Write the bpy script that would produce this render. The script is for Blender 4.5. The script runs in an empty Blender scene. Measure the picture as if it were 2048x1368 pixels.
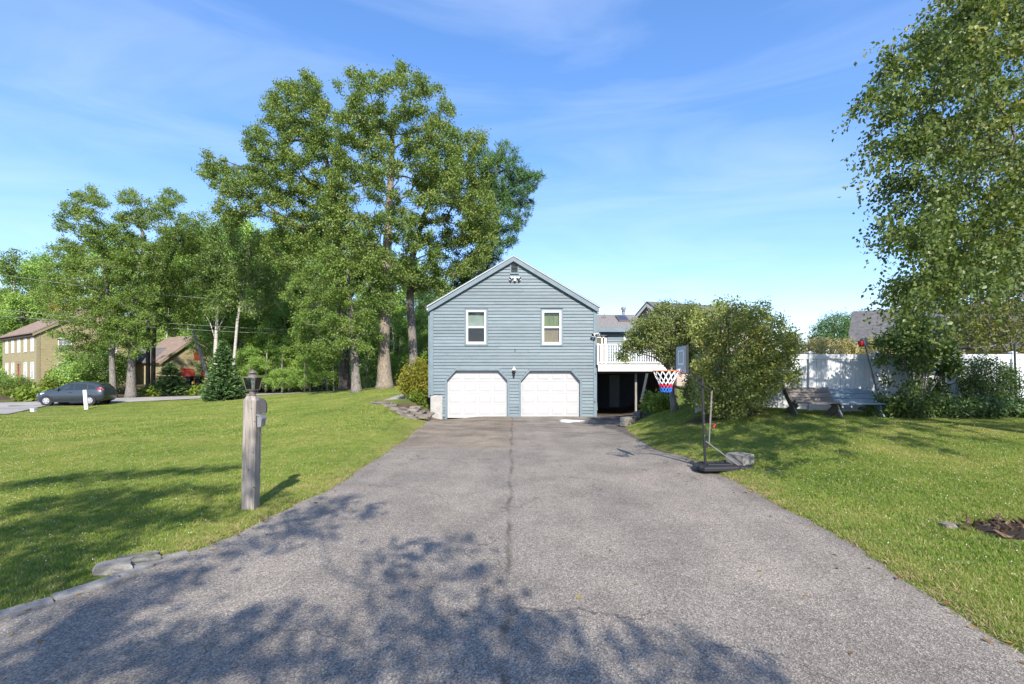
import bpy, bmesh, math, random
import numpy as np
from mathutils import Vector, Matrix
from mathutils.geometry import tessellate_polygon

# ------------------------------------------------------------------ camera, sky, sun, exposure
S = bpy.context.scene
COL = S.collection
CAMZ, F, HY = 1.85, 1000.0, 745.0          # eye height, focal length and horizon row of the 2048 px wide photo
cam = bpy.data.objects.new("camera", bpy.data.cameras.new("camera"))
COL.objects.link(cam)
cam.location = (0, 0, CAMZ)
cam.rotation_euler = (math.radians(90), 0, 0)
cam.data.sensor_width = 36.0
cam.data.lens = F / 2048 * 36.0
cam.data.shift_y = (HY - 684) / 2048
cam.data.clip_start = 0.05
cam.data.clip_end = 2500
S.camera = cam

LD = Vector((-0.17, 1.0, -0.80)).normalized()     # the way the sunlight travels
SUN_EL = math.asin(-LD.z)
SUN_AZ = math.atan2(-LD.x, -LD.y)                  # clockwise from +Y
wd = bpy.data.worlds.new("World")
S.world = wd
wd.use_nodes = True
wn, wl = wd.node_tree.nodes, wd.node_tree.links
wn.clear()
w_out = wn.new("ShaderNodeOutputWorld")
w_bg = wn.new("ShaderNodeBackground")
w_sky = wn.new("ShaderNodeTexSky")
w_sky.sky_type = 'NISHITA'
w_sky.sun_disc = False
w_sky.sun_elevation = SUN_EL
w_sky.sun_rotation = SUN_AZ
w_sky.altitude = 50
w_sky.air_density = 1.0
w_sky.dust_density = 0.4
w_sky.ozone_density = 3.0
w_hsv = wn.new("ShaderNodeHueSaturation")
w_hsv.inputs['Hue'].default_value = 0.504
w_hsv.inputs['Saturation'].default_value = 1.24
w_hsv.inputs['Value'].default_value = 1.0
w_bg.inputs['Strength'].default_value = 0.135
# thin cirrus: stretched noise on the view direction, all round the sky
w_tc = wn.new("ShaderNodeTexCoord")
w_map = wn.new("ShaderNodeMapping")
w_map.inputs['Rotation'].default_value = (0.15, 0.35, 0.3)
w_map.inputs['Scale'].default_value = (1.0, 1.6, 6.0)
w_no = wn.new("ShaderNodeTexNoise")
w_no.inputs['Scale'].default_value = 1.7
w_no.inputs['Detail'].default_value = 6
w_no.inputs['Roughness'].default_value = 0.55
w_no.inputs['Distortion'].default_value = 0.7
w_cr = wn.new("ShaderNodeValToRGB")
w_cr.color_ramp.elements[0].position = 0.43
w_cr.color_ramp.elements[0].color = (0, 0, 0, 1)
w_cr.color_ramp.elements[1].position = 0.82
w_cr.color_ramp.elements[1].color = (0.20, 0.20, 0.20, 1)
w_mix = wn.new("ShaderNodeMixRGB")
w_mix.inputs['Color2'].default_value = (3.6, 3.9, 4.5, 1)
wl.new(w_tc.outputs['Generated'], w_map.inputs['Vector'])
wl.new(w_map.outputs['Vector'], w_no.inputs['Vector'])
wl.new(w_no.outputs['Fac'], w_cr.inputs['Fac'])
wl.new(w_cr.outputs['Color'], w_mix.inputs['Fac'])
wl.new(w_sky.outputs['Color'], w_hsv.inputs['Color'])
w_gam = wn.new("ShaderNodeGamma")
w_gam.inputs['Gamma'].default_value = 0.80
w_tin = wn.new("ShaderNodeMixRGB")
w_tin.blend_type = 'MULTIPLY'
w_tin.inputs['Fac'].default_value = 1.0
w_tin.inputs['Color2'].default_value = (0.96, 0.93, 1.04, 1)
wl.new(w_hsv.outputs['Color'], w_gam.inputs['Color'])
wl.new(w_gam.outputs['Color'], w_tin.inputs['Color1'])
wl.new(w_tin.outputs['Color'], w_mix.inputs['Color1'])
wl.new(w_mix.outputs['Color'], w_bg.inputs['Color'])
wl.new(w_bg.outputs['Background'], w_out.inputs['Surface'])

sl = bpy.data.lights.new("sun", 'SUN')
sl.energy = 3.1
sl.angle = math.radians(0.53)
sl.color = (1.0, 0.925, 0.82)
sun = bpy.data.objects.new("sun", sl)
COL.objects.link(sun)
sun.location = (5, -20, 30)
sun.rotation_euler = LD.to_track_quat('-Z', 'Y').to_euler()

S.view_settings.view_transform = 'Standard'
S.view_settings.look = 'None'
S.view_settings.gamma = 1.0
S.view_settings.use_curve_mapping = False
S.view_settings.exposure = 1.47
S.render.engine = 'CYCLES'
S.cycles.max_bounces = 6
S.cycles.diffuse_bounces = 3
S.cycles.glossy_bounces = 2
S.cycles.transmission_bounces = 4
S.cycles.transparent_max_bounces = 8
S.cycles.caustics_reflective = False
S.cycles.caustics_refractive = False
S.cycles.use_denoising = True

rng = np.random.default_rng(7)
random.seed(7)


def W(px, py, d):
    """photo pixel (2048 wide) at distance d in front of the camera -> place in the world"""
    return Vector(((px - 1024) * d / F, d, CAMZ + (HY - py) * d / F))


# ------------------------------------------------------------------ building helpers
ORG = {}


def tag(o, label=None, cat=None, group=None, kind=None):
    if label: o['label'] = label
    if cat: o['category'] = cat
    if group: o['group'] = group
    if kind: o['kind'] = kind
    return o


def thing(name, label, cat, loc=(0, 0, 0), group=None, rotz=0.0, local=False):
    o = bpy.data.objects.new(name, None)
    COL.objects.link(o)
    o.empty_display_size = 0.2
    o.location = loc
    o.rotation_euler = (0, 0, rotz)
    ORG[o.name] = Vector((0, 0, 0)) if local else Vector(loc)
    return tag(o, label, cat, group)


class MB:
    def __init__(s):
        s.v, s.f = [], []

    def add(s, vs, fs):
        n = len(s.v)
        s.v.extend([tuple(p) for p in vs])
        s.f.extend([tuple(i + n for i in f) for f in fs])
        return s

    def box(s, c, size, M=None):
        hx, hy, hz = [k / 2 for k in size]
        vs = [Vector((x * hx, y * hy, z * hz)) for x in (-1, 1) for y in (-1, 1) for z in (-1, 1)]
        if M is not None: vs = [M @ p for p in vs]
        c = Vector(c)
        return s.add([p + c for p in vs], [(0, 1, 3, 2), (4, 6, 7, 5), (0, 4, 5, 1), (2, 3, 7, 6), (0, 2, 6, 4), (1, 5, 7, 3)])

    def box2(s, a, b):
        a, b = Vector(a), Vector(b)
        return s.box((a + b) / 2, (abs(b.x - a.x), abs(b.y - a.y), abs(b.z - a.z)))

    def bar(s, a, b, w, h, up=(0, 0, 1)):
        """a board from a to b, w across, h along 'up'"""
        a, b = Vector(a), Vector(b)
        d = b - a
        L = d.length
        d.normalize()
        upv = Vector(up)
        sd = d.cross(upv)
        if sd.length < 1e-4: sd = d.cross(Vector((1, 0, 0)))
        sd.normalize()
        upv = sd.cross(d)
        M = Matrix((d, sd, upv)).transposed()
        return s.box((a + b) / 2, (L, w, h), M)

    def prism(s, poly, dvec):
        """poly: list of 3-D points (planar, convex or not) pushed along dvec"""
        n = len(poly)
        d = Vector(dvec)
        a = [Vector(p) for p in poly]
        b = [p + d for p in a]
        tris = tessellate_polygon([a])
        fs = [tuple(t) for t in tris] + [tuple(k + n for k in reversed(t)) for t in tris]
        fs += [(i, (i + 1) % n, (i + 1) % n + n, i + n) for i in range(n)]
        return s.add(a + b, fs)

    def tube(s, pts, rad, seg=8, cap=True, flat=None):
        pts = [Vector(p) for p in pts]
        if not hasattr(rad, '__len__'): rad = [rad] * len(pts)
        vs, fs = [], []
        n = len(pts)
        ref = Vector((0.13, 0.31, 0.94))
        for i, p in enumerate(pts):
            t = (pts[min(i + 1, n - 1)] - pts[max(i - 1, 0)])
            if t.length < 1e-9: t = Vector((0, 0, 1))
            t.normalize()
            u = t.cross(ref)
            if u.length < 0.1: u = t.cross(Vector((1, 0, 0)))
            u.normalize()
            w = t.cross(u)
            for k in range(seg):
                a = 2 * math.pi * k / seg
                vs.append(p + (u * math.cos(a) + w * math.sin(a)) * rad[i])
        for i in range(n - 1):
            for k in range(seg):
                k2 = (k + 1) % seg
                fs.append((i * seg + k, i * seg + k2, (i + 1) * seg + k2, (i + 1) * seg + k))
        if cap:
            fs.append(tuple(reversed(range(seg))))
            fs.append(tuple((n - 1) * seg + k for k in range(seg)))
        return s.add(vs, fs)

    def ring(s, pts, rad, seg=8):
        """closed tube"""
        pts = [Vector(p) for p in pts]
        n = len(pts)
        vs, fs = [], []
        c = sum(pts, Vector()) / n
        for i, p in enumerate(pts):
            t = (pts[(i + 1) % n] - pts[i - 1]).normalized()
            u = (p - c)
            u = (u - t * u.dot(t)).normalized()
            w = t.cross(u)
            for k in range(seg):
                a = 2 * math.pi * k / seg
                vs.append(p + (u * math.cos(a) + w * math.sin(a)) * rad)
        for i in range(n):
            for k in range(seg):
                k2, i2 = (k + 1) % seg, (i + 1) % n
                fs.append((i * seg + k, i * seg + k2, i2 * seg + k2, i2 * seg + k))
        return s.add(vs, fs)

    def lathe(s, prof, c=(0, 0, 0), seg=16, rot0=0.0, squash=(1, 1)):
        c = Vector(c)
        vs, fs = [], []
        for r, z in prof:
            for k in range(seg):
                a = rot0 + 2 * math.pi * k / seg
                vs.append(c + Vector((r * math.cos(a) * squash[0], r * math.sin(a) * squash[1], z)))
        for i in range(len(prof) - 1):
            for k in range(seg):
                k2 = (k + 1) % seg
                fs.append((i * seg + k, i * seg + k2, (i + 1) * seg + k2, (i + 1) * seg + k))
        fs.append(tuple(reversed(range(seg))))
        fs.append(tuple((len(prof) - 1) * seg + k for k in range(seg)))
        return s.add(vs, fs)


def link(name, me, mat, parent=None, **kw):
    o = bpy.data.objects.new(name, me)
    COL.objects.link(o)
    if mat is not None:
        for m in (mat if isinstance(mat, (list, tuple)) else [mat]): me.materials.append(m)
    if parent is not None:
        o.parent = parent
        ORG[o.name] = ORG[parent.name]
    return tag(o, **kw)


def obj(name, mb, mat, parent=None, smooth=False, bevel=0.0, origin=None, **kw):
    """link one mesh object; vertices come in world place (or in the local frame of a 'local' thing)"""
    og = ORG[parent.name] if parent is not None else Vector(origin) if origin is not None else Vector((0, 0, 0))
    me = bpy.data.meshes.new(name)
    me.from_pydata([tuple(Vector(p) - og) for p in mb.v], [], mb.f)
    bm = bmesh.new()
    bm.from_mesh(me)
    bmesh.ops.recalc_face_normals(bm, faces=bm.faces)
    if bevel > 0:
        ed = [e for e in bm.edges if len(e.link_faces) == 2 and e.calc_face_angle(0) > 0.5]
        bmesh.ops.bevel(bm, geom=ed, offset=bevel, segments=2, affect='EDGES', profile=0.6)
    bm.to_mesh(me)
    bm.free()
    if smooth:
        me.polygons.foreach_set('use_smooth', [True] * len(me.polygons))
        if smooth != 'all':
            me.set_sharp_from_angle(angle=math.radians(40))
    o = link(name, me, mat, parent, **kw)
    if parent is None:
        o.location = og
        ORG[o.name] = og
    return o


def mesh_np(name, V, Fc, tint=None, smooth=False):
    """V (n,3), Fc (m,k) -> mesh; tint: one value per face"""
    V = np.asarray(V, dtype=np.float32)
    Fc = np.asarray(Fc, dtype=np.int32)
    me = bpy.data.meshes.new(name)
    me.vertices.add(len(V))
    me.vertices.foreach_set('co', V.ravel())
    m, k = Fc.shape
    me.loops.add(m * k)
    me.loops.foreach_set('vertex_index', Fc.ravel())
    me.polygons.add(m)
    me.polygons.foreach_set('loop_start', np.arange(0, m * k, k, dtype=np.int32))
    me.update(calc_edges=True)
    if tint is not None:
        at = me.attributes.new('tint', 'FLOAT', 'FACE')
        at.data.foreach_set('value', np.asarray(tint, dtype=np.float32))
    if smooth:
        me.polygons.foreach_set('use_smooth', np.ones(m, dtype=bool))
    return me


# ------------------------------------------------------------------ materials
class N:
    """tiny node-graph helper"""

    def __init__(s, name):
        s.m = bpy.data.materials.new(name)
        s.m.use_nodes = True
        s.t = s.m.node_tree
        s.t.nodes.clear()
        s.out = s.t.nodes.new('ShaderNodeOutputMaterial')

    def n(s, typ, **kw):
        x = s.t.nodes.new(typ)
        for k, v in kw.items():
            if k in x.inputs: x.inputs[k].default_value = v
            else: setattr(x, k, v)
        return x

    def l(s, a, b):
        s.t.links.new(a, b)

    def coords(s, kind='Object', scale=(1, 1, 1), rot=(0, 0, 0)):
        if kind == 'World':
            c = s.n('ShaderNodeNewGeometry').outputs['Position']
        else:
            c = s.n('ShaderNodeTexCoord').outputs[kind]
        mp = s.n('ShaderNodeMapping')
        mp.inputs['Scale'].default_value = scale
        mp.inputs['Rotation'].default_value = rot
        s.l(c, mp.inputs['Vector'])
        return mp.outputs['Vector']

    def noise(s, vec, scale, detail=4, rough=0.55, dist=0.0):
        x = s.n('ShaderNodeTexNoise')
        x.inputs['Scale'].default_value = scale
        x.inputs['Detail'].default_value = detail
        x.inputs['Roughness'].default_value = rough
        x.inputs['Distortion'].default_value = dist
        if vec is not None: s.l(vec, x.inputs['Vector'])
        return x.outputs['Fac']

    def ramp(s, fac, stops, interp='LINEAR'):
        x = s.n('ShaderNodeValToRGB')
        cr = x.color_ramp
        cr.interpolation = interp
        while len(cr.elements) < len(stops): cr.elements.new(0.5)
        for e, (p, c) in zip(cr.elements, stops):
            e.position = p
            e.color = (c, c, c, 1) if not hasattr(c, '__len__') else (*c[:3], 1)
        s.l(fac, x.inputs['Fac'])
        return x.outputs['Color']

    def mix(s, fac, a, b, mode='MIX'):
        x = s.n('ShaderNodeMixRGB')
        x.blend_type = mode
        for key, v in (('Fac', fac), ('Color1', a), ('Color2', b)):
            sock = x.inputs[key]
            if isinstance(v, bpy.types.NodeSocket): s.l(v, sock)
            elif hasattr(v, '__len__'): sock.default_value = (*v[:3], 1)
            else: sock.default_value = v if key == 'Fac' else (v, v, v, 1)
        return x.outputs['Color']

    def math(s, op, a, b=0.0, clamp=False):
        x = s.n('ShaderNodeMath')
        x.operation = op
        x.use_clamp = clamp
        for sock, v in ((x.inputs[0], a), (x.inputs[1], b)):
            if isinstance(v, bpy.types.NodeSocket): s.l(v, sock)
            else: sock.default_value = v
        return x.outputs[0]

    def bump(s, h, strength=0.3, dist=0.02):
        x = s.n('ShaderNodeBump')
        x.inputs['Strength'].default_value = strength
        x.inputs['Distance'].default_value = dist
        s.l(h, x.inputs['Height'])
        return x.outputs['Normal']

    def bsdf(s, color, rough=0.6, metal=0.0, spec=0.4, normal=None, **kw):
        x = s.n('ShaderNodeBsdfPrincipled')
        if isinstance(color, bpy.types.NodeSocket): s.l(color, x.inputs['Base Color'])
        else: x.inputs['Base Color'].default_value = (*color[:3], 1)
        if isinstance(rough, bpy.types.NodeSocket): s.l(rough, x.inputs['Roughness'])
        else: x.inputs['Roughness'].default_value = rough
        x.inputs['Metallic'].default_value = metal
        x.inputs['Specular IOR Level'].default_value = spec
        if normal is not None: s.l(normal, x.inputs['Normal'])
        for k, v in kw.items(): x.inputs[k].default_value = v
        return x.outputs[0]

    def done(s, sh):
        s.l(sh, s.out.inputs['Surface'])
        return s.m


def noisy(name, c1, c2, scale=8, rough=0.7, bump=0.2, stretch=(1, 1, 1), detail=5, c3=None, spec=0.3, metal=0.0, coord='Object', vary=0.0, bdist=0.01, fine=None):
    g = N(name)
    v = g.coords(coord, stretch)
    a = g.noise(v, scale, detail)
    stops = [(0.3, c1), (0.7, c2)] if c3 is None else [(0.28, c1), (0.5, c2), (0.72, c3)]
    col = g.ramp(a, stops)
    h = a
    if fine:
        b = g.noise(v, fine, 3)
        col = g.mix(0.45, col, g.ramp(b, [(0.3, 0.35), (0.7, 1.0)]), 'MULTIPLY')
        h = b
    if vary:
        oi = g.n('ShaderNodeObjectInfo')
        f = g.ramp(oi.outputs['Random'], [(0.0, 1 - vary), (1.0, 1.0)])
        col = g.mix(1.0, col, f, 'MULTIPLY')
    return g.done(g.bsdf(col, rough, metal, spec, g.bump(h, bump, bdist) if bump else None))


def leafmat(name, stops, trans=0.32, rough=0.5, spec=0.25, patch=0.35, pscale=0.5):
    """leaf: colour from the leaf's own tint, drifting slowly over the crown"""
    g = N(name)
    at = g.n('ShaderNodeAttribute')
    at.attribute_name = 'tint'
    nz = g.noise(g.coords('World'), pscale, 3)
    f = g.math('ADD', g.math('MULTIPLY', at.outputs['Fac'], 1 - patch), g.math('MULTIPLY', g.math('SUBTRACT', g.math('MULTIPLY', nz, 2.0), 0.5), patch))
    col = g.ramp(f, stops)
    p = g.bsdf(col, rough, 0, spec)
    tr = g.n('ShaderNodeBsdfTranslucent')
    lit = g.mix(1.0, col, (1.25, 1.35, 0.55), 'MULTIPLY')
    g.l(lit, tr.inputs['Color'])
    mx = g.n('ShaderNodeMixShader')
    mx.inputs[0].default_value = trans
    g.l(p, mx.inputs[1])
    g.l(tr.outputs[0], mx.inputs[2])
    return g.done(mx.outputs[0])


def glassmat(name, tint=(0.9, 0.95, 0.95), refl=0.12, rough=0.02):
    g = N(name)
    tr = g.n('ShaderNodeBsdfTransparent')
    tr.inputs['Color'].default_value = (*tint, 1)
    gl = g.n('ShaderNodeBsdfGlossy')
    gl.inputs['Roughness'].default_value = rough
    fr = g.n('ShaderNodeFresnel')
    fr.inputs['IOR'].default_value = 1.5
    mx = g.n('ShaderNodeMixShader')
    g.l(g.math('ADD', fr.outputs[0], refl, True), mx.inputs[0])
    g.l(tr.outputs[0], mx.inputs[1])
    g.l(gl.outputs[0], mx.inputs[2])
    return g.done(mx.outputs[0])


def plain(name, c, rough=0.5, metal=0.0, spec=0.4, **kw):
    g = N(name)
    a = g.noise(g.coords('Object'), 14, 4)
    col = g.mix(0.35, c, g.ramp(a, [(0.3, tuple(k * 0.72 for k in c)), (0.7, tuple(min(1, k * 1.12) for k in c))]))
    return g.done(g.bsdf(col, rough, metal, spec, **kw))


M = {}
M['siding'] = noisy('siding_paint', (0.130, 0.184, 0.212), (0.168, 0.228, 0.255), 3.0, 0.55, 0.15, (0.6, 1, 5), vary=0.22, c3=(0.192, 0.236, 0.278), spec=0.3, fine=26)
M['trim_blue'] = noisy('trim_paint', (0.130, 0.178, 0.206), (0.168, 0.222, 0.250), 4, 0.5, 0.08, (1, 1, 1), vary=0.05)
M['white'] = noisy('white_paint', (0.70, 0.70, 0.69), (0.76, 0.76, 0.76), 5, 0.45, 0.03)
M['white_pvc'] = noisy('white_vinyl', (0.60, 0.64, 0.68), (0.68, 0.71, 0.74), 3, 0.42, 0.03, vary=0.05)
M['door_white'] = noisy('garage_door_white', (0.395, 0.398, 0.402), (0.42, 0.42, 0.417), 2.5, 0.4, 0.03)
M['concrete'] = noisy('concrete', (0.34, 0.33, 0.31), (0.47, 0.455, 0.43), 6, 0.9, 0.25, fine=60)
M['path'] = noisy('path_concrete', (0.30, 0.28, 0.25), (0.42, 0.39, 0.35), 4, 0.95, 0.3, fine=50)
M['stone'] = noisy('field_stone', (0.15, 0.128, 0.105), (0.30, 0.265, 0.225), 5, 0.95, 0.5, fine=30, vary=0.35)
M['granite'] = noisy('granite', (0.19, 0.185, 0.175), (0.34, 0.33, 0.31), 7, 0.9, 0.7, fine=80, vary=0.12)
M['moss_stone'] = noisy('mossy_stone', (0.05, 0.06, 0.03), (0.17, 0.165, 0.14), 5, 0.95, 0.7, c3=(0.30, 0.29, 0.26), fine=40)
M['block'] = noisy('cast_block', (0.17, 0.162, 0.145), (0.30, 0.285, 0.255), 9, 0.95, 0.6, fine=45, vary=0.2)
M['wood_grey'] = noisy('weathered_post', (0.13, 0.108, 0.085), (0.25, 0.225, 0.195), 5, 0.85, 0.6, (9, 9, 0.55), detail=8, c3=(0.34, 0.31, 0.275), bdist=0.006)
M['bench_brown'] = noisy('weathered_bench', (0.13, 0.115, 0.10), (0.25, 0.225, 0.20), 5, 0.85, 0.4, (1, 8, 8), vary=0.2)
M['bench_blue'] = noisy('faded_blue_bench', (0.14, 0.20, 0.24), (0.24, 0.31, 0.35), 5, 0.8, 0.4, (1, 8, 8), vary=0.2)
M['dark_wood'] = noisy('dark_wood', (0.05, 0.04, 0.032), (0.10, 0.08, 0.062), 5, 0.85, 0.4, (6, 6, 1))
M['bark_oak'] = noisy('oak_bark', (0.13, 0.105, 0.08), (0.40, 0.34, 0.27), 6, 0.95, 0.9, (3, 3, 1.1), detail=7, fine=14, bdist=0.04)
M['bark_grey'] = noisy('grey_bark', (0.11, 0.10, 0.09), (0.30, 0.275, 0.245), 6, 0.95, 0.8, (3, 3, 0.8), detail=6, fine=14, bdist=0.03)
M['bark_pale'] = noisy('pale_bark', (0.22, 0.20, 0.18), (0.55, 0.53, 0.49), 5, 0.85, 0.5, (1, 1, 2.5), detail=6)
M['bark_dark'] = noisy('dark_bark', (0.04, 0.034, 0.027), (0.12, 0.10, 0.085), 6, 0.95, 0.6, (3, 3, 1))
M['black'] = plain('black_metal', (0.022, 0.022, 0.024), 0.4, 0.0, 0.45)
M['black_plastic'] = plain('black_plastic', (0.02, 0.02, 0.024), 0.45)
M['bronze'] = noisy('aged_bronze', (0.10, 0.085, 0.075), (0.19, 0.165, 0.15), 20, 0.6, 0.1, metal=0.2)
M['steel'] = plain('grey_steel', (0.27, 0.27, 0.28), 0.45, 0.5)
M['orange'] = plain('orange_rim', (0.75, 0.16, 0.025), 0.4)
M['net_white'] = plain('white_cord', (0.8, 0.8, 0.8), 0.7)
M['net_red'] = plain('red_cord', (0.65, 0.03, 0.06), 0.7)
M['net_blue'] = plain('blue_cord', (0.03, 0.16, 0.60), 0.7)
M['red'] = plain('red_plastic', (0.55, 0.02, 0.02), 0.45)
M['glass'] = glassmat('window_glass', (0.86, 0.9, 0.9), 0.0)
M['lantern_glass'] = glassmat('lantern_glass', (0.97, 0.98, 0.97), -0.02)
M['acrylic'] = None
_g = N('backboard_acrylic')
_a = _g.n('ShaderNodeBsdfTransparent')
_a.inputs['Color'].default_value = (.8, .86, .88, 1)
_b = _g.bsdf((0.50, 0.60, 0.64), .12, 0, .6)
_m = _g.n('ShaderNodeMixShader')
_m.inputs[0].default_value = .6
_g.l(_a.outputs[0], _m.inputs[1])
_g.l(_b, _m.inputs[2])
M['acrylic'] = _g.done(_m.outputs[0])
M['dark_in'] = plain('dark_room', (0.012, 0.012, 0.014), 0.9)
M['shade_grey'] = noisy('roller_shade', (0.36, 0.42, 0.36), (0.46, 0.48, 0.46), 3, 0.9, 0)
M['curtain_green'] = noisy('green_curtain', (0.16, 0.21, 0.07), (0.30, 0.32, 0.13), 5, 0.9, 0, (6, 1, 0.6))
M['curtain_brown'] = noisy('brown_curtain', (0.26, 0.17, 0.11), (0.40, 0.30, 0.20), 5, 0.9, 0, (6, 1, 0.6))

# ------------------------------------------------------------------ terrain
def G(px, py, d):
    p = W(px, py, d)
    return (p.x, p.y, p.z)


def lerp_table(tab, y):
    ys, xs = zip(*tab)
    return np.interp(y, ys, xs)


EDGE_R = [(-14, 3.5), (0, 3.4), (3.4, 3.47), (6, 3.70), (8, 3.76), (9.9, 3.70), (11.7, 3.52), (13.5, 3.58), (16, 3.80), (18.2, 4.22), (18.7, 4.5), (19.6, 5.3), (20.6, 6.3), (24, 6.6)]
EDGE_L = [(-14, -6.0), (0, -4.7), (2.4, -4.4), (3.74, -3.95), (5.2, -3.40), (6.4, -3.20), (7.7, -2.98), (10, -3.02), (12.1, -3.07), (17, -3.2), (19.5, -3.45), (21.5, -3.72), (24, -3.9)]
ROAD = [(-150, 812, 24), (0, 812, 33), (200, 802, 36.5), (400, 795, 40.5), (560, 788, 46), (690, 781, 53), (800, 777, 62), (900, 775, 72), (1000, 773, 84)]


def drive_z(y):
    return float(np.interp(y, [-14, 0, 9, 16, 23, 28], [0.1, 0.0, -0.02, -0.08, -0.19, -0.19]))


ctrl = []
for y in (-12, -6, 0, 3, 6, 9, 12, 15, 18, 21, 23.5):
    el, er = float(lerp_table(EDGE_L, y)), min(float(lerp_table(EDGE_R, y)), 4.3)
    for x, up_ in ((el, 0), (el / 2, 0), (0.0, 0), (er / 2, 0), (er, .07 if 5 < y < 16 else 0)): ctrl.append((x, y, drive_z(y) + up_))
ctrl += [(5.2, 21.2, -0.17), (5.5, 24, -0.17), (4.6, 27, -0.17), (6.5, 27, -0.1), (6.6, 24.0, -0.10)]
# lawn on the left
ctrl += [(-7.5, 7.45, -0.04), G(500, 1020, 6.7), (-13, 13, -0.17), (-26, 26, -0.38), G(300, 850, 19), G(445, 801, 35.5), G(600, 801, 30), G(700, 790, 31.5),
         G(771, 776, 34), G(752, 808, 22.5), G(800, 842, 17.5), G(798, 818, 21.5), G(800, 801, 25), (-4.4, 22.2, 0.17), (-4.3, 23.6, 0.45), (-4.6, 27, 0.62),
         (-3.9, 19.5, 0.02), (-12, 0, 0.0), (-25, 5, -0.15), (-12, -12, 0.1), (-30, -12, 0), G(640, 840, 18.5), G(560, 900, 12.5), (-5, 12.5, 0.0), (-4.3, 9.5, 0.0)]
# lawn on the right
ctrl += [G(1445, 930, 9.1), G(1650, 829, 15), G(2048, 829, 15), G(1440, 833, 14.5), G(1330, 824, 17.2), (5.2, 14.5, 0.36), (6.4, 19.5, 0.52), (7.2, 22.0, 0.55), G(2048, 905, 9.8), (4.1, 12, 0.10), (4.3, 16, 0.12),
         (8, 3, 0.06), (6, 6, 0.08), (12, 0, 0.1), (25, 8, 0.45), (12, -12, 0.1), (30, -12, 0.2), (9, 22, 0.6), (18, 24, 0.6), (30, 20, 0.6), (7.6, 27, 0.5)]
# the road and what lies beyond
for q in ROAD: ctrl.append(G(*q))
ctrl += [(-60, 42, 0.2), (-47.5, 50, 0.55), (-40, 58, 0.35), (-60, 64, 0.5), (-33, 62, 0.2), (-30, 47, -0.2), (-20, 60, 0.0), (-12, 42, 0.45), (-4, 40, 0.9), (2, 45, 0.9), (-4, 34, 0.75), (12, 40, 0.8), (-10, 90, 0.3), (-60, 110, 1.5),
         (30, 50, 0.8), (60, 40, 0.8), (60, 110, 1.0), (140, 60, 1), (-140, 60, 0), (0, 180, 1.5), (-140, 180, 2), (140, 180, 1.5), (-140, -30, 0), (140, -30, 0.3), (0, -30, 0.2), (-70, 15, -0.4)]
C = np.array(ctrl, dtype=float)


def _phi(r2):
    return np.where(r2 > 1e-12, 0.5 * r2 * np.log(np.maximum(r2, 1e-12)), 0.0)


_n = len(C)
_D = ((C[:, None, :2] - C[None, :, :2]) ** 2).sum(-1)
_A = np.zeros((_n + 3, _n + 3))
_A[:_n, :_n] = _phi(_D) + np.eye(_n) * 0.15
_A[:_n, _n] = 1
_A[:_n, _n + 1:] = C[:, :2]
_A[_n, :_n] = 1
_A[_n + 1:, :_n] = C[:, :2].T
_w = np.linalg.solve(_A, np.concatenate([C[:, 2], np.zeros(3)]))


def tz(x, y):
    x, y = np.atleast_1d(np.asarray(x, float)), np.atleast_1d(np.asarray(y, float))
    out = np.empty(x.shape)
    xf, yf, of = x.ravel(), y.ravel(), out.ravel()
    for i in range(0, len(xf), 20000):
        xs, ys = xf[i:i + 20000], yf[i:i + 20000]
        d2 = (xs[:, None] - C[None, :, 0]) ** 2 + (ys[:, None] - C[None, :, 1]) ** 2
        of[i:i + 20000] = _phi(d2) @ _w[:_n] + _w[_n] + _w[_n + 1] * xs + _w[_n + 2] * ys
    return of.reshape(x.shape)


def gz(x, y):
    return float(tz(x, y)[0])


def on(px, d, up=0.0):
    """ground point under photo column px at distance d"""
    x = (px - 1024) * d / F
    return Vector((x, d, gz(x, d) + up))


def stretch_axis(parts):
    a = []
    for lo, hi, st in parts: a += list(np.arange(lo, hi, st))
    return np.array(a + [parts[-1][1]])


gx = stretch_axis([(-400, -160, 40), (-160, -60, 10), (-60, -16, 2), (-16, 16, 0.25), (16, 30, 1), (30, 60, 5), (60, 160, 20), (160, 400, 60)])
gy = stretch_axis([(-60, -14, 6), (-14, 0, 1), (0, 26, 0.25), (26, 50, 1), (50, 110, 4), (110, 200, 15), (200, 600, 80)])
GX, GY = np.meshgrid(gx, gy)
cx, cy = np.clip(GX, -140, 140), np.clip(GY, -30, 180)
GZ = tz(cx, cy)
EL, ER = lerp_table(EDGE_L, GY), lerp_table(EDGE_R, GY)
under = np.clip(np.minimum(GX - EL, ER - GX) / 0.3, 0, 1) * (GY < 23.9)
GZ = GZ - 0.06 * under
# bare soil / litter: beds, the wood beyond the road
road_pts = np.array([W(*q) for q in ROAD])
ry = np.interp(GX, road_pts[:, 0], road_pts[:, 1])
soil = np.clip((GY - ry - 9) / 5, 0, 1) * (GX < 8)
soil = np.maximum(soil, np.clip((GY - 33) / 3, 0, 1) * (GX > -9.5))
soil = np.maximum(soil, np.exp(-(((GX - 6.15) / 1.3) ** 2 + ((GY - 14.6) / 0.7) ** 2) ** 2))
soil = np.maximum(soil, np.exp(-(((GX - 14.5) / 3.6) ** 2 + ((GY - 15.4) / 0.7) ** 2) ** 2))
soil = np.maximum(soil, ((GX > 3.6) & (GX < 7.4) & (GY > 22.3) & (GY < 30)).astype(float))
soil = np.maximum(soil, np.exp(-(((GX + 4.5) / 0.9) ** 2 + ((GY - 21.9) / 1.6) ** 2) ** 2))
nx, ny = len(gx), len(gy)
idx = np.arange(nx * ny).reshape(ny, nx)
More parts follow.
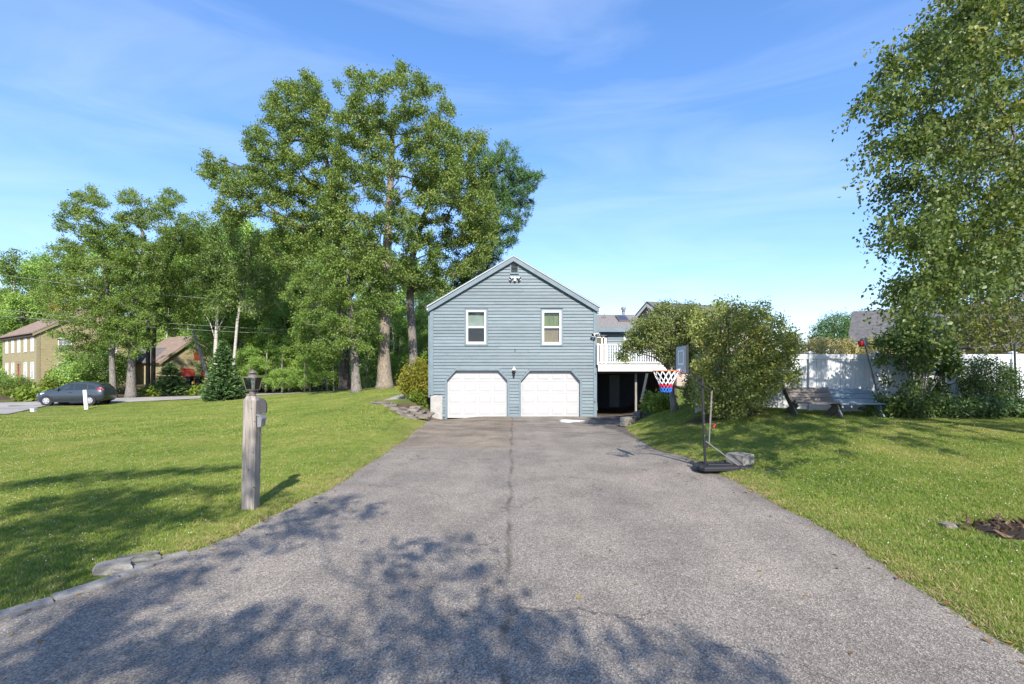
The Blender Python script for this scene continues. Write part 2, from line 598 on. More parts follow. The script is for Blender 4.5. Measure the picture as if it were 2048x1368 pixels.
quads = np.stack([idx[:-1, :-1], idx[:-1, 1:], idx[1:, 1:], idx[1:, :-1]], -1).reshape(-1, 4)
me = mesh_np('ground', np.stack([GX, GY, GZ], -1).reshape(-1, 3), quads, smooth=True)
at = me.attributes.new('soil', 'FLOAT', 'POINT')
at.data.foreach_set('value', soil.ravel().astype(np.float32))

g = N('lawn_ground')
pos = g.coords('World')
n1 = g.noise(pos, 0.45, 4, 0.6)
n2 = g.noise(pos, 3.0, 5, 0.65)
n3 = g.noise(pos, 45.0, 3, 0.7)
green = g.ramp(n1, [(0.32, (0.09, 0.145, 0.026)), (0.5, (0.15, 0.20, 0.042)), (0.68, (0.25, 0.245, 0.08))])
green = g.mix(g.ramp(n2, [(0.35, 0.0), (0.75, 0.55)]), green, (0.20, 0.21, 0.06))
green = g.mix(0.65, green, g.ramp(n3, [(0.3, 0.45), (0.7, 1.25)]), 'MULTIPLY')
brown = g.ramp(n2, [(0.3, (0.05, 0.036, 0.022)), (0.7, (0.14, 0.105, 0.07))])
brown = g.mix(0.6, brown, g.ramp(n3, [(0.3, 0.5), (0.7, 1.3)]), 'MULTIPLY')
sa = g.n('ShaderNodeAttribute')
sa.attribute_name = 'soil'
col = g.mix(sa.outputs['Fac'], green, brown)
M['lawn'] = g.done(g.bsdf(col, 0.95, 0, 0.1, g.bump(n3, 0.8, 0.04)))
link('ground', me, M['lawn'], kind='structure')

# ---- the asphalt drive, following the ground
dy = np.concatenate([np.arange(-14, 2, 1.0), np.arange(2, 24.01, 0.2)])
cols = np.linspace(0, 1, 33)
wig = lambda y, k: 0.045 * np.sin(y * 2.3 + k) + 0.03 * np.sin(y * 5.7 + 2 * k) + 0.02 * np.sin(y * 13.1 + k)
el, er = lerp_table(EDGE_L, dy) + wig(dy, 0.3), lerp_table(EDGE_R, dy) + wig(dy, 1.9)
DX = el[:, None] + (er - el)[:, None] * cols[None, :]
DY = np.repeat(dy[:, None], 33, 1)
DZ = tz(DX, DY) + 0.012
DZ[:, 0] -= 0.035
DZ[:, -1] -= 0.035
idx = np.arange(DX.size).reshape(DX.shape)
quads = np.stack([idx[:-1, :-1], idx[:-1, 1:], idx[1:, 1:], idx[1:, :-1]], -1).reshape(-1, 4)
me = mesh_np('driveway', np.stack([DX, DY, DZ], -1).reshape(-1, 3), quads, smooth=True)
g = N('aged_asphalt')
pos = g.coords('World')
sep = g.n('ShaderNodeSeparateXYZ')
g.l(pos, sep.inputs[0])
X_, Y_ = sep.outputs[0], sep.outputs[1]
vo = g.n('ShaderNodeTexVoronoi')
vo.inputs['Scale'].default_value = 95
g.l(pos, vo.inputs['Vector'])
vo2 = g.n('ShaderNodeTexVoronoi')
vo2.inputs['Scale'].default_value = 210
g.l(pos, vo2.inputs['Vector'])
spk = g.ramp(vo.outputs['Color'], [(0.0, (0.092, 0.080, 0.068)), (0.35, (0.196, 0.174, 0.149)), (0.75, (0.322, 0.288, 0.244)), (1.0, (0.53, 0.475, 0.40))])
spk = g.mix(0.6, spk, g.ramp(vo2.outputs['Color'], [(0.1, 0.5), (0.9, 1.4)]), 'MULTIPLY')
big = g.noise(pos, 0.5, 5, 0.62)
mid = g.noise(g.coords('World', (1, 0.55, 1)), 2.2, 5, 0.6)
col = g.mix(1.0, spk, g.ramp(big, [(0.3, (0.74, 0.74, 0.745)), (0.5, (0.97, 0.965, 0.96)), (0.7, (1.14, 1.12, 1.10))]), 'MULTIPLY')
col = g.mix(1.0, col, g.ramp(mid, [(0.3, (0.82, 0.82, 0.82)), (0.55, (1.0, 1.0, 1.0)), (0.8, (1.06, 1.06, 1.05))]), 'MULTIPLY')
# brownish older coat on the left near the garage, tyre-dark tracks
brn = g.math('MULTIPLY', g.ramp(Y_, [(0, 0), (1, 1)]), 1.0)
m_far = g.math('MULTIPLY', g.math('SUBTRACT', Y_, g.math('ADD', 11.2, g.math('MULTIPLY', big, 1.6))), 1.3, True)
m_left = g.math('MULTIPLY', g.math('SUBTRACT', 0.15, X_), 5.0, True)
m_old = g.math('MULTIPLY', m_far, m_left)
col = g.mix(m_old, col, g.mix(1.0, col, (1.0, 0.95, 0.87), 'MULTIPLY'))
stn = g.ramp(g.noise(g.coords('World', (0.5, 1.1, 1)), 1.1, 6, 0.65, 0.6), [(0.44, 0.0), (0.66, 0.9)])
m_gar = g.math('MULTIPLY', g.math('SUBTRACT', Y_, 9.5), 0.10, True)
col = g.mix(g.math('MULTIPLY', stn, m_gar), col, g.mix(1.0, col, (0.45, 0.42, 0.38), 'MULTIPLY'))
lane = g.math('ABSOLUTE', g.math('SUBTRACT', g.math('ABSOLUTE', g.math('SUBTRACT', g.math('ABSOLUTE', X_), 1.55)), 0.72))
lane = g.math('MULTIPLY', g.math('SUBTRACT', 1.0, g.math('DIVIDE', lane, 0.45), True), g.ramp(mid, [(0.3, 0.2), (0.6, 0.9)]))
col = g.mix(g.math('MULTIPLY', lane, 0.5), col, g.mix(1.0, col, (1.22, 1.20, 1.17), 'MULTIPLY'))
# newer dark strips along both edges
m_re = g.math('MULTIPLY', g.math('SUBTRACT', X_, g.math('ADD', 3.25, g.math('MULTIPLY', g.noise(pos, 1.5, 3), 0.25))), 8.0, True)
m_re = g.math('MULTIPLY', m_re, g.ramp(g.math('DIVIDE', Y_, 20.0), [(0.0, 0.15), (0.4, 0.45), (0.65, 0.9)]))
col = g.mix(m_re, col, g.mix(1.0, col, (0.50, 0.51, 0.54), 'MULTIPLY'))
# seams: one along the drive, one across, wobbling
wob = g.math('MULTIPLY', g.math('SUBTRACT', g.noise(pos, 3.0, 4, 0.7), 0.5), 0.11)
sx = g.math('ABSOLUTE', g.math('ADD', g.math('ADD', X_, wob), g.math('ADD', 0.055, g.math('ADD', g.math('MULTIPLY', Y_, -0.003), g.math('MULTIPLY', g.math('SUBTRACT', g.noise(pos, 0.55, 2), 0.5), 0.22)))))
seam = g.math('SUBTRACT', 1.0, g.math('DIVIDE', sx, 0.05), True)
seam = g.math('MULTIPLY', seam, g.ramp(g.noise(pos, 1.3, 3), [(0.38, 0.12), (0.6, 0.8)]))
sy = g.math('ABSOLUTE', g.math('ADD', g.math('ADD', g.math('SUBTRACT', Y_, 11.9), g.math('MULTIPLY', wob, 0.6)), g.math('MULTIPLY', X_, 0.02)))
seam2 = g.math('MULTIPLY', g.math('SUBTRACT', 1.0, g.math('DIVIDE', sy, 0.022), True), g.math('MULTIPLY', m_left, g.ramp(mid, [(0.35, 0.1), (0.6, 0.8)])))
col = g.mix(g.math('MAXIMUM', seam, seam2), col, (0.06, 0.054, 0.048))
# fine cracks
vc = g.n('ShaderNodeTexVoronoi', feature='DISTANCE_TO_EDGE')
vc.inputs['Scale'].default_value = 0.42
vv = g.n('ShaderNodeVectorMath', operation='ADD')
nzc = g.n('ShaderNodeTexNoise')
nzc.inputs['Scale'].default_value = 1.8
nzc.inputs['Detail'].default_value = 6
g.l(pos, nzc.inputs['Vector'])
g.l(pos, vv.inputs[0])
g.l(nzc.outputs['Color'], vv.inputs[1])
g.l(vv.outputs[0], vc.inputs['Vector'])
crk = g.math('SUBTRACT', 1.0, g.math('DIVIDE', vc.outputs['Distance'], 0.006), True)
crk = g.math('MULTIPLY', crk, g.ramp(g.noise(pos, 0.35, 2), [(0.42, 0.0), (0.55, 0.8)]))
col = g.mix(crk, col, (0.05, 0.046, 0.042))
hgt = g.math('ADD', vo.outputs['Distance'], g.math('MULTIPLY', vo2.outputs['Distance'], 0.5))
M['asphalt'] = g.done(g.bsdf(col, 0.88, 0, 0.25, g.bump(hgt, 0.55, 0.012)))
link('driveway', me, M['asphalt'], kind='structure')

# ---- the road across the left
rp = [Vector(W(*q)) for q in ROAD]
sp = []
for i in range(len(rp) - 1):
    for t in np.linspace(0, 1, 12, endpoint=False): sp.append(rp[i].lerp(rp[i + 1], t))
sp.append(rp[-1])
V, Q = [], []
for i, p in enumerate(sp):
    t = (sp[min(i + 1, len(sp) - 1)] - sp[max(i - 1, 0)])
    nrm = Vector((-t.y, t.x, 0)).normalized()
    for k in np.linspace(-2.7, 2.7, 7):
        q = p + nrm * k
        V.append((q.x, q.y, gz(q.x, q.y) + 0.05))
for i in range(len(sp) - 1):
    for k in range(6): Q.append((i * 7 + k, i * 7 + 7 + k, i * 7 + 8 + k, i * 7 + k + 1))
M['road'] = noisy('road_asphalt', (0.30, 0.285, 0.27), (0.42, 0.40, 0.375), 0.6, 0.9, 0.2, coord='World', fine=20)
link('road', mesh_np('road', V, Q, smooth=True), M['road'], kind='structure')

# pale patch on the drive by the right-hand door
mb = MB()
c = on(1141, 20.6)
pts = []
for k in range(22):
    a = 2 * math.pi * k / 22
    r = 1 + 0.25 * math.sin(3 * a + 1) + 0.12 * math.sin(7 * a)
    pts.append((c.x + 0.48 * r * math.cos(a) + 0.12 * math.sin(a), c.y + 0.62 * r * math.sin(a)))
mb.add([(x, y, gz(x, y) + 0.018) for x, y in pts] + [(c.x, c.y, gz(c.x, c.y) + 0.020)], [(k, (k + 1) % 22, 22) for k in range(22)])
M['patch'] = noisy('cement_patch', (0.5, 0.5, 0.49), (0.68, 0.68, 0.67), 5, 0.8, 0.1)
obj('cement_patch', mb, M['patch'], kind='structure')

# ------------------------------------------------------------------ the blue garage house
HD = 23.0


def HX(px): return (px - 1024) * HD / F
def HZ(py): return CAMZ + (HY - py) * HD / F


X0, X1 = HX(860.5), HX(1193)
ZB = HZ(833.5) - 0.02
ZE = HZ(612)               # wall corner height at the eaves
XP, ZP = HX(1027), HZ(515)  # wall peak (under the roof)
house = thing('house', 'blue-grey clapboard house with two white garage doors at the end of the drive', 'house', (HX(1027), HD, ZB))


def roof_z(x):
    return ZP - (ZP - ZE) * (abs(x - XP) / ((XP - X0) if x < XP else (X1 - XP)))


class Door:
    def __init__(s, xl, xr, zt, zc, ch): s.xl, s.xr, s.zt, s.zc, s.ch = xl, xr, zt, zc, ch

    def path(s, o=0.0, z0=ZB - 0.09):
        k = o * 0.41
        return [(s.xl - o, z0), (s.xl - o, s.zc + k), (s.xl + s.ch - k, s.zt + o), (s.xr - s.ch + k, s.zt + o), (s.xr + o, s.zc + k), (s.xr + o, z0)]

    def span(s, z, o):
        if z > s.zt + o: return None
        k = o * 0.41
        if z <= s.zc + k: return (s.xl - o, s.xr + o)
        t = (z - s.zc - k) / (s.zt + o - s.zc - k) * (s.ch - k + o)
        return (s.xl - o + t, s.xr + o - t)


D1 = Door(HX(894.4), HX(1014.6), HZ(741), HZ(760.5), HX(1024 + 18))
D2 = Door(HX(1042), HX(1159.6), HZ(741.6), HZ(762), HX(1024 + 18))
WINS = [(HX(933), HX(972), HZ(688.6), HZ(621)), (HX(1084.6), HX(1122), HZ(689.4), HZ(622))]
# front wall sheet with its openings, sides, back
TW = 0.09
outer = [(X0, ZB - .09)]
for d in (D1, D2): outer += d.path(0.0)
outer += [(X1, ZB - .09), (X1, ZE), (XP, ZP), (X0, ZE)]
holes = [[(a, b), (c, b), (c, t), (a, t)] for a, c, b, t in WINS]
loops = [[Vector((x, 0, z)) for x, z in L] for L in [outer] + holes]
flat = [p for L in loops for p in L]
mb = MB()
tri = tessellate_polygon([[Vector((p.x, p.z, 0)) for p in L] for L in loops])
mb.add([(p.x, HD + 0.012, p.z) for p in flat], tri)
YB = 34.0
mb.add([(X0, HD + .02, ZB), (X0, YB, ZB), (X0, YB, ZE), (X0, HD + .02, ZE)], [(0, 1, 2, 3)])
mb.add([(X1, HD + .02, ZB), (X1, YB, ZB), (X1, YB, ZE), (X1, HD + .02, ZE)], [(0, 1, 2, 3)])
mb.add([(X0, YB, ZB), (X1, YB, ZB), (X1, YB, ZE), (XP, YB, ZP), (X0, YB, ZE)], [(0, 1, 2, 3, 4)])
obj('wall', mb, M['siding'], house)
# inside: floors and a dark partition so the rooms read as rooms
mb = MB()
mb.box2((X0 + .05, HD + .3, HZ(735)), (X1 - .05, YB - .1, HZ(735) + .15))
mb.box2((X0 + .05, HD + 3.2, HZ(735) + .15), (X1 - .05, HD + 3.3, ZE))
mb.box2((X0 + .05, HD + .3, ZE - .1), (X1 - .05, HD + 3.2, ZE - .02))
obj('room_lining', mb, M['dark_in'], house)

# clapboards, one object each
PITCH = 0.1472
zs = []
z = ZB + 0.03
while z < ZP - 0.05:
    zs.append(z)
    z += PITCH
rr = random.Random(3)
CB = 0.15      # corner boards


def board(xa0, xa1, xb0, xb1, z0, z1, y=HD):
    """left end x at bottom / top, right end x at bottom / top"""
    mb = MB()
    yb0, yt0 = y - 0.048, y - 0.010
    vs = [(xa0, yb0, z0), (xb0, yb0, z0), (xb1, yt0, z1), (xa1, yt0, z1), (xa0, y, z0), (xb0, y, z0), (xb1, y, z1), (xa1, y, z1)]
    mb.add(vs, [(0, 1, 2, 3), (4, 7, 6, 5), (0, 4, 5, 1), (3, 2, 6, 7), (0, 3, 7, 4), (1, 5, 6, 2)])
    return mb


FNDX, FNDZ = HX(885), HZ(790)
for z0 in zs:
    z1 = z0 + PITCH
    zm = (z0 + z1) / 2

    def lim(zz):
        xl, xr = X0 + CB, X1 - CB
        if zz > ZE - 0.12:
            f = max(0.0, (ZP - 0.02 - zz) / (ZP - ZE))
            xl, xr = max(xl, XP - (XP - X0) * f), min(xr, XP + (X1 - XP) * f)
        return xl, xr
    blocks = []
    for d in (D1, D2):
        s = d.span(zm, TW)
        if s:
            blocks.append((s, d.span(z0, TW) or s, d.span(min(z1, d.zt + TW), TW) or s))
    for a, c, b, t in WINS:
        if z1 > b - 0.07 and z0 < t + 0.10 and not (zm < b - 0.07 or zm > t + 0.10):
            q = (a - 0.085, c + 0.09)
            blocks.append((q, q, q))
    if zm < FNDZ:
        q = (X0 - 1, FNDX)
        blocks.append((q, q, q))
    if abs(zm - HZ(537)) < 0.27:
        q = (HX(1020.3), HX(1037.3))
        blocks.append((q, q, q))
    blocks.sort()
    (a0, b0), (a1, b1) = lim(z0), lim(z1)
    if b0 - a0 < 0.12: continue
    cur = (a0, a1)
    segs = []
    for q, q0, q1 in blocks:
        if q0[0] > cur[0] + 0.03: segs.append((cur[0], cur[1], q0[0], q1[0]))
        cur = (max(q0[1], cur[0]), max(q1[1], cur[1]))
    if b0 > cur[0] + 0.03: segs.append((cur[0], cur[1], b0, b1))
    for xa0, xa1, xb0, xb1 in segs:
        if xb0 - xa0 < 0.03: continue
        L = xb0 - xa0
        cuts = []
        if L > 3.6 and rr.random() < 0.75:
            cuts = [xa0 + L * rr.uniform(0.28, 0.72)]
        e = [(xa0, xa1)] + [(c, c) for c in cuts] + [(xb0, xb1)]
        for i in range(len(e) - 1):
            dz = rr.uniform(-0.004, 0.004)
            g0 = 0.0015 if i > 0 else 0
            obj('siding_board', board(e[i][0] + g0, max(e[i][1] + g0, e[i][0] - 9), e[i + 1][0] - 0.0015, e[i + 1][1] - 0.0015, z0 + dz, z1 + 0.012), M['siding'], house)

# corner boards, door and window trim
for xa, xb, zb in ((X0 - .01, X0 + CB, FNDZ), (X1 - CB, X1 + .01, ZB + .02)):
    obj('corner_board', MB().box2((xa, HD - .066, zb), (xb, HD + .01, ZE + .05)), M['trim_blue'], house, bevel=.006)
obj('foundation', MB().box2((X0 + .02, HD - .02, ZB - .1), (FNDX, HD + .3, FNDZ - .01)), M['concrete'], house, bevel=.01)
for d in (D1, D2):
    a, b = d.path(0.0), d.path(TW)
    mb = MB()
    for i in range(5):
        q = [a[i], a[i + 1], b[i + 1], b[i]]
        mb.prism([(x, HD - .068, z) for x, z in q], (0, 0.218, 0))
    obj('door_trim', mb, M['trim_blue'], house)
    dt = MB()
    for k in range(4):
        z0, z1 = ZB + .02 + k * .54, ZB + .02 + (k + 1) * .54 - .006
        # each section a slab; the top one is cut to the eight-sided opening behind the trim
        dt.box2((d.xl - .03, HD + .11, z0 - (.06 if k == 0 else 0)), (d.xr + .03, HD + .15, z1))
    door = obj('garage_door', dt, M['door_white'], house, bevel=.004)
    w = (d.xr - d.xl)
    cw = w / 4
    for r in range(4):
        for c in range(4):
            xm, zm = d.xl + cw * (c + .5), ZB + .02 + (r + .5) * .54
            hw, hh = cw * .40, .178
            if r == 3: zm, hh = zm - .05, .12
            mb = MB()
            y0, y1, y2 = HD + .1102, HD + .108, HD + .095
            ring = lambda a, b, y: [(xm - a, y, zm - b), (xm + a, y, zm - b), (xm + a, y, zm + b), (xm - a, y, zm + b)]
            mb.add(ring(hw, hh, y0) + ring(hw - .012, hh - .012, HD + .097) + ring(hw - .03, hh - .03, HD + .109) + ring(hw - .055, hh - .055, y2),
                   [(i, (i + 1) % 4, (i + 1) % 4 + 4 * 1, i + 4) for i in range(4)] + [(i + 4, (i + 1) % 4 + 4, (i + 1) % 4 + 8, i + 8) for i in range(4)] +
                   [(i + 8, (i + 1) % 4 + 8, (i + 1) % 4 + 12, i + 12) for i in range(4)] + [(12, 13, 14, 15)])
            obj('panel', mb, M['door_white'], door)
obj('base_trim', MB().box2((D1.xr + TW, HD - .060, ZB - .09), (D2.xl - TW, HD - .01, ZB + .06)), M['trim_blue'], house)

for i, (a, c, b, t) in enumerate(WINS):
    mb = MB()
    for q in (((a - .085, b - .07), (a, t + .09)), ((c, b - .07), (c + .085, t + .09)), ((a, t), (c, t + .09)), ((a, b - .07), (c, b))):
        mb.box2((q[0][0], HD - .064, q[0][1]), (q[1][0], HD + .0, q[1][1]))
    obj('window_casing', mb, M['trim_blue'], house)
    mb = MB()
    f = .075
    for q in (((a, b), (a + f, t)), ((c - f, b), (c, t)), ((a + f, t - f), (c - f, t)), ((a + f, b), (c - f, b + .11))):
        mb.box2((q[0][0], HD - .080, q[0][1]), (q[1][0], HD + .06, q[1][1]))
    win = obj('window', mb, M['white'], house, bevel=.004)
    zr = HZ(654.5)
    obj('meeting_rail', MB().box2((a + f, HD - .03, zr - .035), (c - f, HD + .05, zr + .035)), M['white'], win)
    obj('pane', MB().box2((a + f, HD + .005, zr + .035), (c - f, HD + .011, t - f)), M['glass'], win)
    obj('pane', MB().box2((a + f, HD + .03, b + .11), (c - f, HD + .036, zr - .035)), M['glass'], win)
    if i == 0:
        obj('window_shade', MB().box2((a + .02, HD + .10, zr - .01), (c - .02, HD + .105, t)), M['shade_grey'], win)
    else:
        obj('curtain', MB().box2((a + .02, HD + .10, zr), (c - .02, HD + .105, t)), M['curtain_green'], win)  # upper sheet: the yellow-green reflection in the glass, put into its colour
        obj('curtain', MB().box2((a + .02, HD + .10, b), (c - .02, HD + .105, zr)), M['curtain_brown'], win)
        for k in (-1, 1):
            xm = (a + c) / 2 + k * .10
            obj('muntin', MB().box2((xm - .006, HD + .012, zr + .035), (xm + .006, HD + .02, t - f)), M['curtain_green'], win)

# rakes and roof
M['drip'] = plain('pale_drip_edge', (0.40, 0.45, 0.48), .5)
YR = HD - .17
dl, dr = Vector((X0 - .10 - XP, 0, 0)), Vector((X1 + .10 - XP, 0, 0))
pkz = HZ(512.5)
eL, eR = Vector((HX(856.5), 0, HZ(613.5))), Vector((HX(1197), 0, HZ(614.5)))
for e, sgn in ((eL, -1), (eR, 1)):
    pk = Vector((XP, 0, pkz))
    d = (e - pk)
    nrm = Vector((-d.z, 0, d.x)).normalized()
    if nrm.z < 0: nrm = -nrm
    q = [pk, e, e - Vector((0, 0, .20)), pk - Vector((0, 0, .20))]
    obj('rake_board', MB().prism([p + Vector((0, YR, -.06)) for p in q], (0, .10, 0)), M['trim_blue'], house)
    q = [pk + Vector((0, 0, .0)), e + Vector((sgn * .03, 0, .0)), e + Vector((sgn * .03, 0, -.04)), pk - Vector((0, 0, .04))]
    obj('drip_edge', MB().prism([p + Vector((0, YR - .03, .0)) for p in q], (0, .05, 0)), M['drip'], house)
    q = [pk + Vector((0, 0, .03)), e + Vector((sgn * .06, 0, .03)), e + Vector((sgn * .06, 0, -.04)), pk - Vector((0, 0, .04))]
    M.setdefault('shingle', noisy('grey_shingle', (0.16, 0.155, 0.15), (0.29, 0.28, 0.27), 9, 0.95, 0.5, (1, 3, 3), fine=40))
    obj('roof', MB().prism([p + Vector((0, YR + .02, .0)) for p in q], (0, YB - YR, 0)), M['shingle'], house)
    obj('soffit', MB().prism([p + Vector((0, YR + .1, -.30)) for p in (pk, e, e + Vector((0, 0, -.02)), pk + Vector((0, 0, -.02)))], (0, .16, 0)), M['trim_blue'], house)
    obj('gutter', MB().box2((e.x - .06 if sgn > 0 else e.x - .05, YR + .05, e.z - .17), (e.x + .05 if sgn > 0 else e.x + .06, YB, e.z - .05)), M['white_pvc'], house)

# gable vent
va, vb, vz0, vz1 = HX(1020.4), HX(1037.2), HZ(548.5), HZ(525.8)
mb = MB()
for q in (((va, vz0), (va + .045, vz1)), ((vb - .045, vz0), (vb, vz1)), ((va + .045, vz1 - .05), (vb - .045, vz1)), ((va + .045, vz0), (vb - .045, vz0 + .07))):
    mb.box2((q[0][0], HD - .05, q[0][1]), (q[1][0], HD + .005, q[1][1]))
vent = obj('gable_vent', mb, M['trim_blue'], house)
obj('vent_back', MB().box2((va + .04, HD - .008, vz0 + .06), (vb - .04, HD - .004, vz1 - .04)), M['dark_in'], vent)
n = 6
for k in range(n):
    zz = vz0 + .095 + k * (vz1 - vz0 - .15) / n
    obj('slat', MB().bar((va + .045, HD - .028, zz), (vb - .045, HD - .028, zz), .058, .008, (0, .35, 1)), M['trim_blue'], vent)

# wall lantern between the doors
lp = Vector((HX(1028), HD, HZ(743)))
lam = obj('wall_lamp', MB().box2(lp + Vector((-.05, -.04, -.10)), lp + Vector((.05, -.02, .12))).tube([lp + Vector((0, -.03, .0)), lp + Vector((0, -.10, .02)), lp + Vector((0, -.14, -.05))], .012, 6)
          .lathe([(.02, -.27), (.045, -.25), (.05, -.22), (.02, -.20)], lp + Vector((0, -.15, .05)), 8), M['black'], house)
obj('lamp_cap', MB().lathe([(.085, 0), (.078, .05), (.035, .11), (.012, .13), (.012, .19), (.001, .20)], lp + Vector((0, -.15, .06)), 10), M['white'], lam, smooth=True)
obj('lamp_glass', MB().lathe([(.05, -.17), (.075, 0)], lp + Vector((0, -.15, .055)), 8), M['lantern_glass'], lam)
obj('bulb', MB().lathe([(.005, -.02), (.018, 0), (.018, .05), (.003, .07)], lp + Vector((0, -.15, -.04)), 8), M['white'], lam)
obj('lamp_rib', MB().tube([lp + Vector((0, -.225, .055)), lp + Vector((0, -.205, -.12))], .008, 4).tube([lp + Vector((.07, -.15, .055)), lp + Vector((.05, -.15, -.12))], .008, 4).tube([lp + Vector((-.07, -.15, .055)), lp + Vector((-.05, -.15, -.12))], .008, 4), M['black'], lam)


def flood(c, heads, yaw=0.0, scale=1.0, parent=None):
    c = Vector(c)
    base = obj('flood_light', MB().lathe([(.075 * scale, 0), (.075 * scale, .03), (.03, .05)], (0, 0, 0), 12), M['white'], parent, smooth=True)
    # plate turned to face outward
    for v in base.data.vertices:
        x, y, z_ = v.co + ORG[parent.name]
        v.co = Vector((x, -z_, y)) + c - ORG[parent.name]
    for hx, hz, ang, el_ in heads:
        dvec = Vector((math.sin(ang) * math.cos(el_), -math.cos(ang) * math.cos(el_), math.sin(el_)))
        p0 = c + Vector((hx * .35, -.07, hz * .35))
        p1 = c + Vector((hx, -.10, hz))
        h = obj('lamp_head', MB().tube([p0, p1, p1 + dvec * .05 * scale, p1 + dvec * .15 * scale], [.02, .035 * scale, .05 * scale, .075 * scale], 10, cap=False), M['white'], base, smooth=True)
        obj('lens', MB().tube([p1 + dvec * .13 * scale, p1 + dvec * .135 * scale], [.068 * scale, .062 * scale], 10), M['black'], base)
    return base


fl = flood((HX(1030), HD, HZ(557)), [(-.13, .03, -.75, -.5), (.15, .03, .75, -.5)], parent=house)
obj('sensor', MB().lathe([(.02, -.09), (.055, -.06), (.06, .0), (.03, .06)], (HX(1030), HD - .12, HZ(560)), 10), M['white'], fl, smooth=True)
fl = flood((HX(1188), HD - .03, HZ(670)), [(-.06, .02, -.3, -.35), (.09, .05, .9, -.1)], parent=house, scale=.95)
obj('sensor', MB().lathe([(.02, -.05), (.05, -.03), (.05, .02), (.02, .05)], (HX(1188), HD - .14, HZ(677)), 10), M['black'], fl, smooth=True)
# small hooks on the wall
for px, py in ((1030, 699.5), (1189.5, 746)):
    obj('wall_hook', MB().tube([(HX(px), HD - .03, HZ(py - 2)), (HX(px), HD - .07, HZ(py)), (HX(px), HD - .07, HZ(py + 2)), (HX(px) + .02, HD - .09, HZ(py + 3))], .012, 5), M['black'], house)
obj('hose_bib', MB().tube([(HX(1189), HD - .03, HZ(802)), (HX(1189), HD - .10, HZ(802)), (HX(1190), HD - .12, HZ(804))], .018, 6), M['bronze'], house)
obj('downspout', MB().box2((X0 - .10, HD + .06, HZ(795)), (X0 - .02, HD + .14, ZE - .1)), M['trim_blue'], house)

# ------------------------------------------------------------------ back wing (behind the deck)
YW = 27.6


def WX(px, d=YW): return (px - 1024) * d / F
def WZ(py, d=YW): return CAMZ + (HY - py) * d / F


wx0, wx1 = X1 + .02, WX(1292)
zf = HZ(728)                                  # deck floor level
zEav = WZ(657)
mb = MB()
dx0, dx1, dz1 = WX(1190), WX(1213), WZ(672)
wwx0, wwx1, wwz0, wwz1 = WX(1247), WX(1286), WZ(698), WZ(668)
ol = [(wx0, ZB), (wx1, ZB), (wx1, zEav), (wx0, zEav)]
mb.add([(x, YW, z) for x, z in ol], [(0, 1, 2, 3)])
mb.add([(wx1, YW, ZB), (wx1, YW + 7, ZB), (wx1, YW + 7, zEav), (wx1, YW + 3.5, WZ(634, YW + 3.5)), (wx1, YW, zEav)], [(0, 1, 2, 3, 4)])
obj('wing_wall', mb, M['siding'], house)
z = zf
while z < zEav - .2:
    segs = [(wx0, wx1)]
    for a, b, t0, t1 in ((dx0 - .05, dx1 + .05, zf, dz1), (wwx0 - .05, wwx1 + .05, wwz0, wwz1)):
        if t0 - .05 < z + .07 < t1 + .05:
            segs = [s for q in segs for s in ((q[0], min(q[1], a)), (max(q[0], b), q[1])) if s[1] - s[0] > .05]
    for a, b in segs: obj('siding_board', board(a, a, b, b, z, z + .152, YW), M['siding'], house)
    z += .147
obj('frieze_board', MB().box2((wx0, YW - .06, zEav - .16), (wx1 + .05, YW - .002, zEav)), M['trim_blue'], house)
YRG = YW + 3.6
zR = WZ(629.5, YRG)
ya = YW - .35
zA = WZ(655, ya)
xr_r, xr_e = WX(1287.5, YRG), WX(1303, ya)
rf = obj('wing_roof', MB().add([(wx0, ya, zA), (xr_e, ya, zA), (xr_e - .02, YRG, zR), (wx0, YRG, zR), (wx0, ya, zA - .12), (xr_e, ya, zA - .12), (xr_e - .02, YRG, zR - .12), (wx0, YRG, zR - .12),
                                (xr_e, YW + 7.2, zA), (wx0, YW + 7.2, zA), (xr_e, YW + 7.2, zA - .12), (wx0, YW + 7.2, zA - .12)],
                               [(0, 1, 2, 3), (4, 7, 6, 5), (0, 4, 5, 1), (1, 5, 6, 2), (3, 2, 8, 9), (7, 11, 10, 6), (2, 6, 10, 8), (9, 8, 10, 11)]), M['shingle'], house)
# shingle courses, each a thin step
nco = 15
for k in range(nco):
    t0, t1 = k / nco, (k + 1) / nco
    p = lambda t, up: (ya + (YRG - ya) * t, zA + (zR - zA) * t + up)
    (y0, z0), (y1, z1) = p(t0, .022), p(t1, .008)
    a, b = wx0, xr_e - .01
    obj('shingle_course', MB().add([(a, y0, z0), (b, y0, z0), (b, y1, z1), (a, y1, z1), (a, y0, z0 - .02), (b, y0, z0 - .02)], [(0, 1, 2, 3), (0, 4, 5, 1)]), M['shingle'], rf)
obj('fascia', MB().box2((wx0, ya - .03, zA - .24), (xr_e + .02, ya + .01, zA - .005)), M['trim_blue'], house)
obj('wing_soffit', MB().box2((wx0, ya + .012, zA - .22), (xr_e, YW, zA - .19)), M['trim_blue'], house)


def roofpt(px, py):
    """point on the wing roof slope seen at a photo pixel"""
    sl_ = (zR - zA) / (YRG - ya)
    k = (HY - py) / F
    y = (zA - sl_ * ya - CAMZ) / (k - sl_)
    return Vector(((px - 1024) * y / F, y, CAMZ + k * y))


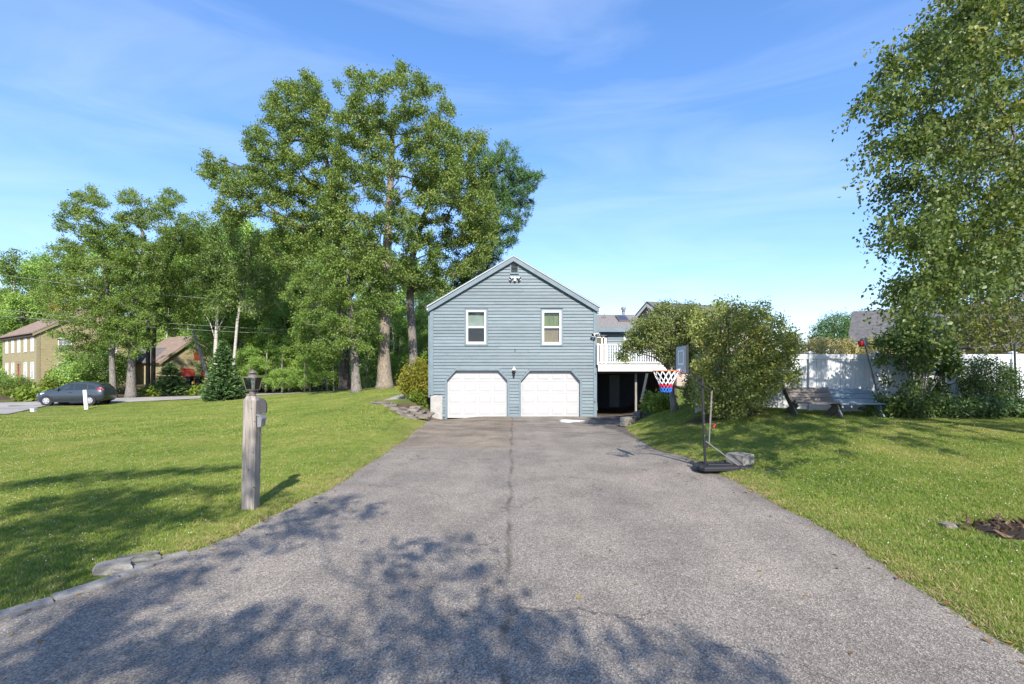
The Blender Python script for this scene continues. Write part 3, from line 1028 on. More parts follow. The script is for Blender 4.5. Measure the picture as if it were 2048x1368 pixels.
q = [roofpt(*p) for p in ((1230.5, 633.8), (1250.5, 633.8), (1259.5, 644.3), (1238.5, 644.3))]
up = Vector((0, -.25, 1)).normalized()
sk = obj('skylight', MB().prism([p - up * .03 for p in q], up * .14), M['bronze'], house)
cq = sum(q, Vector()) / 4
obj('skylight_pane', MB().prism([cq + (p - cq) * .80 + up * .112 for p in q], up * .006), plain('dark_glass', (0.035, 0.030, 0.028), 0.3, 0, 0.3), sk)
c = roofpt(1208, 637)
obj('roof_bracket', MB().box(c + Vector((0, 0, .10)), (.30, .05, .04)).box(c + Vector((-.12, 0, .02)), (.04, .04, .2)).box(c + Vector((.14, 0, .02)), (.04, .04, .2)).box(c + Vector((.02, 0, .19)), (.04, .04, .16)), M['bronze'], house)
c = Vector((WX(1247, 32.5), 32.5, WZ(631, 32.5)))
obj('vent_pipe', MB().lathe([(.09, -.5), (.09, .25), (.13, .27), (.13, .30), (.08, .31), (.08, .36), (.15, .37), (.15, .52), (.02, .56)], c, 10), M['steel'], house, smooth=True)
sd = obj('sliding_door', MB().box2((dx0, YW - .05, zf), (dx0 + .09, YW - .002, dz1)).box2((dx1 - .12, YW - .05, zf), (dx1, YW - .002, dz1)).box2((dx0, YW - .05, dz1 - .1), (dx1, YW - .002, dz1 + .06)).box2(((dx0 + dx1) / 2 + .02, YW - .05, zf), ((dx0 + dx1) / 2 + .09, YW - .002, dz1)), M['white'], house)
obj('pane', MB().box2((dx0 + .09, YW - .03, zf), (dx1 - .12, YW - .024, dz1 - .1)), M['glass'], sd)
obj('curtain', MB().box2((dx0 + .09, YW - .012, zf), (dx1 - .12, YW - .008, dz1 - .1)), M['curtain_brown'], sd)
wn_ = obj('window', MB().box2((wwx0, YW - .05, wwz0), (wwx0 + .08, YW - .002, wwz1)).box2((wwx1 - .08, YW - .05, wwz0), (wwx1, YW - .002, wwz1)).box2((wwx0, YW - .05, wwz1 - .08), (wwx1, YW - .002, wwz1)).box2((wwx0, YW - .05, wwz0), (wwx1, YW - .002, wwz0 + .08)).box2((wwx0, YW - .045, (wwz0 + wwz1) / 2 + .1), (wwx1, YW - .002, (wwz0 + wwz1) / 2 + .15)), M['white'], house)
obj('pane', MB().box2((wwx0 + .08, YW - .03, wwz0 + .08), (wwx1 - .08, YW - .024, wwz1 - .08)), M['glass'], wn_)
obj('blind', MB().box2((wwx0 + .08, YW - .012, wwz0 + .08), (wwx1 - .08, YW - .008, wwz1 - .08)), M['shade_grey'], wn_)
# lower storey under the deck: a pale door panel in siding coloured dark for the shade there
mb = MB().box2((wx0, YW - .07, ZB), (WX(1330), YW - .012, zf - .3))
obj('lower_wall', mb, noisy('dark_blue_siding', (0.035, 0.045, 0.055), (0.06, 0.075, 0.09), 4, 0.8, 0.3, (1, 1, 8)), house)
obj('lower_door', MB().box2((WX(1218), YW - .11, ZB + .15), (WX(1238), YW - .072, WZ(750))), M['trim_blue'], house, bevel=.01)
obj('lower_wall', MB().box2((HX(1352), 23.2, ZB), (HX(1352) + .1, YW, zf - .28)), M['dark_wood'], house)

# ------------------------------------------------------------------ deck
YD = 22.75
deck = thing('deck', 'raised deck with white baluster railing beside the garage end of the house', 'deck', (HX(1260), YD, ZB))


def DX_(px): return (px - 1024) * YD / F
def DZ_(py): return CAMZ + (HY - py) * YD / F


da, db = X1 + .03, DX_(1352)
obj('fascia', MB().box2((da, YD, DZ_(742.5)), (db, YD + .04, DZ_(728))), M['white'], deck, bevel=.004)
for k in range(34):
    y0 = YD - .02 + k * .142
    obj('deck_plank', MB().box2((da, y0, DZ_(728) - .04 + .03), (db, y0 + .137, DZ_(728) + .02)), M['bench_brown'], deck)
for k in range(9):
    x = da + .25 + k * (db - da - .4) / 8
    obj('joist', MB().box2((x, YD + .045, DZ_(742.5) + .05), (x + .04, YW - .1, DZ_(728) - .015)), M['dark_wood'], deck)
obj('beam', MB().box2((da, YD + .3, DZ_(742.5) - .10), (db, YD + .38, DZ_(742.5) + .045)), M['dark_wood'], deck)
zt, zb_ = DZ_(688), DZ_(725)
obj('top_rail', MB().box2((da, YD - .01, zt - .04), (db, YD + .08, zt)), M['white'], deck, bevel=.005)
obj('bottom_rail', MB().box2((da, YD + .01, zb_ - .03), (db, YD + .06, zb_ + .03)), M['white'], deck)
x = da + .12
while x < db - .05:
    obj('baluster', MB().box2((x - .018, YD + .02, zb_ + .03), (x + .018, YD + .055, zt - .04)), M['white'], deck)
    x += .108
for px in (1196, 1258, 1320, 1350):
    obj('rail_post', MB().box2((DX_(px) - .045, YD - .012, DZ_(728) - .03), (DX_(px) + .045, YD + .082, zt + .03)), M['white'], deck)
for px, d in ((1272, 23.4), (1351, 23.0)):
    x = (px - 1024) * d / F
    obj('post', MB().box2((x - .045, d, gz(x, d) - .1), (x + .045, d + .09, DZ_(742.5) + .05)), M['dark_wood'] if px > 1300 else M['wood_grey'], deck)
# lattice on the garage side of the space below
for k in range(7):
    for sgn in (-1, 1):
        y = YD + .5 + k * .55
        z0, z1 = ZB + .3, DZ_(745)
        obj('lattice_strip', MB().bar((X1 + .05 + .015 * sgn, y, z0 if sgn > 0 else z1), (X1 + .05 + .015 * sgn, y + .55, z1 if sgn > 0 else z0), .012, .04, (1, 0, 0)), M['trim_blue'], deck)


# ------------------------------------------------------------------ white privacy fence
YF = 15.7
fence = thing('fence', 'tall white vinyl privacy fence along the far edge of the right lawn', 'fence', (9.3, YF, 0.6))
fx0, fx1 = 5.75, 18.3
ftop = CAMZ + (HY - 708.5) * YF / F
rr = random.Random(5)
posts = [(1620 - 1024) * YF / F + k * 2.12 for k in range(-1, 5)]
bw = 0.152
k = 0
x = fx0
while x < fx1:
    if not any(abs(x + bw / 2 - p) < .10 for p in posts):
        zb = gz(x, YF) + .02
        obj('board', MB().box2((x + .006, YF - .012 + rr.uniform(-.005, .005), zb), (x + bw - .006, YF + .018, ftop - .10)), M['white_pvc'], fence)
    x += bw
prev = fx0
for p in posts + [fx1 + .06]:
    a, b = prev, p - .062
    if b - a > .2:
        obj('top_rail', MB().box2((a, YF - .03, ftop - .155), (b, YF + .03, ftop)), M['white_pvc'], fence, bevel=.006)
        zz = max(gz(a, YF), gz(b, YF)) + .06
        obj('bottom_rail', MB().box2((a, YF - .03, zz), (b, YF + .03, zz + .15)), M['white_pvc'], fence, bevel=.006)
    prev = p + .062
for p in posts:
    po = obj('post', MB().box2((p - .0635, YF - .0635, gz(p, YF) - .1), (p + .0635, YF + .0635, ftop + .035)), M['white_pvc'], fence, bevel=.006)
    obj('post_cap', MB().add([(p - .078, YF - .078, ftop + .036), (p + .078, YF - .078, ftop + .036), (p + .078, YF + .078, ftop + .036), (p - .078, YF + .078, ftop + .036),
                              (p - .078, YF - .078, ftop + .06), (p + .078, YF - .078, ftop + .06), (p + .078, YF + .078, ftop + .06), (p - .078, YF + .078, ftop + .06), (p, YF, ftop + .10)],
                             [(0, 3, 2, 1), (0, 1, 5, 4), (1, 2, 6, 5), (2, 3, 7, 6), (3, 0, 4, 7), (4, 5, 8), (5, 6, 8), (6, 7, 8), (7, 4, 8)]), M['white_pvc'], po)
obj('latch', MB().tube([(posts[2] - .10, YF - .03, ftop - .62), (posts[2] - .10, YF - .09, ftop - .66), (posts[2] - .06, YF - .09, ftop - .72), (posts[2] - .04, YF - .05, ftop - .68)], .012, 5), M['black'], fence)


# ------------------------------------------------------------------ two X-legged benches
def bench(label, xl, xr, y, mat, group):
    zg = min(gz(xl, y), gz(xr, y))
    b = thing('bench', label, 'bench', ((xl + xr) / 2, y, zg), group)
    for x in (xl + .03, xr - .03):
        g0 = gz(x, y)
        obj('leg', MB().bar((x, y + .36, g0 + .80), (x, y - .34, g0 - .02), .045, .17, (0, .75, .66)), mat, b, bevel=.004)
        s = .047 if x < (xl + xr) / 2 else -.047
        obj('leg', MB().bar((x + s, y - .30, g0 + .35), (x + s, y + .26, g0 - .02), .045, .22, (0, -.75, .66)), mat, b, bevel=.004)
    zs_ = (gz(xl, y) + gz(xr, y)) / 2
    rr = random.Random(int(xl * 100))
    for k in range(2):
        yy = y - .37 + k * .195
        obj('seat_board', MB().box((((xl + xr) / 2), yy + .09, zs_ + .385 + rr.uniform(-.003, .003)), (xr - xl + .04, .185, .042)), mat, b, bevel=.004)
    for k in range(3):
        t = .52 + k * .185
        # slats lie on the front of the long legs
        c = Vector(((xl + xr) / 2, y - .34 + .70 * t - .055, zs_ + .80 * t + .02))
        nrm = Vector((0, -.753, .658))
        Mx = Matrix(((1, 0, 0), (0, .658, -.753), (0, .753, .658))).transposed()
        obj('back_slat', MB().bar(c - Vector(((xr - xl) / 2 - .06, 0, 0)), c + Vector(((xr - xl) / 2 - .06, 0, 0)), .03, .178, (0, .66, .753)), mat, b, bevel=.004)
    return b


YBN = 14.5
bench('weathered grey-brown wooden bench with X-shaped ends in front of the white fence', (1577 - 1024) * YBN / F, (1668 - 1024) * YBN / F, YBN, M['bench_brown'], 'benches along the white fence')
YBN = 14.75
bench('faded blue-grey wooden bench between the brown bench and the leaning pole', (1665 - 1024) * YBN / F, (1751 - 1024) * YBN / F, YBN, M['bench_blue'], 'benches along the white fence')

# ------------------------------------------------------------------ pole leaning on the fence
pl = thing('leaning_pole', 'long wooden pole with a grey and red head leaning against the white fence', 'pole', on(1766, 15.1))
p0, p1 = on(1766, 15.1, -.02), W(1730, 690, 15.45)
d = (p1 - p0).normalized()
obj('shaft', MB().tube([p0, p0.lerp(p1, .55), p1], [.024, .024, .02], 8), M['bench_brown'], pl, smooth=True)
obj('shaft_sleeve', MB().tube([p0.lerp(p1, .52), p0.lerp(p1, .58)], .03, 8), M['bronze'], pl)
obj('head_block', MB().bar(p1 - d * .03, p1 + d * .22, .12, .16, (0, 1, .2)), M['concrete'], pl, bevel=.01)
s = Vector((-1, 0, -.25)).normalized()
obj('red_block', MB().bar(p1 + d * .05 + s * .11 - d * .07, p1 + d * .05 + s * .11 + d * .12, .09, .13, (0, 1, .2)), M['red'], pl, bevel=.008)

pb = thing('pole', 'slim dark green upright pole in front of the fence at the far right', 'pole', on(2033, 15.2))
obj('shaft', MB().tube([on(2033, 15.2, -.05), W(2029, 690, 15.2)], .028, 8), plain('dark_green_pole', (0.02, 0.035, 0.028), 0.5), pb, smooth=True)
obj('pole_cap', MB().lathe([(.035, 0), (.035, .03), (.01, .05)], W(2029, 690, 15.2), 8), M['black'], pb)

# ------------------------------------------------------------------ lamp post on the left
PD = 6.7
s_ = PD / F
base = W(501, 1020, PD)
base.z = gz(base.x, base.y)
post = thing('lamp_post', 'weathered grey wooden lamp post with glass lantern on the left lawn', 'lamp post', base)
lean = Vector(((505.3 - 500.8) * s_, 0, 0))
hw = 25.6 * s_ / 2
ztop = W(0, 792, PD).z
zsh = W(0, 800.5, PD).z
mb = MB()
vs, fs = [], []
lev = [(base.z - .1, hw), (base.z + .4, hw), (zsh, hw), (ztop, hw * .70)]
for z, r in lev:
    t = (z - base.z) / (ztop - base.z)
    c = Vector((base.x, base.y, z)) + lean * t
    ch = r * .88
    for dx, dy_ in ((-r, -ch), (-ch, -r), (ch, -r), (r, -ch), (r, ch), (ch, r), (-ch, r), (-r, ch)):
        vs.append(c + Vector((dx, dy_, 0)))
for i in range(len(lev) - 1):
    for k in range(8): fs.append((i * 8 + k, i * 8 + (k + 1) % 8, i * 8 + 8 + (k + 1) % 8, i * 8 + 8 + k))
fs.append(tuple((len(lev) - 1) * 8 + k for k in range(8)))
obj('post', mb.add(vs, fs), M['wood_grey'], post)
for px, py in ((503, 737 + 80), (509, 843), (497, 940), (506, 905), (513, 862), (508, 975)):
    c = W(px, py, PD - hw - .001)
    obj('knot', MB().tube([c + Vector((0, .004, 0)), c - Vector((0, .002, 0))], .008, 7), M['dark_wood'], post)
tc = Vector((base.x, base.y, 0)) + lean
LZ = lambda py: W(0, py, PD).z
obj('collar', MB().lathe([(.041, LZ(792.5)), (.041, LZ(783)), (.034, LZ(783)), (.034, LZ(781)), (.06, LZ(780.5)), (.06, LZ(779.5))], tc, 14), M['bronze'], post, smooth=True)
lant = obj('lantern', MB().lathe([(.083, LZ(780.5)), (.086, LZ(778.5)), (.04, LZ(778))], tc, 4, math.radians(40)), M['bronze'], post)
r0, r1, za, zb = .083, .118, LZ(779), LZ(755)
mb = MB()
for k in range(4):
    a = math.radians(40) + k * math.pi / 2
    d0 = Vector((math.cos(a), math.sin(a), 0))
    mb.bar(tc + d0 * r0 + Vector((0, 0, za)), tc + d0 * r1 + Vector((0, 0, zb)), .007, .007)
    a2 = a + math.pi / 2
    d1 = Vector((math.cos(a2), math.sin(a2), 0))
    mb.bar(tc + d0 * r1 + Vector((0, 0, zb)), tc + d1 * r1 + Vector((0, 0, zb)), .007, .007)
obj('frame', mb, M['bronze'], lant)
for k in range(4):
    a = math.radians(40) + k * math.pi / 2
    d0, d1 = Vector((math.cos(a), math.sin(a), 0)), Vector((math.cos(a + math.pi / 2), math.sin(a + math.pi / 2), 0))
    q = [tc + d0 * r0 + Vector((0, 0, za)), tc + d1 * r0 + Vector((0, 0, za)), tc + d1 * r1 + Vector((0, 0, zb)), tc + d0 * r1 + Vector((0, 0, zb))]
    cc = sum(q, Vector()) / 4
    q = [cc + (p - cc) * .97 for p in q]
    obj('pane', MB().prism(q, (d0 + d1).normalized() * -.003), M['lantern_glass'], lant)
obj('cap', MB().lathe([(.075, LZ(757)), (.072, LZ(754.5)), (.062, LZ(752)), (.05, LZ(750)), (.03, LZ(748.6)), (.028, LZ(747.4)), (.055, LZ(746)), (.052, LZ(743.6)), (.03, LZ(741.2)), (.008, LZ(740.4)), (.008, LZ(738.8)), (.001, LZ(738))], tc, 16), M['bronze'], lant, smooth=True)
obj('candle', MB().lathe([(.014, LZ(779)), (.014, LZ(768)), (.02, LZ(767)), (.024, LZ(763)), (.012, LZ(758.5)), (.003, LZ(757))], tc, 10), M['white'], lant, smooth=True)
# arch-topped board and small lidded box on its right side
bx = base.x + lean.x + hw
prof = [(-.02, LZ(826.5)), (-.02, LZ(796.5)), (.025, LZ(797.5)), (.055, LZ(801)), (.075, LZ(807)), (.08, LZ(813)), (.078, LZ(824)), (.06, LZ(826.5))]
obj('sign_board', MB().prism([(bx + x + .006, base.y + .02, z) for x, z in prof], (0, .03, 0)), plain('charcoal_board', (0.055, 0.055, 0.062), 0.75), post)
mb = MB()
q = [(.0, LZ(853.5)), (.048, LZ(853)), (.060, LZ(835)), (.0, LZ(831))]
bxo = obj('hanging_box', MB().prism([(bx + x + .004, base.y - .06, z) for x, z in q], (0, .12, 0)), M['steel'], post)
obj('box_lid', MB().prism([(bx + x, base.y - .07, z) for x, z in ((-.005, LZ(830)), (-.005, LZ(827.5)), (.045, LZ(830)), (.074, LZ(836)), (.074, LZ(838)), (.04, LZ(832.5)))], (0, .14, 0)), M['steel'], bxo)

# ------------------------------------------------------------------ basketball hoop
HP = 9.1
gb = gz(3.85, HP) + .005
gsl = .02
hoop = thing('basketball_hoop', 'low portable basketball hoop with black pole and red white and blue net', 'basketball hoop', (3.9, HP, gb))
mb = MB()
zt_ = gb + .058
x0, x1, y0, y1 = 3.33, 4.30, HP - .30, HP + .28
fr = [(x0 + .06, y0), (x1 - .04, y0 - .02), (x1, y0 + .04), (x1, y1 - .05), (x1 - .05, y1), (x0 + .14, y1), (x0, (y0 + y1) / 2 + .14), (x0 - .03, (y0 + y1) / 2 - .1)]
ins = lambda t: [((x - 3.82) * t + 3.82, (y - HP) * t + HP) for x, y in fr]
lv = [(1.0, gb - .02), (1.0, gb + .034), (.95, zt_ - .01), (.9, zt_)]
vs, fs = [], []
for t, z in lv: vs += [(x, y, z + gsl * (x - 3.8)) for x, y in ins(t)]
for i in range(3):
    for k in range(8): fs.append((i * 8 + k, i * 8 + (k + 1) % 8, i * 8 + 8 + (k + 1) % 8, i * 8 + 8 + k))
fs.append(tuple(24 + k for k in range(8)))
hb = obj('base', mb.add(vs, fs), M['black_plastic'], hoop, bevel=.008)
for yy in (-.13, .13): obj('base_rib', MB().box((3.78, HP + yy, zt_ + .004), (.55, .05, .02)), M['black_plastic'], hb, bevel=.006)
for yy in (-.22, .22): obj('wheel', MB().tube([(3.36, HP + yy - .02, gb + .04), (3.36, HP + yy + .02, gb + .04)], .034, 12), M['black_plastic'], hb)
P = lambda px, py, dd=0: W(px, py, HP + dd)
pb_, pt_ = P(1410.5, 925), P(1404, 757)
pb_.z = gb + .03
obj('pole', MB().tube([pb_, pt_], .024, 10), M['black'], hoop, smooth=True)
for k in range(3): obj('bolt', MB().tube([pb_.lerp(pt_, .34 + .13 * k) + Vector((0, -.022, 0)), pb_.lerp(pt_, .34 + .13 * k) + Vector((0, -.034, 0))], .009, 6), M['steel'], hoop)
for dd in (-.045, .045):
    obj('arm', MB().tube([P(1423.5, 782, dd), P(1372, 750.5, dd)], .012, 6), M['black'], hoop)
    obj('arm', MB().tube([P(1405, 758, dd), P(1373, 738.5, dd)], .011, 6), M['black'], hoop)
    obj('brace', MB().tube([P(1411.5, 882.5, dd * .5), P(1484, 936, dd * 4 - .05)], .010, 6), M['steel'] if dd < 0 else M['black'], hoop)
obj('strut', MB().tube([P(1423.5, 781), P(1420, 850)], .017, 8), M['bench_brown'], hoop, smooth=True)
obj('strut', MB().tube([P(1420, 850), P(1418, 886)], .012, 8), M['steel'], hoop, smooth=True)
hd = obj('handle', MB().tube([P(1420, 843), P(1431, 845), P(1430, 851), P(1421, 861)], .012, 6), M['black'], hoop)
obj('grip', MB().tube([P(1430.5, 848), P(1427, 855)], .014, 8), M['red'], hd)
obj('gusset', MB().prism([P(1409, 880, -.02), P(1418, 886, -.02), P(1413, 897, -.02)], (0, .04, 0)), M['black'], hoop)
# board stands square to the rim: its plane runs away from the camera
bx_ = 3.075
zb0, zb1 = P(0, 747.5).z, P(0, 692).z
yb0, yb1 = HP - .29, HP + .29
bd = obj('backboard', MB().box2((bx_, yb0, zb0), (bx_ + .022, yb1, zb1)), M['acrylic'], hoop, bevel=.004)
fr = MB()
for a, b in (((yb0 - .006, zb0), (yb0 + .006, zb1)), ((yb1 - .006, zb0), (yb1 + .006, zb1)), ((yb0, zb1 - .006), (yb1, zb1 + .006)), ((yb0, zb0 - .006), (yb1, zb0 + .006))):
    fr.box2((bx_ - .008, a[0], a[1]), (bx_ + .035, b[0], b[1]))
obj('board_frame', fr, M['black'], bd)
zq0, zq1, yq = zb0 + .16, zb0 + .43, .15
for a, b in (((-yq, zq0), (-yq + .03, zq1)), ((yq - .03, zq0), (yq, zq1)), ((-yq + .03, zq1 - .03), (yq - .03, zq1)), ((-yq + .03, zq0), (yq - .03, zq0 + .03))):
    obj('target_stripe', MB().box2((bx_ - .004, HP + a[0], a[1]), (bx_ - .001, HP + b[0], b[1])), M['white'], bd)
rc = P(1330, 741.5)
rc.x, rc.y = bx_ - .275, HP
R_ = .226
obj('rim', MB().ring([rc + Vector((R_ * math.cos(a), R_ * math.sin(a), 0)) for a in np.linspace(0, 2 * math.pi, 28, endpoint=False)], .0095, 8), M['orange'], hoop, smooth='all')
br = obj('rim_bracket', MB().prism([(bx_ - .002, HP - .07, rc.z - .09), (bx_ - .002, HP - .07, rc.z + .055), (bx_ - .03, HP - .07, rc.z + .05), (bx_ - .07, HP - .07, rc.z + .01), (bx_ - .07, HP - .07, rc.z - .012), (bx_ - .02, HP - .07, rc.z - .06)], (0, .14, 0)), M['white'], hoop)
obj('bracket_stripe', MB().bar((bx_ - .073, HP - .08, rc.z - .005), (bx_ - .004, HP - .08, rc.z - .055), .004, .025), M['orange'], br)
nl = 12
rows = [(R_, rc.z - .005), (.185, rc.z - .10), (.145, rc.z - .185), (.118, rc.z - .245), (.108, rc.z - .30), (.10, rc.z - .345), (.088, rc.z - .39)]
nets = [MB(), MB(), MB()]
for i in range(len(rows) - 1):
    m = nets[0] if i < 3 else nets[1] if i < 4 else nets[2]
    for k in range(nl):
        for sgn in (-1, 1):
            a0 = 2 * math.pi * (k + .5 * (i % 2)) / nl
            a1 = a0 + sgn * math.pi / nl
            m.tube([rc * 1 + Vector((rows[i][0] * math.cos(a0), rows[i][0] * math.sin(a0), rows[i][1] - rc.z)), rc + Vector((rows[i + 1][0] * math.cos(a1), rows[i + 1][0] * math.sin(a1), rows[i + 1][1] - rc.z))], .0055 if i < 3 else .008, 4, cap=False)
for m, mt in zip(nets, ('net_white', 'net_red', 'net_blue')): obj('net', m, M[mt], hoop)

cbk = thing('concrete_block', 'rough grey concrete block weighing down the hoop base', 'concrete block', (4.15, HP - .02, zt_))


def rock(name, c, size, mat, seed, parent=None, rot=0.0, jag=.10, flat_top=True, rnd=.16, **kw):
    r = np.random.default_rng(seed)
    bm = bmesh.new()
    bmesh.ops.create_cube(bm, size=1.0)
    bmesh.ops.subdivide_edges(bm, edges=bm.edges[:], cuts=2, use_grid_fill=True)
    cs, sn = math.cos(rot), math.sin(rot)
    for v in bm.verts:
        p = v.co.copy()
        rr_ = max(abs(p.x), abs(p.y), abs(p.z))
        q = p * (1 - rnd * (p.length / .87) ** 3)
        q += Vector(r.normal(0, jag * .45, 3))
        if flat_top and p.z > .4: q.z = .46 + r.normal(0, jag * .2)
        x, y, z = q.x * size[0], q.y * size[1], q.z * size[2]
        v.co = Vector((x * cs - y * sn, x * sn + y * cs, z)) + Vector(c)
    mb = MB()
    bm.verts.index_update()
    mb.add([v.co.copy() for v in bm.verts], [tuple(v.index for v in f.verts) for f in bm.faces])
    bm.free()
    return obj(name, mb, mat, parent, **kw)


rock('block_body', (4.14, HP - .02, zt_ + .09 + gsl * .34), (.33, .36, .19), M['block'], 3, cbk, .5, .035, rnd=.05)

# ------------------------------------------------------------------ stone work
cw = thing('retaining_wall', 'low stepped wall of grey concrete blocks where the drive meets the right lawn', 'retaining wall', on(1262, 18.6))
rr = random.Random(8)
specs = [(1251, 18.3, .0, 0), (1259, 18.55, 0.02, 0), (1251.5, 18.32, .16, 0), (1260.5, 18.6, .16, .2), (1268, 19.0, .14, .5), (1275, 19.5, .16, .7), (1282, 20.0, .16, .7), (1290, 20.5, .16, .6), (1275, 19.55, .30, .7), (1283.5, 20.05, .31, .7), (1292, 20.5, .31, .5),
         (1299, 20.9, .32, .4), (1306, 21.3, .40, .3), (1314, 21.5, .42, .2), (1300, 21.0, .46, .4)]
for i, (px, d, up, rot) in enumerate(specs):
    x = (px - 1024) * d / F
    rock('block', (x, d, drive_z(d) + .09 + up), (.36 + rr.uniform(-.03, .04), .26, .155), M['block'], 40 + i, cw, .5 + rot + rr.uniform(-.1, .1), .03, rnd=.05)

st = thing('stone_steps', 'rough field stones stepping down from the walk at the left corner of the garage', 'stone steps', (-4.4, 21.6, .1))
rr = random.Random(12)
for i, (px, py, d, sx, sy_, sz) in enumerate([(762, 806, 22.4, .8, .5, .16), (782, 812, 21.8, .6, .5, .18), (775, 809, 22.2, .5, .4, .15), (795, 818, 21.2, .6, .45, .18), (806, 824, 20.6, .5, .4, .2), (820, 815, 21.6, .75, .5, .14), (838, 813, 21.9, .6, .5, .13), (826, 822, 21.1, .8, .4, .15), (845, 820, 21.4, .7, .4, .13), (838, 829, 20.8, .9, .42, .14), (815, 832, 20.0, .6, .4, .16), (852, 826, 21.5, .5, .4, .12), (855, 808, 22.4, .5, .5, .12), (832, 805, 22.6, .5, .5, .14), (848, 803, 22.8, .4, .4, .12), (824, 836, 19.7, .45, .35, .12)]):
    p = W(px, py, d)
    p.z = max(min(p.z, gz(p.x, p.y) + .10), gz(p.x, p.y) + .02)
    rock('stone', p, (sx, sy_, sz), M['stone'], 70 + i, st, rr.uniform(-.5, .5), .09)
pth = thing('walkway', 'pale concrete walk edge leading to the left side of the garage', 'walkway', (-5.6, 24, .4))
q = [W(752, 808, 22.5), W(838, 808, 22.9), W(832, 793, 27.5), W(803, 793, 27.5)]
q = [Vector((p.x, p.y, gz(p.x, p.y))) for p in q]
obj('slab', MB().prism([p + Vector((0, 0, .05)) for p in q], (0, 0, -.2)), M['path'], pth, bevel=.02)

curb = thing('granite_edging', 'row of pale granite slabs edging the drive at the lower left', 'edging', (-3.6, 4.6, 0))
ED = [((-40, 1232), (95, 1192)), ((92, 1192), (222, 1151)), ((222, 1150), (318, 1116)), ((312, 1117), (374, 1102))]
for i, (a, b) in enumerate(ED):
    mk = lambda px, py: Vector(((px - 1024) * (CAMZ / (py - HY)), F * CAMZ / (py - HY), 0))
    A, B = mk(*a), mk(*b)
    dr_ = (B - A).normalized()
    sd_ = Vector((-dr_.y, dr_.x, 0))
    c = (A + B) / 2 - sd_ * (.11, .10, .05, .03)[i]
    w_ = (.15, .17, .155, .13)[i]
    g = rock('slab', (c.x, c.y, gz(c.x, c.y) - .05), ((B - A).length - .01, w_, .15), M['granite'], 90 + i, curb, math.atan2(dr_.y, dr_.x), .035, rnd=.05)
for i, (px, py, sx, sy_, sz, rot, lab) in enumerate([(226, 1122, .27, .20, .12, .62, 'dark flat-topped rock behind the granite edging, the one nearer the frame edge'), (276, 1106, .32, .17, .11, .55, 'mossy lighter rock between the dark rock and the end of the granite edging')]):
    y = F * CAMZ / (py + 16 - HY)
    x = (px - 1024) * y / F
    t = thing('rock', lab, 'rock', (x, y, gz(x, y)), 'rocks behind the granite edging')
    rock('rock_body', (x, y, gz(x, y) + .015), (sx, sy_, sz), M['moss_stone'] if i else M['block'], 100 + i, t, rot, .13, rnd=.03)

# rotten stump in the right lawn
sx_, sy2 = 5.62, 5.62
stp = thing('tree_stump', 'rotten broken tree stump crumbling in the right lawn at the frame edge', 'stump', (sx_, sy2, gz(sx_, sy2)))
M['rot'] = noisy('rotten_wood', (0.015, 0.012, 0.010), (0.12, 0.07, 0.042), 9, 0.95, 0.8, (1, 1, .5), c3=(0.26, 0.20, 0.15), fine=30, vary=.7)
rr = random.Random(2)
obj('rotten_core', MB().lathe([(.42, -.05), (.36, .03), (.25, .05), (.02, .02)], (sx_, sy2, gz(sx_, sy2)), 18, squash=(1.1, .75)), plain('dark_humus', (0.018, 0.013, 0.010), 0.95), stp)
for k in range(85):
    a = rr.uniform(0, 2 * math.pi)
    r = rr.uniform(.10, .46)
    c = Vector((sx_ + 1.1 * r * math.cos(a), sy2 + .75 * r * math.sin(a), gz(sx_, sy2) + .02))
    h = rr.uniform(.01, .085) * (1.2 - abs(r - .42))
    tip = c + Vector((rr.uniform(-.12, .12), rr.uniform(-.06, .06), h))
    w_ = rr.uniform(.012, .05)
    u = Vector((rr.uniform(-1, 1), rr.uniform(-1, 1), 0)).normalized()
    v = Vector((-u.y, u.x, 0)) * .4
    obj('bark_shard', MB().add([c - u * w_ - v * w_, c + u * w_ - v * w_, c + u * w_ + v * w_, c - u * w_ + v * w_, tip - u * w_ * .5, tip + u * w_ * .3, tip + v * w_ * .6], [(0, 1, 5, 4), (1, 2, 6, 5), (2, 3, 6), (3, 0, 4, 6), (4, 5, 6), (0, 3, 2, 1)]), M['rot'], stp)
xq, yq_ = 4.98, 5.70
t = thing('rock', 'small pale stone sunk in the right lawn beside the rotten stump', 'rock', (xq, yq_, gz(xq, yq_)))
rock('rock_body', (xq, yq_, gz(xq, yq_) + .02), (.16, .13, .10), M['stone'], 120, t, .3, .1)
for i, (px, py, d, sz, lab) in enumerate([(1795, 824, 14.6, .22, 'small brown stone edging the bed below the right-hand shrub'), (1832, 826, 14.5, .30, 'yellowish stone edging the bed beside the white-edged plants')]):
    p = on(px, d)
    t = thing('rock', lab, 'rock', p)
    rock('rock_body', p + Vector((0, 0, .05)), (sz * 1.3, sz, sz * .7), M['stone'], 130 + i, t, .3, .1)

# ------------------------------------------------------------------ across the road: marker, box, mailbox, bins
d = 31
b0 = on(173, d)
mk = thing('marker_post', 'leaning flat white utility marker post at the edge of the left lawn', 'marker post', b0)
tp = W(169.5, 780, d)
obj('plate', MB().bar(b0 - Vector((0, 0, .1)), tp, .21, .07, (0, -1, 0)), M['white'], mk, bevel=.01)
obj('label_strip', MB().bar(b0.lerp(tp, .08) + Vector((.03, -.038, 0)), b0.lerp(tp, .42) + Vector((.03, -.038, 0)), .045, .006, (0, -1, 0)), M['black'], mk)
p = on(67, 28.5)
t = thing('utility_box', 'small white box set in the grass of the left lawn', 'utility box', p)
obj('box', MB().box(p + Vector((0, 0, .07)), (.22, .2, .18)), M['white'], t, bevel=.02)
obj('lid', MB().box(p + Vector((0, 0, .17)), (.25, .23, .03)), M['white'], t, bevel=.01)

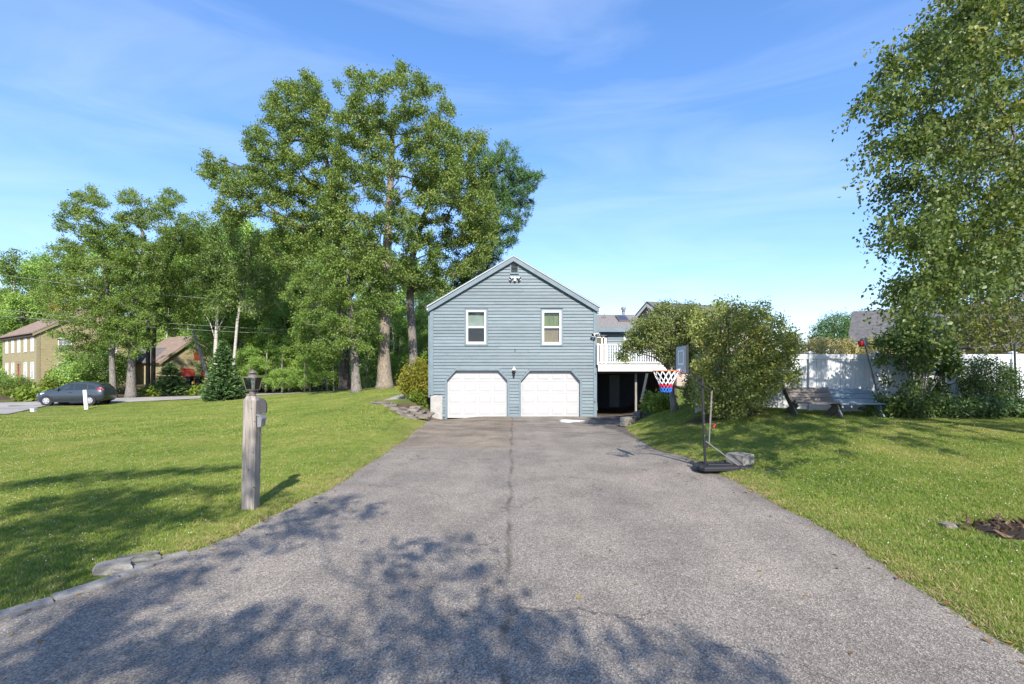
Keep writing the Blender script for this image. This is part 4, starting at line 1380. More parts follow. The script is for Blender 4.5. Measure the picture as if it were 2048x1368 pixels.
d = 56
p = on(656, d)
t = thing('mailbox', 'dark roadside mailbox with pale top on a post at the edge of the wood', 'mailbox', p)
obj('post', MB().box2(p + Vector((-.05, -.05, -.1)), p + Vector((.05, .05, 1.0))), M['dark_wood'], t)
n = 9
arc = [(-.2, 0), (.2, 0)] + [(.2 * math.cos(a), .2 + .16 * math.sin(a)) for a in np.linspace(0, math.pi, n)]
bx_m = obj('box', MB().prism([p + Vector((x, -.3, 1.0 + z)) for x, z in arc], (0, .55, 0)), M['black'], t)
obj('lid', MB().prism([p + Vector((x * 1.05, -.34, .99 + z * 1.05)) for x, z in arc], (0, .035, 0)), M['steel'], bx_m)
obj('top_cover', MB().prism([p + Vector((x * 1.06, -.28, .995 + z * 1.06)) for x, z in arc[3:-1]], (0, .5, 0)), M['steel'], bx_m)

for i, (px, lab) in enumerate([(378.5, 'dark wheeled trash bin before the red garage door nearer the small spruce'), (398, 'dark wheeled trash bin by the pier between the two red garage doors')]):
    d = 55
    p = on(px, d)
    p.z = W(px, 771.5, d).z
    t = thing('trash_bin', lab, 'trash bin', p, 'trash bins by the red garage doors')
    a, b = .27, .33
    q0 = [p + Vector((x * a, y * a, .05)) for x, y in ((-1, -1), (1, -1), (1, 1), (-1, 1))]
    q1 = [p + Vector((x * b, y * b, .98)) for x, y in ((-1, -1), (1, -1), (1, 1), (-1, 1))]
    obj('body', MB().add(q0 + q1, [(0, 3, 2, 1), (4, 5, 6, 7)] + [(k, (k + 1) % 4, (k + 1) % 4 + 4, k + 4) for k in range(4)]), M['black_plastic'], t, bevel=.03)
    obj('lid', MB().box(p + Vector((0, 0, 1.02)), (.72, .74, .06)), M['black_plastic'], t, bevel=.02)
    for s in (-1, 1): obj('wheel', MB().tube([p + Vector((s * .24, .3, .12)), p + Vector((s * .32, .3, .12))], .12, 10), M['black_plastic'], t)


# ------------------------------------------------------------------ parked car (local frame: nose to -x, flank to -y)
CD = 33.5
cyaw = math.radians(9)
cc = on(149, CD)
car = thing('parked_car', 'dark grey compact hatchback parked across the road in front of the tan house', 'car', (cc.x, cc.y + .2, gz(cc.x, cc.y) + .04), rotz=cyaw, local=True)
M['carpaint'] = N('grey_car_paint')
_g = M['carpaint']
M['carpaint'] = _g.done(_g.bsdf((0.042, 0.056, 0.070), 0.3, 0.35, 0.5, **{'Coat Weight': 0.6, 'Coat Roughness': 0.08}))
M['carglass'] = plain('car_glass', (0.02, 0.028, 0.025), 0.06, 0, 0.8)
M['tyre'] = plain('tyre_rubber', (0.022, 0.022, 0.022), 0.85)
M['rim'] = plain('wheel_cover', (0.55, 0.55, 0.57), 0.35, 0.6)
M['headlamp'] = plain('headlamp', (0.75, 0.76, 0.78), 0.12, 0.2, 0.8)
# stations: x, z low, z belt, z roof, half width at belt, half width at roof
stn = [(-2.03, .30, .58, .60, .50, .48), (-1.95, .20, .70, .73, .68, .60), (-1.72, .18, .80, .86, .79, .66), (-1.30, .18, .88, .97, .83, .66), (-.98, .18, .93, 1.04, .84, .64), (-.45, .18, .95, 1.33, .845, .60), (.05, .18, .96, 1.49, .845, .585), (.6, .18, .97, 1.52, .845, .58), (1.15, .18, .98, 1.49, .84, .57), (1.65, .20, .99, 1.38, .82, .55), (1.88, .26, 1.0, 1.22, .79, .56), (1.99, .34, .95, 1.02, .74, .60), (2.04, .42, .66, .72, .68, .60)]
vs, fs = [], []
for x, zl, zbt, zr_, wb, wr in stn:
    half = [(wb * .80, zl), (wb * .97, zl + .10), (wb * 1.0, zl + (zbt - zl) * .55), (wb * .985, zbt - .04), (wb * .95, zbt), (wr * 1.02, zbt + (zr_ - zbt) * .86), (wr * .88, zr_ - (zr_ - zbt) * .03), (wr * .45, zr_ + .015)]
    ring_ = [(x, -a, b) for a, b in half] + [(x, a, b) for a, b in reversed(half)]
    vs += ring_
m_ = 16
for i in range(len(stn) - 1):
    for k in range(m_): fs.append((i * m_ + k, i * m_ + (k + 1) % m_, i * m_ + m_ + (k + 1) % m_, i * m_ + m_ + k))
fs.append(tuple(reversed(range(m_))))
fs.append(tuple((len(stn) - 1) * m_ + k for k in range(m_)))
body = obj('body', MB().add(vs, fs), M['carpaint'], car, smooth='all')


def flank(x, z, s, off=.012):
    """a point on the car's side at (x, z)"""
    xs = [q[0] for q in stn]
    f = lambda k: float(np.interp(x, xs, [q[k] for q in stn]))
    zl, zbt, zr_, wb, wr = f(1), f(2), f(3), f(4), f(5)
    if z >= zbt:
        t = (z - zbt) / max(.05, (zr_ - zbt) * .86)
        w = wb * .95 + (wr * 1.02 - wb * .95) * min(t, 1)
    else:
        w = wb * (1.0 - .03 * abs((z - (zl + (zbt - zl) * .55)) / max(.1, zbt - zl)))
    return Vector((x, s * (w + off), z))


def side_panel(name, pts, mat, s, parent, off=.012, th=.01):
    q = [flank(x, z, s, off) for x, z in pts]
    return obj(name, MB().prism(q, (0, -s * th, 0)), mat, parent)


for s in (-1, 1):
    side_panel('side_window', [(-.62, 1.0), (.22, 1.01), (.22, 1.40), (-.05, 1.385), (-.42, 1.22)], M['carglass'], s, car)
    side_panel('side_window', [(.30, 1.01), (1.02, 1.03), (.94, 1.385), (.30, 1.405)], M['carglass'], s, car)
    side_panel('side_window', [(1.12, 1.05), (1.55, 1.09), (1.40, 1.26), (1.06, 1.34)], M['carglass'], s, car)
    side_panel('quarter_glass', [(-.92, .985), (-.68, 1.0), (-.55, 1.10)], M['carglass'], s, car)
    for xa, za, xb, zb2 in ((.26, .3, .26, 1.0), (-.80, .32, -.78, .96), (1.08, .55, 1.06, 1.02)):
        obj('door_gap', MB().bar(flank(xa, za, s, .004), flank(xb, zb2, s, .004), .012, .012, (0, 1, 0)), M['black'], body)
    for x in (.12, 1.0): obj('door_handle', MB().box(flank(x, .86, s, .02), (.16, .03, .035)), M['carpaint'], car, bevel=.008)
    mr = obj('mirror', MB().box(flank(-.60, 1.05, s, .12), (.13, .2, .14)), M['carpaint'], car, bevel=.04)
    obj('taillight', MB().prism([flank(1.70, .98, s, .01), flank(1.93, .86, s, .014), flank(1.99, .98, s, .014), flank(1.84, 1.15, s, .02), flank(1.72, 1.14, s, .012)], (.02, -s * .10, 0)), M['red'], car)
    obj('headlight', MB().prism([flank(-1.92, .66, s, .008), flank(-1.60, .70, s, .010), flank(-1.36, .82, s, .008), flank(-1.62, .80, s, .008)], (-.03, -s * .14, .02)), M['headlamp'], car)
    obj('sill', MB().bar(flank(-.95, .25, s, .006), flank(1.0, .25, s, .006), .03, .10, (0, 0, 1)), M['black_plastic'], car)
    for x in (-1.27, 1.26):
        obj('wheel_arch', MB().tube([(x, s * .60, .31), (x, s * .852, .31)], .355, 20), M['black_plastic'], car)
        w_ = obj('wheel', MB().tube([(x, s * .66, .30), (x, s * .855, .30)], .30, 20), M['tyre'], car)
        obj('rim', MB().tube([(x, s * .80, .30), (x, s * .866, .30), (x, s * .872, .30)], [.20, .195, .05], 18), M['rim'], w_)
        for k in range(5):
            a = 2 * math.pi * (k + .25) / 5
            obj('rim_slot', MB().box((x + .13 * math.cos(a), s * .869, .30 + .13 * math.sin(a)), (.05, .012, .05), Matrix.Rotation(-a, 3, 'Y')), M['black'], w_)
obj('windscreen', MB().add([(-.93, -.60, 1.045), (-.93, .60, 1.045), (-.10, .54, 1.455), (-.10, -.54, 1.455)], [(0, 1, 2, 3)]), M['carglass'], car)
obj('rear_window', MB().add([(1.72, -.5, 1.375), (1.72, .5, 1.375), (1.96, .54, 1.10), (1.96, -.54, 1.10)], [(0, 1, 2, 3)]), M['carglass'], car)
obj('grille', MB().box((-2.03, 0, .50), (.05, .85, .12)), M['black_plastic'], car)
obj('number_plate', MB().box((-2.06, 0, .36), (.02, .34, .16)), M['white'], car)
obj('bumper_vent', MB().box((-1.99, -.5, .33), (.08, .26, .10)), M['black_plastic'], car)

# ------------------------------------------------------------------ neighbouring houses
def lapmat(name, c, pitch=.11, dark=.55):
    """far clapboards: too fine to tell apart, kept as shallow relief"""
    g = N(name)
    sep = g.n('ShaderNodeSeparateXYZ')
    g.l(g.coords('World'), sep.inputs[0])
    fr = g.math('FRACT', g.math('DIVIDE', sep.outputs[2], pitch))
    nz = g.noise(g.coords('World', (1, 1, 5)), 1.5, 4)
    col = g.mix(1.0, g.ramp(nz, [(0.3, tuple(k * .85 for k in c)), (0.7, tuple(k * 1.1 for k in c))]), g.ramp(fr, [(0.0, dark), (0.22, 1.0), (1.0, 1.0)]), 'MULTIPLY')
    return g.done(g.bsdf(col, .7, 0, .2, g.bump(fr, .5, .02)))


M['tan'] = lapmat('olive_tan_clapboard', (0.33, 0.29, 0.165), .16, .7)
M['tan_trim'] = noisy('olive_trim', (0.22, 0.20, 0.115), (0.27, 0.24, 0.15), 4, .6, 0)
M['far_roof'] = noisy('brown_shingle', (0.19, 0.135, 0.105), (0.31, 0.235, 0.19), 3, .95, .3, coord='World', fine=12)
M['dark_roof'] = noisy('charcoal_shingle', (0.088, 0.087, 0.088), (0.155, 0.152, 0.153), 4, .95, .3, coord='World', fine=10)
M['brick'] = noisy('brick_red', (0.24, 0.07, 0.04), (0.42, 0.15, 0.09), 10, .9, .3, fine=30)
M['barn_red'] = noisy('barn_red', (0.22, 0.025, 0.02), (0.32, 0.045, 0.035), 4, .6, .1)
M['greige'] = lapmat('greige_siding', (0.44, 0.37, 0.31), .14, .8)


class Wall:
    """a wall plane: A + u*s, height z; parts are set on its outside (n)"""

    def __init__(s, A, u, n): s.A, s.u, s.n = Vector(A), Vector(u), Vector(n)

    def p(s, t, z, o=0.0):
        q = s.A + s.u * t + s.n * o
        return Vector((q.x, q.y, z))

    def rect(s, mb, t0, t1, z0, z1, o=.03, th=.05):
        return mb.prism([s.p(t0, z0, o - th), s.p(t1, z0, o - th), s.p(t1, z1, o - th), s.p(t0, z1, o - th)], s.n * th)

    def window(s, parent, t, w, z0, z1, grid=(2, 4), mat=None, trim=None):
        t0, t1 = t - w / 2, t + w / 2
        mb = MB()
        f = .06
        for a in ((t0 - f, t0, z0 - f, z1 + f), (t1, t1 + f, z0 - f, z1 + f), (t0, t1, z1, z1 + f), (t0, t1, z0 - f, z0)): s.rect(mb, *a, o=.05, th=.09)
        w_ = obj('window', mb, trim or M['white'], parent)
        pane = MB()
        s.rect(pane, t0, t1, z0, z1, o=.012, th=.02)
        obj('pane', pane, M['far_pane'], w_)
        mb = MB()
        for k in range(1, grid[0]): s.rect(mb, t0 + w * k / grid[0] - .012, t0 + w * k / grid[0] + .012, z0, z1, o=.03, th=.02)
        for k in range(1, grid[1]):
            zz = z0 + (z1 - z0) * k / grid[1]
            hh = .03 if k == grid[1] // 2 else .012
            s.rect(mb, t0, t1, zz - hh, zz + hh, o=.035, th=.02)
        obj('muntin', mb, M['white'], w_)
        return w_


M['far_pane'] = plain('far_window_pane', (0.20, 0.23, 0.25), .08, 0, .8)
U, Vv = Vector((-.826, .563, 0)), Vector((.563, .826, 0))
Cn = Vector((-47.5, 50, 0))
zb, ze = 0.35, 5.85
LF, LG, RISE = 13.7, 8.2, 2.7
nb = thing('neighbour_house', 'two-storey olive tan colonial house with brick chimney across the road', 'house', (Cn.x, Cn.y, zb))
pk_ = Cn + Vv * LG / 2
c4 = [Cn, Cn + U * LF, Cn + U * LF + Vv * LG, Cn + Vv * LG]
mb = MB()
mb.add([Vector((p.x, p.y, z)) for z in (zb, ze) for p in c4] + [Vector((pk_.x, pk_.y, ze + RISE)), Vector(((pk_ + U * LF).x, (pk_ + U * LF).y, ze + RISE))],
       [(0, 1, 5, 4), (1, 2, 6, 9, 5), (2, 3, 7, 6), (3, 0, 4, 8, 7)])
obj('wall', mb, M['tan'], nb)
wF = Wall(Cn, U, -Vv)
wG = Wall(Cn, Vv, -U)
for wl, sgn in ((wF, 1), (wG, 1)):
    mb = MB()
    wl.rect(mb, 0, .22, zb, ze, o=.03, th=.05)
    obj('corner_board', mb, M['tan_trim'], nb)
mb = MB()
wF.rect(mb, -.1, LF + .1, ze - .35, ze - .02, o=.2, th=.24)
obj('cornice', mb, M['dark_wood'], nb)
up = Vector((0, 0, 1))
for sgn in (0, 1):
    e0 = (Cn - Vv * .35 if sgn == 0 else Cn + Vv * (LG + .35)) - U * .2 * 1
    ez = ze - .08
    q = [Vector((e0.x, e0.y, ez)), Vector(((e0 + U * (LF + .4)).x, (e0 + U * (LF + .4)).y, ez)), Vector(((pk_ + U * (LF + .2)).x, (pk_ + U * (LF + .2)).y, ze + RISE + .06)), Vector(((pk_ - U * .2).x, (pk_ - U * .2).y, ze + RISE + .06))]
    obj('roof', MB().prism(q, (0, 0, .12)), M['far_roof'], nb)
    mb = MB()
    mb.prism([q[0] + U * .02, q[3] + U * .02, q[3] + U * .02 - up * .28, q[0] + U * .02 - up * .28], U * .06)
    obj('rake_board', mb, M['tan_trim'], nb)
ch = pk_ + U * 11.6
chm = obj('chimney', MB().box((ch.x, ch.y, ze + RISE + .1), (1.0, 1.0, 2.6), Matrix.Rotation(math.atan2(U.y, U.x), 3, 'Z')), M['brick'], nb)
obj('chimney_cap', MB().box((ch.x, ch.y, ze + RISE + 1.45), (1.16, 1.16, .14), Matrix.Rotation(math.atan2(U.y, U.x), 3, 'Z')), M['brick'], chm)
for t in (1.57, 4.1, 6.6, 9.1, 11.6):
    wF.window(nb, t, .8, 4.05, 5.38)
    if abs(t - 6.6) > .5: wF.window(nb, t, .9, 1.25, 2.85)
mb = MB()
for a in ((5.9, 6.1, zb + .3, 2.75), (7.1, 7.3, zb + .3, 2.75), (5.8, 7.4, 2.75, 3.05)): wF.rect(mb, *a, o=.08, th=.1)
dr_ = obj('front_door', mb, M['tan_trim'], nb)
mb = MB()
wF.rect(mb, 6.1, 7.1, zb + .3, 2.75, o=.02, th=.03)
obj('door_leaf', mb, M['barn_red'], dr_)
for t in (2.15, 6.0):
    wG.window(nb, t, .95, 4.1, 5.35, (3, 4))
    wG.window(nb, t - .05, .95, 1.3, 2.85, (3, 4))
# low connecting wing
P0 = Vector((-44.0, 60.0, 0))
zc_, zr_ = 3.05, 4.75
q0, q1 = Vector((-44.8, 58.6, 0)), Vector((-39.5, 59.0, 0))
ux = (q1 - q0).normalized()
nxv = Vector((ux.y, -ux.x, 0))
wing = thing('wing', 'low dark-roofed link between the tan house and its red-doored garage', 'house wing', (q0.x, q0.y, .2))
mb = MB()
bk = -nxv * 4
mb.add([Vector((p.x, p.y, z)) for z in (.1, zc_) for p in (q0, q1, q1 + bk, q0 + bk)], [(0, 1, 5, 4), (1, 2, 6, 5), (2, 3, 7, 6), (3, 0, 4, 7)])
obj('wall', mb, M['tan'], wing)
for s in (0, 1):
    a, b = (q0 + nxv * .4, q1 + nxv * .4) if s == 0 else (q0 + bk - nxv * .4, q1 + bk - nxv * .4)
    r0, r1 = q0 + bk / 2, q1 + bk / 2
    obj('roof', MB().prism([Vector((a.x, a.y, zc_ - .1)), Vector((b.x, b.y, zc_ - .1)), Vector((r1.x, r1.y, zr_)), Vector((r0.x, r0.y, zr_))], (0, 0, .12)), M['dark_roof'], wing)
wW = Wall(q0, ux, nxv)
mb = MB()
wW.rect(mb, 3.3, 4.2, .3, 2.4, o=.04, th=.05)
obj('door', mb, M['barn_red'], wing)
obj('wall_disc', MB().tube([wW.p(4.75, 2.15, .0), wW.p(4.75, 2.15, .06)], .17, 12), M['white'], wing)
# garage with red doors
ga = thing('garage', 'tan gable-fronted garage with two red doors and a small arched red loft door', 'garage', (-38.2, 60.5, .2))
pkf = Vector((-38.2, 60.5, 0))
hw_, zp_, ze_, zb2 = 3.6, W(0, 673, 60.5).z, W(0, 719, 58).z, W(0, 773, 59).z
L0, R0 = pkf - Vv * hw_, pkf + Vv * hw_
LEN = 8.0
mb = MB()
mb.add([Vector((p.x, p.y, z)) for p, z in ((L0, zb2), (R0, zb2), (R0, ze_), (pkf, zp_), (L0, ze_))] + [Vector((p.x, p.y, z)) for p, z in ((L0 + U * LEN, zb2), (R0 + U * LEN, zb2), (R0 + U * LEN, ze_), (pkf + U * LEN, zp_), (L0 + U * LEN, ze_))],
       [(0, 1, 2, 3, 4), (5, 9, 8, 7, 6), (0, 4, 9, 5), (1, 6, 7, 2)])
obj('wall', mb, M['tan'], ga)
for s in (-1, 1):
    e = pkf + Vv * s * (hw_ + .4)
    ee = ze_ - .42
    q = [Vector(((e - U * .3).x, (e - U * .3).y, ee)), Vector(((e + U * (LEN + .3)).x, (e + U * (LEN + .3)).y, ee)), Vector(((pkf + U * (LEN + .3)).x, (pkf + U * (LEN + .3)).y, zp_ + .03)), Vector(((pkf - U * .3).x, (pkf - U * .3).y, zp_ + .03))]
    obj('roof', MB().prism(q, (0, 0, .14)), M['far_roof'], ga)
    obj('rake_board', MB().prism([q[0], q[3], q[3] - up * .22, q[0] - up * .22], U * .05), M['tan_trim'], ga)
wg = Wall(L0, Vv, -U)


def tpos(px):
    k = (px - 1024) / F
    return (k * L0.y - L0.x) / (Vv.x - k * Vv.y)


for a, b in ((354, 390), (401, 429)):
    ta, tb = tpos(a), tpos(b)
    z1 = W(0, 737, 60).z
    mb = MB().prism([wg.p(ta, zb2, -.02), wg.p(ta, z1 - .35, -.02), wg.p(ta + .35, z1, -.02), wg.p(tb - .35, z1, -.02), wg.p(tb, z1 - .35, -.02), wg.p(tb, zb2, -.02)], wg.n * .05)
    gd = obj('garage_door', mb, M['barn_red'], ga)
    for k in range(1, 4):
        mb = MB()
        zz = zb2 + (z1 - zb2) * k / 4
        wg.rect(mb, ta + .02, tb - .02, zz - .015, zz + .015, o=.036, th=.004)
        obj('door_groove', mb, M['dark_wood'], gd)
ta, tb = tpos(387.5), tpos(404.5)
z0, z1 = W(0, 720.5, 60.5).z, W(0, 701, 60.5).z
tm, rw = (ta + tb) / 2, (tb - ta) / 2
mb = MB().prism([wg.p(ta, z0, -.02), wg.p(ta, z1 - .45, -.02)] + [wg.p(tm - rw * math.cos(a), z1 - .45 + .45 * math.sin(a), -.02) for a in np.linspace(.3, math.pi - .3, 6)] + [wg.p(tb, z1 - .45, -.02), wg.p(tb, z0, -.02)], wg.n * .05)
obj('loft_door', mb, M['barn_red'], ga)
obj('wall_light', MB().lathe([(.02, 0), (.10, .05), (.10, .16), (.02, .2)], wg.p(tpos(398), W(0, 692, 60.5).z, .12), 8), M['black'], ga)


def gable_house(name, label, R0, r, L, hw, drop, zb, roofm, wallm):
    R0 = Vector(R0)
    r = Vector((*r, 0)).normalized()
    n = Vector((r.y, -r.x, 0))
    t = thing(name, label, 'house', (R0.x, R0.y, zb))
    z0 = R0.z
    R1 = R0 + r * L
    c = [R0 - n * hw, R0 + n * hw, R1 + n * hw, R1 - n * hw]
    ze = z0 - drop
    vs = [Vector((p.x, p.y, z)) for z in (zb, ze) for p in c] + [R0, R1]
    obj('wall', MB().add(vs, [(0, 1, 5, 8, 4), (1, 2, 6, 5), (2, 3, 7, 9, 6), (3, 0, 4, 7)]), wallm, t)
    for s in (-1, 1):
        e0, e1 = R0 + n * s * (hw + .3) - r * .25, R1 + n * s * (hw + .3) + r * .25
        k = drop * (1 + .3 / hw)
        q = [Vector((e0.x, e0.y, z0 - k)), Vector((e1.x, e1.y, z0 - k)), R1 + r * .25, R0 - r * .25]
        obj('roof', MB().prism([p + up * .02 for p in q], (0, 0, .15)), roofm, t)
        obj('rake_board', MB().prism([q[0], q[3], q[3] - up * .25, q[0] - up * .25], r * .05), M['white'] if wallm is M['greige'] else M['tan_trim'], t)
    return t, Wall(R0 - n * hw, n, -r), ze


t, wl, ze__ = gable_house('back_house', 'greige gabled house rising behind the deck and shrubs', W(1298, 607, 42), (.93, .36), 9, 3.4, 2.0, .4, M['dark_roof'], M['greige'])
wl.window(t, 2.6, .9, ze__ - 1.2, ze__ - .1)
wl.window(t, 4.4, .9, ze__ - 1.2, ze__ - .1)
t, wl, ze__ = gable_house('fence_house', 'house with long charcoal roof beyond the white fence', W(1714, 628, 31), (.79, -.61), 8.2, 4.2, 2.4, .4, M['dark_roof'], M['greige'])

# ------------------------------------------------------------------ plants
def unit(a):
    return a / np.maximum(np.linalg.norm(a, axis=-1, keepdims=True), 1e-9)


def leaf_mesh(name, cl, n, L, asp=.55, r=None, up=.5, droop=0.0, spray=7, spread=1.5, shell=.42, flat=1.0, outw=.6, fold=.18, tint=None, lobed=True):
    """cl: clumps [(x,y,z,rad)]; leaves grow in small sprays through each clump"""
    cl = np.asarray(cl, float)
    r = r or rng
    w = cl[:, 3] ** 2
    ns = max(1, n // spray)
    ci = r.choice(len(cl), ns, p=w / w.sum())
    u = unit(r.normal(size=(ns, 3)))
    rad = r.random(ns) ** shell
    # each clump is lobed, not round: foliage reaches out along a few branchlets
    ax = unit(r.normal(size=(len(cl), 5, 3)))[ci]
    lob = np.maximum((ax * u[:, None, :]).sum(-1), 0).max(1) ** 2.2
    rad = rad * (.50 + .80 * lob) if lobed else rad
    off = u * rad[:, None]
    off[:, 2] *= flat
    sc = cl[ci, :3] + off * cl[ci, 3][:, None]
    sd = unit(u + r.normal(size=(ns, 3)) * .5)          # where the spray points
    k = np.repeat(np.arange(ns), spray)
    m = len(k)
    base = sc[k] + r.normal(size=(m, 3)) * L * spread * .55
    d = unit(sd[k] * outw + r.normal(size=(m, 3)) * .75 + np.array([0, 0, -droop]))
    nn = unit(r.normal(size=(m, 3)) + np.array([0, 0, up * 2]) + u[k] * .7)
    s = unit(np.cross(d, nn))
    nn = np.cross(s, d)
    ll = L * r.uniform(.65, 1.25, m)[:, None]
    ww = ll * asp * .5
    tip = base + d * ll
    mid = base + d * ll * .45
    a = mid + s * ww + nn * ww * fold
    b = mid - s * ww + nn * ww * fold
    V = np.stack([base, a, tip, b], 1).reshape(-1, 3)
    i = np.arange(m) * 4
    Fc = np.concatenate([np.stack([i, i + 1, i + 2], 1), np.stack([i, i + 2, i + 3], 1)])
    st = r.random(ns)[k] * .55 + r.random(m) * .45
    return V, Fc, np.concatenate([st, st])


def strand_mesh(cl, per, n, L, r, center, leaves=16, asp=.7, length=(.4, .95)):
    """drooping twigs: each clump lets fall a handful of leafy strands, leaning away from the trunk"""
    cl = np.asarray(cl, float)
    w = cl[:, 3] ** 2
    ns = n // leaves
    ci = r.choice(len(cl), ns, p=w / w.sum())
    u = unit(r.normal(size=(ns, 3))) * (r.random((ns, 1)) ** .45)
    st = cl[ci, :3] + u * cl[ci, 3][:, None] * np.array([1, 1, .75])
    out = cl[ci, :3] - np.asarray(center)
    out[:, 2] = 0
    out = unit(out)
    d0 = unit(out * 1.0 + r.normal(size=(ns, 3)) * .45 + np.array([0, 0, .05]))
    Ls = r.uniform(*length, ns)
    k = np.repeat(np.arange(ns), leaves)
    t = np.tile(np.linspace(.04, 1, leaves), ns) + r.normal(size=ns * leaves) * .03
    x = (t * Ls[k])[:, None]
    pos = st[k] + d0[k] * x * .62 + np.array([0, 0, -1.0]) * (x ** 1.6) * .55
    pos += r.normal(size=pos.shape) * .028
    d = unit(d0[k] * .35 + r.normal(size=pos.shape) * .65 + np.array([0, 0, -.75]))
    nn = unit(r.normal(size=pos.shape) + np.array([0, 0, .3]))
    s = unit(np.cross(d, nn))
    ll = L * r.uniform(.65, 1.25, (len(k), 1))
    ww = ll * asp * .5
    tip, mid = pos + d * ll, pos + d * ll * .4
    nrm = np.cross(s, d)
    V = np.stack([pos, mid + s * ww + nrm * ww * .2, tip, mid - s * ww + nrm * ww * .2], 1).reshape(-1, 3)
    i = np.arange(len(k)) * 4
    Fc = np.concatenate([np.stack([i, i + 1, i + 2], 1), np.stack([i, i + 2, i + 3], 1)])
    tt = np.clip(r.random(ns)[k] * .5 + r.random(len(k)) * .4 + np.clip((cl[ci, 2][k] - 4) * .035, -.08, .22), 0, 1)
    return V, Fc, np.concatenate([tt, tt])


def inside(poly, p):
    x, y = p
    c = False
    j = len(poly) - 1
    for i in range(len(poly)):
        (xi, yi), (xj, yj) = poly[i], poly[j]
        if (yi > y) != (yj > y) and x < (xj - xi) * (y - yi) / (yj - yi) + xi: c = not c
        j = i
    return c


def fill(poly, d, rpx, depth, r, skip=.08, gap=.8, var=.35):
    """clumps through a crown whose outline, seen from the drive, is poly; the crown is as deep as 'depth' says"""
    xs, ys = [p[0] for p in poly], [p[1] for p in poly]
    cx, cy = sum(xs) / len(xs), sum(ys) / len(ys)
    hw = max(max(xs) - min(xs), 1) / 2
    pts, out = [], []
    tries = 0
    want = int(sum(abs((poly[i][0] * poly[i - 1][1] - poly[i - 1][0] * poly[i][1])) for i in range(1)) + 1)
    while tries < 2600:
        tries += 1
        p = (r.uniform(min(xs), max(xs)), r.uniform(min(ys), max(ys)))
        if not inside(poly, p): continue
        q = rpx * (1 + r.uniform(-var, var))
        if not all(inside(poly, (p[0] + q * .62 * math.cos(a), p[1] + q * .62 * math.sin(a))) for a in np.linspace(0, 6.28, 7)[:-1]):
            q *= .6
            if not all(inside(poly, (p[0] + q * .6 * math.cos(a), p[1] + q * .6 * math.sin(a))) for a in np.linspace(0, 6.28, 7)[:-1]): continue
        if any((p[0] - a) ** 2 + (p[1] - b) ** 2 < (gap * (q + c) / 2) ** 2 for a, b, c in pts): continue
        pts.append((p[0], p[1], q))
    for px, py, q in pts:
        if r.random() < skip: continue
        t = math.sqrt(max(.05, 1 - ((px - cx) / (hw * 1.15)) ** 2))
        for layer in range(2):
            dd = d + depth * t * (r.uniform(-1, -.15) if layer == 0 else r.uniform(-.1, 1))
            jx, jy = (0, 0) if layer == 0 else (r.uniform(-.4, .4) * q, r.uniform(-.4, .4) * q)
            if layer == 1 and not inside(poly, (px + jx, py + jy)): continue
            w = W(px + jx, py + jy, dd)
            out.append((w.x, w.y, w.z, q * dd / F))
    return out


def limbs(mb, trunk, radii, cl, r, nmain=8, seg=5, lo=.35, twigs=4, thick=1.0):
    """branches grow from the trunk to the nearest clump, then on from clump to clump"""
    cl = np.asarray(cl, float)
    T = [Vector(p) for p in trunk]
    nodes, par, length, rmax = [], [], [], []
    H0, H1 = T[0].z, T[-1].z
    for i in range(len(T) - 1):
        for f in np.linspace(0, 1, 5, endpoint=False):
            p = T[i].lerp(T[i + 1], f)
            if (p.z - H0) / (H1 - H0) < lo: continue
            nodes.append(np.array(p))
            par.append(-1)
            length.append(0.0)
            rmax.append((radii[i] + (radii[i + 1] - radii[i]) * f) * .6)
    nt = len(nodes)
    tp = np.array(nodes)
    order = np.argsort(((cl[:, None, :3] - tp[None]) ** 2).sum(-1).min(1))
    where = {}
    for ci in order:
        c = cl[ci, :3]
        A = np.array(nodes)
        dv = c - A
        dist = np.linalg.norm(dv, axis=1)
        hd = np.hypot(dv[:, 0], dv[:, 1])
        rise = dv[:, 2]
        cost = dist + .28 * np.array(length) + np.where(np.arange(len(A)) < nt, np.maximum(0, .45 * hd - rise) * 1.1, np.maximum(0, -rise) * .7)
        j = int(cost.argmin())
        nodes.append(c)
        par.append(j)
        length.append(length[j] + dist[j])
        rmax.append(9)
        where[len(nodes) - 1] = ci
    cnt = np.ones(len(nodes))
    for i in range(len(nodes) - 1, nt - 1, -1): cnt[par[i]] += cnt[i] if par[i] >= 0 else 0
    mean = cl[:, 3].mean()
    rad = {i: .030 * mean * cnt[i] ** .55 * thick for i in range(nt, len(nodes))}
    for i in range(nt, len(nodes)):
        a, e = Vector(nodes[par[i]]), Vector(nodes[i])
        L = (e - a).length
        r1 = min(rad[i], rmax[par[i]] if par[i] < nt else 9)
        r0 = min(r1 * 1.25, rmax[par[i]] if par[i] < nt else rad[par[i]])
        m = a.lerp(e, .5) + Vector((r.normal() * .09, r.normal() * .09, -.06 + r.normal() * .05)) * L
        mb.tube([a, a.lerp(m, .5) + Vector((0, 0, -.02 * L)), m, e], [r0, (r0 + r1) / 2, r1, r1 * .75], seg if r1 > .04 else 4, cap=False)
        R = cl[where[i], 3]
        for _ in range(twigs):
            o = Vector(unit(r.normal(size=3))) * R * r.uniform(.6, .95)
            k = e.lerp(m, r.uniform(0, .5))
            h = k.lerp(e + o, .5) + Vector((r.normal(), r.normal(), r.normal())) * .08 * R
            mb.tube([k, h, e + o], [r1 * .45, r1 * .28, r1 * .10], 3, cap=False)
    return mb


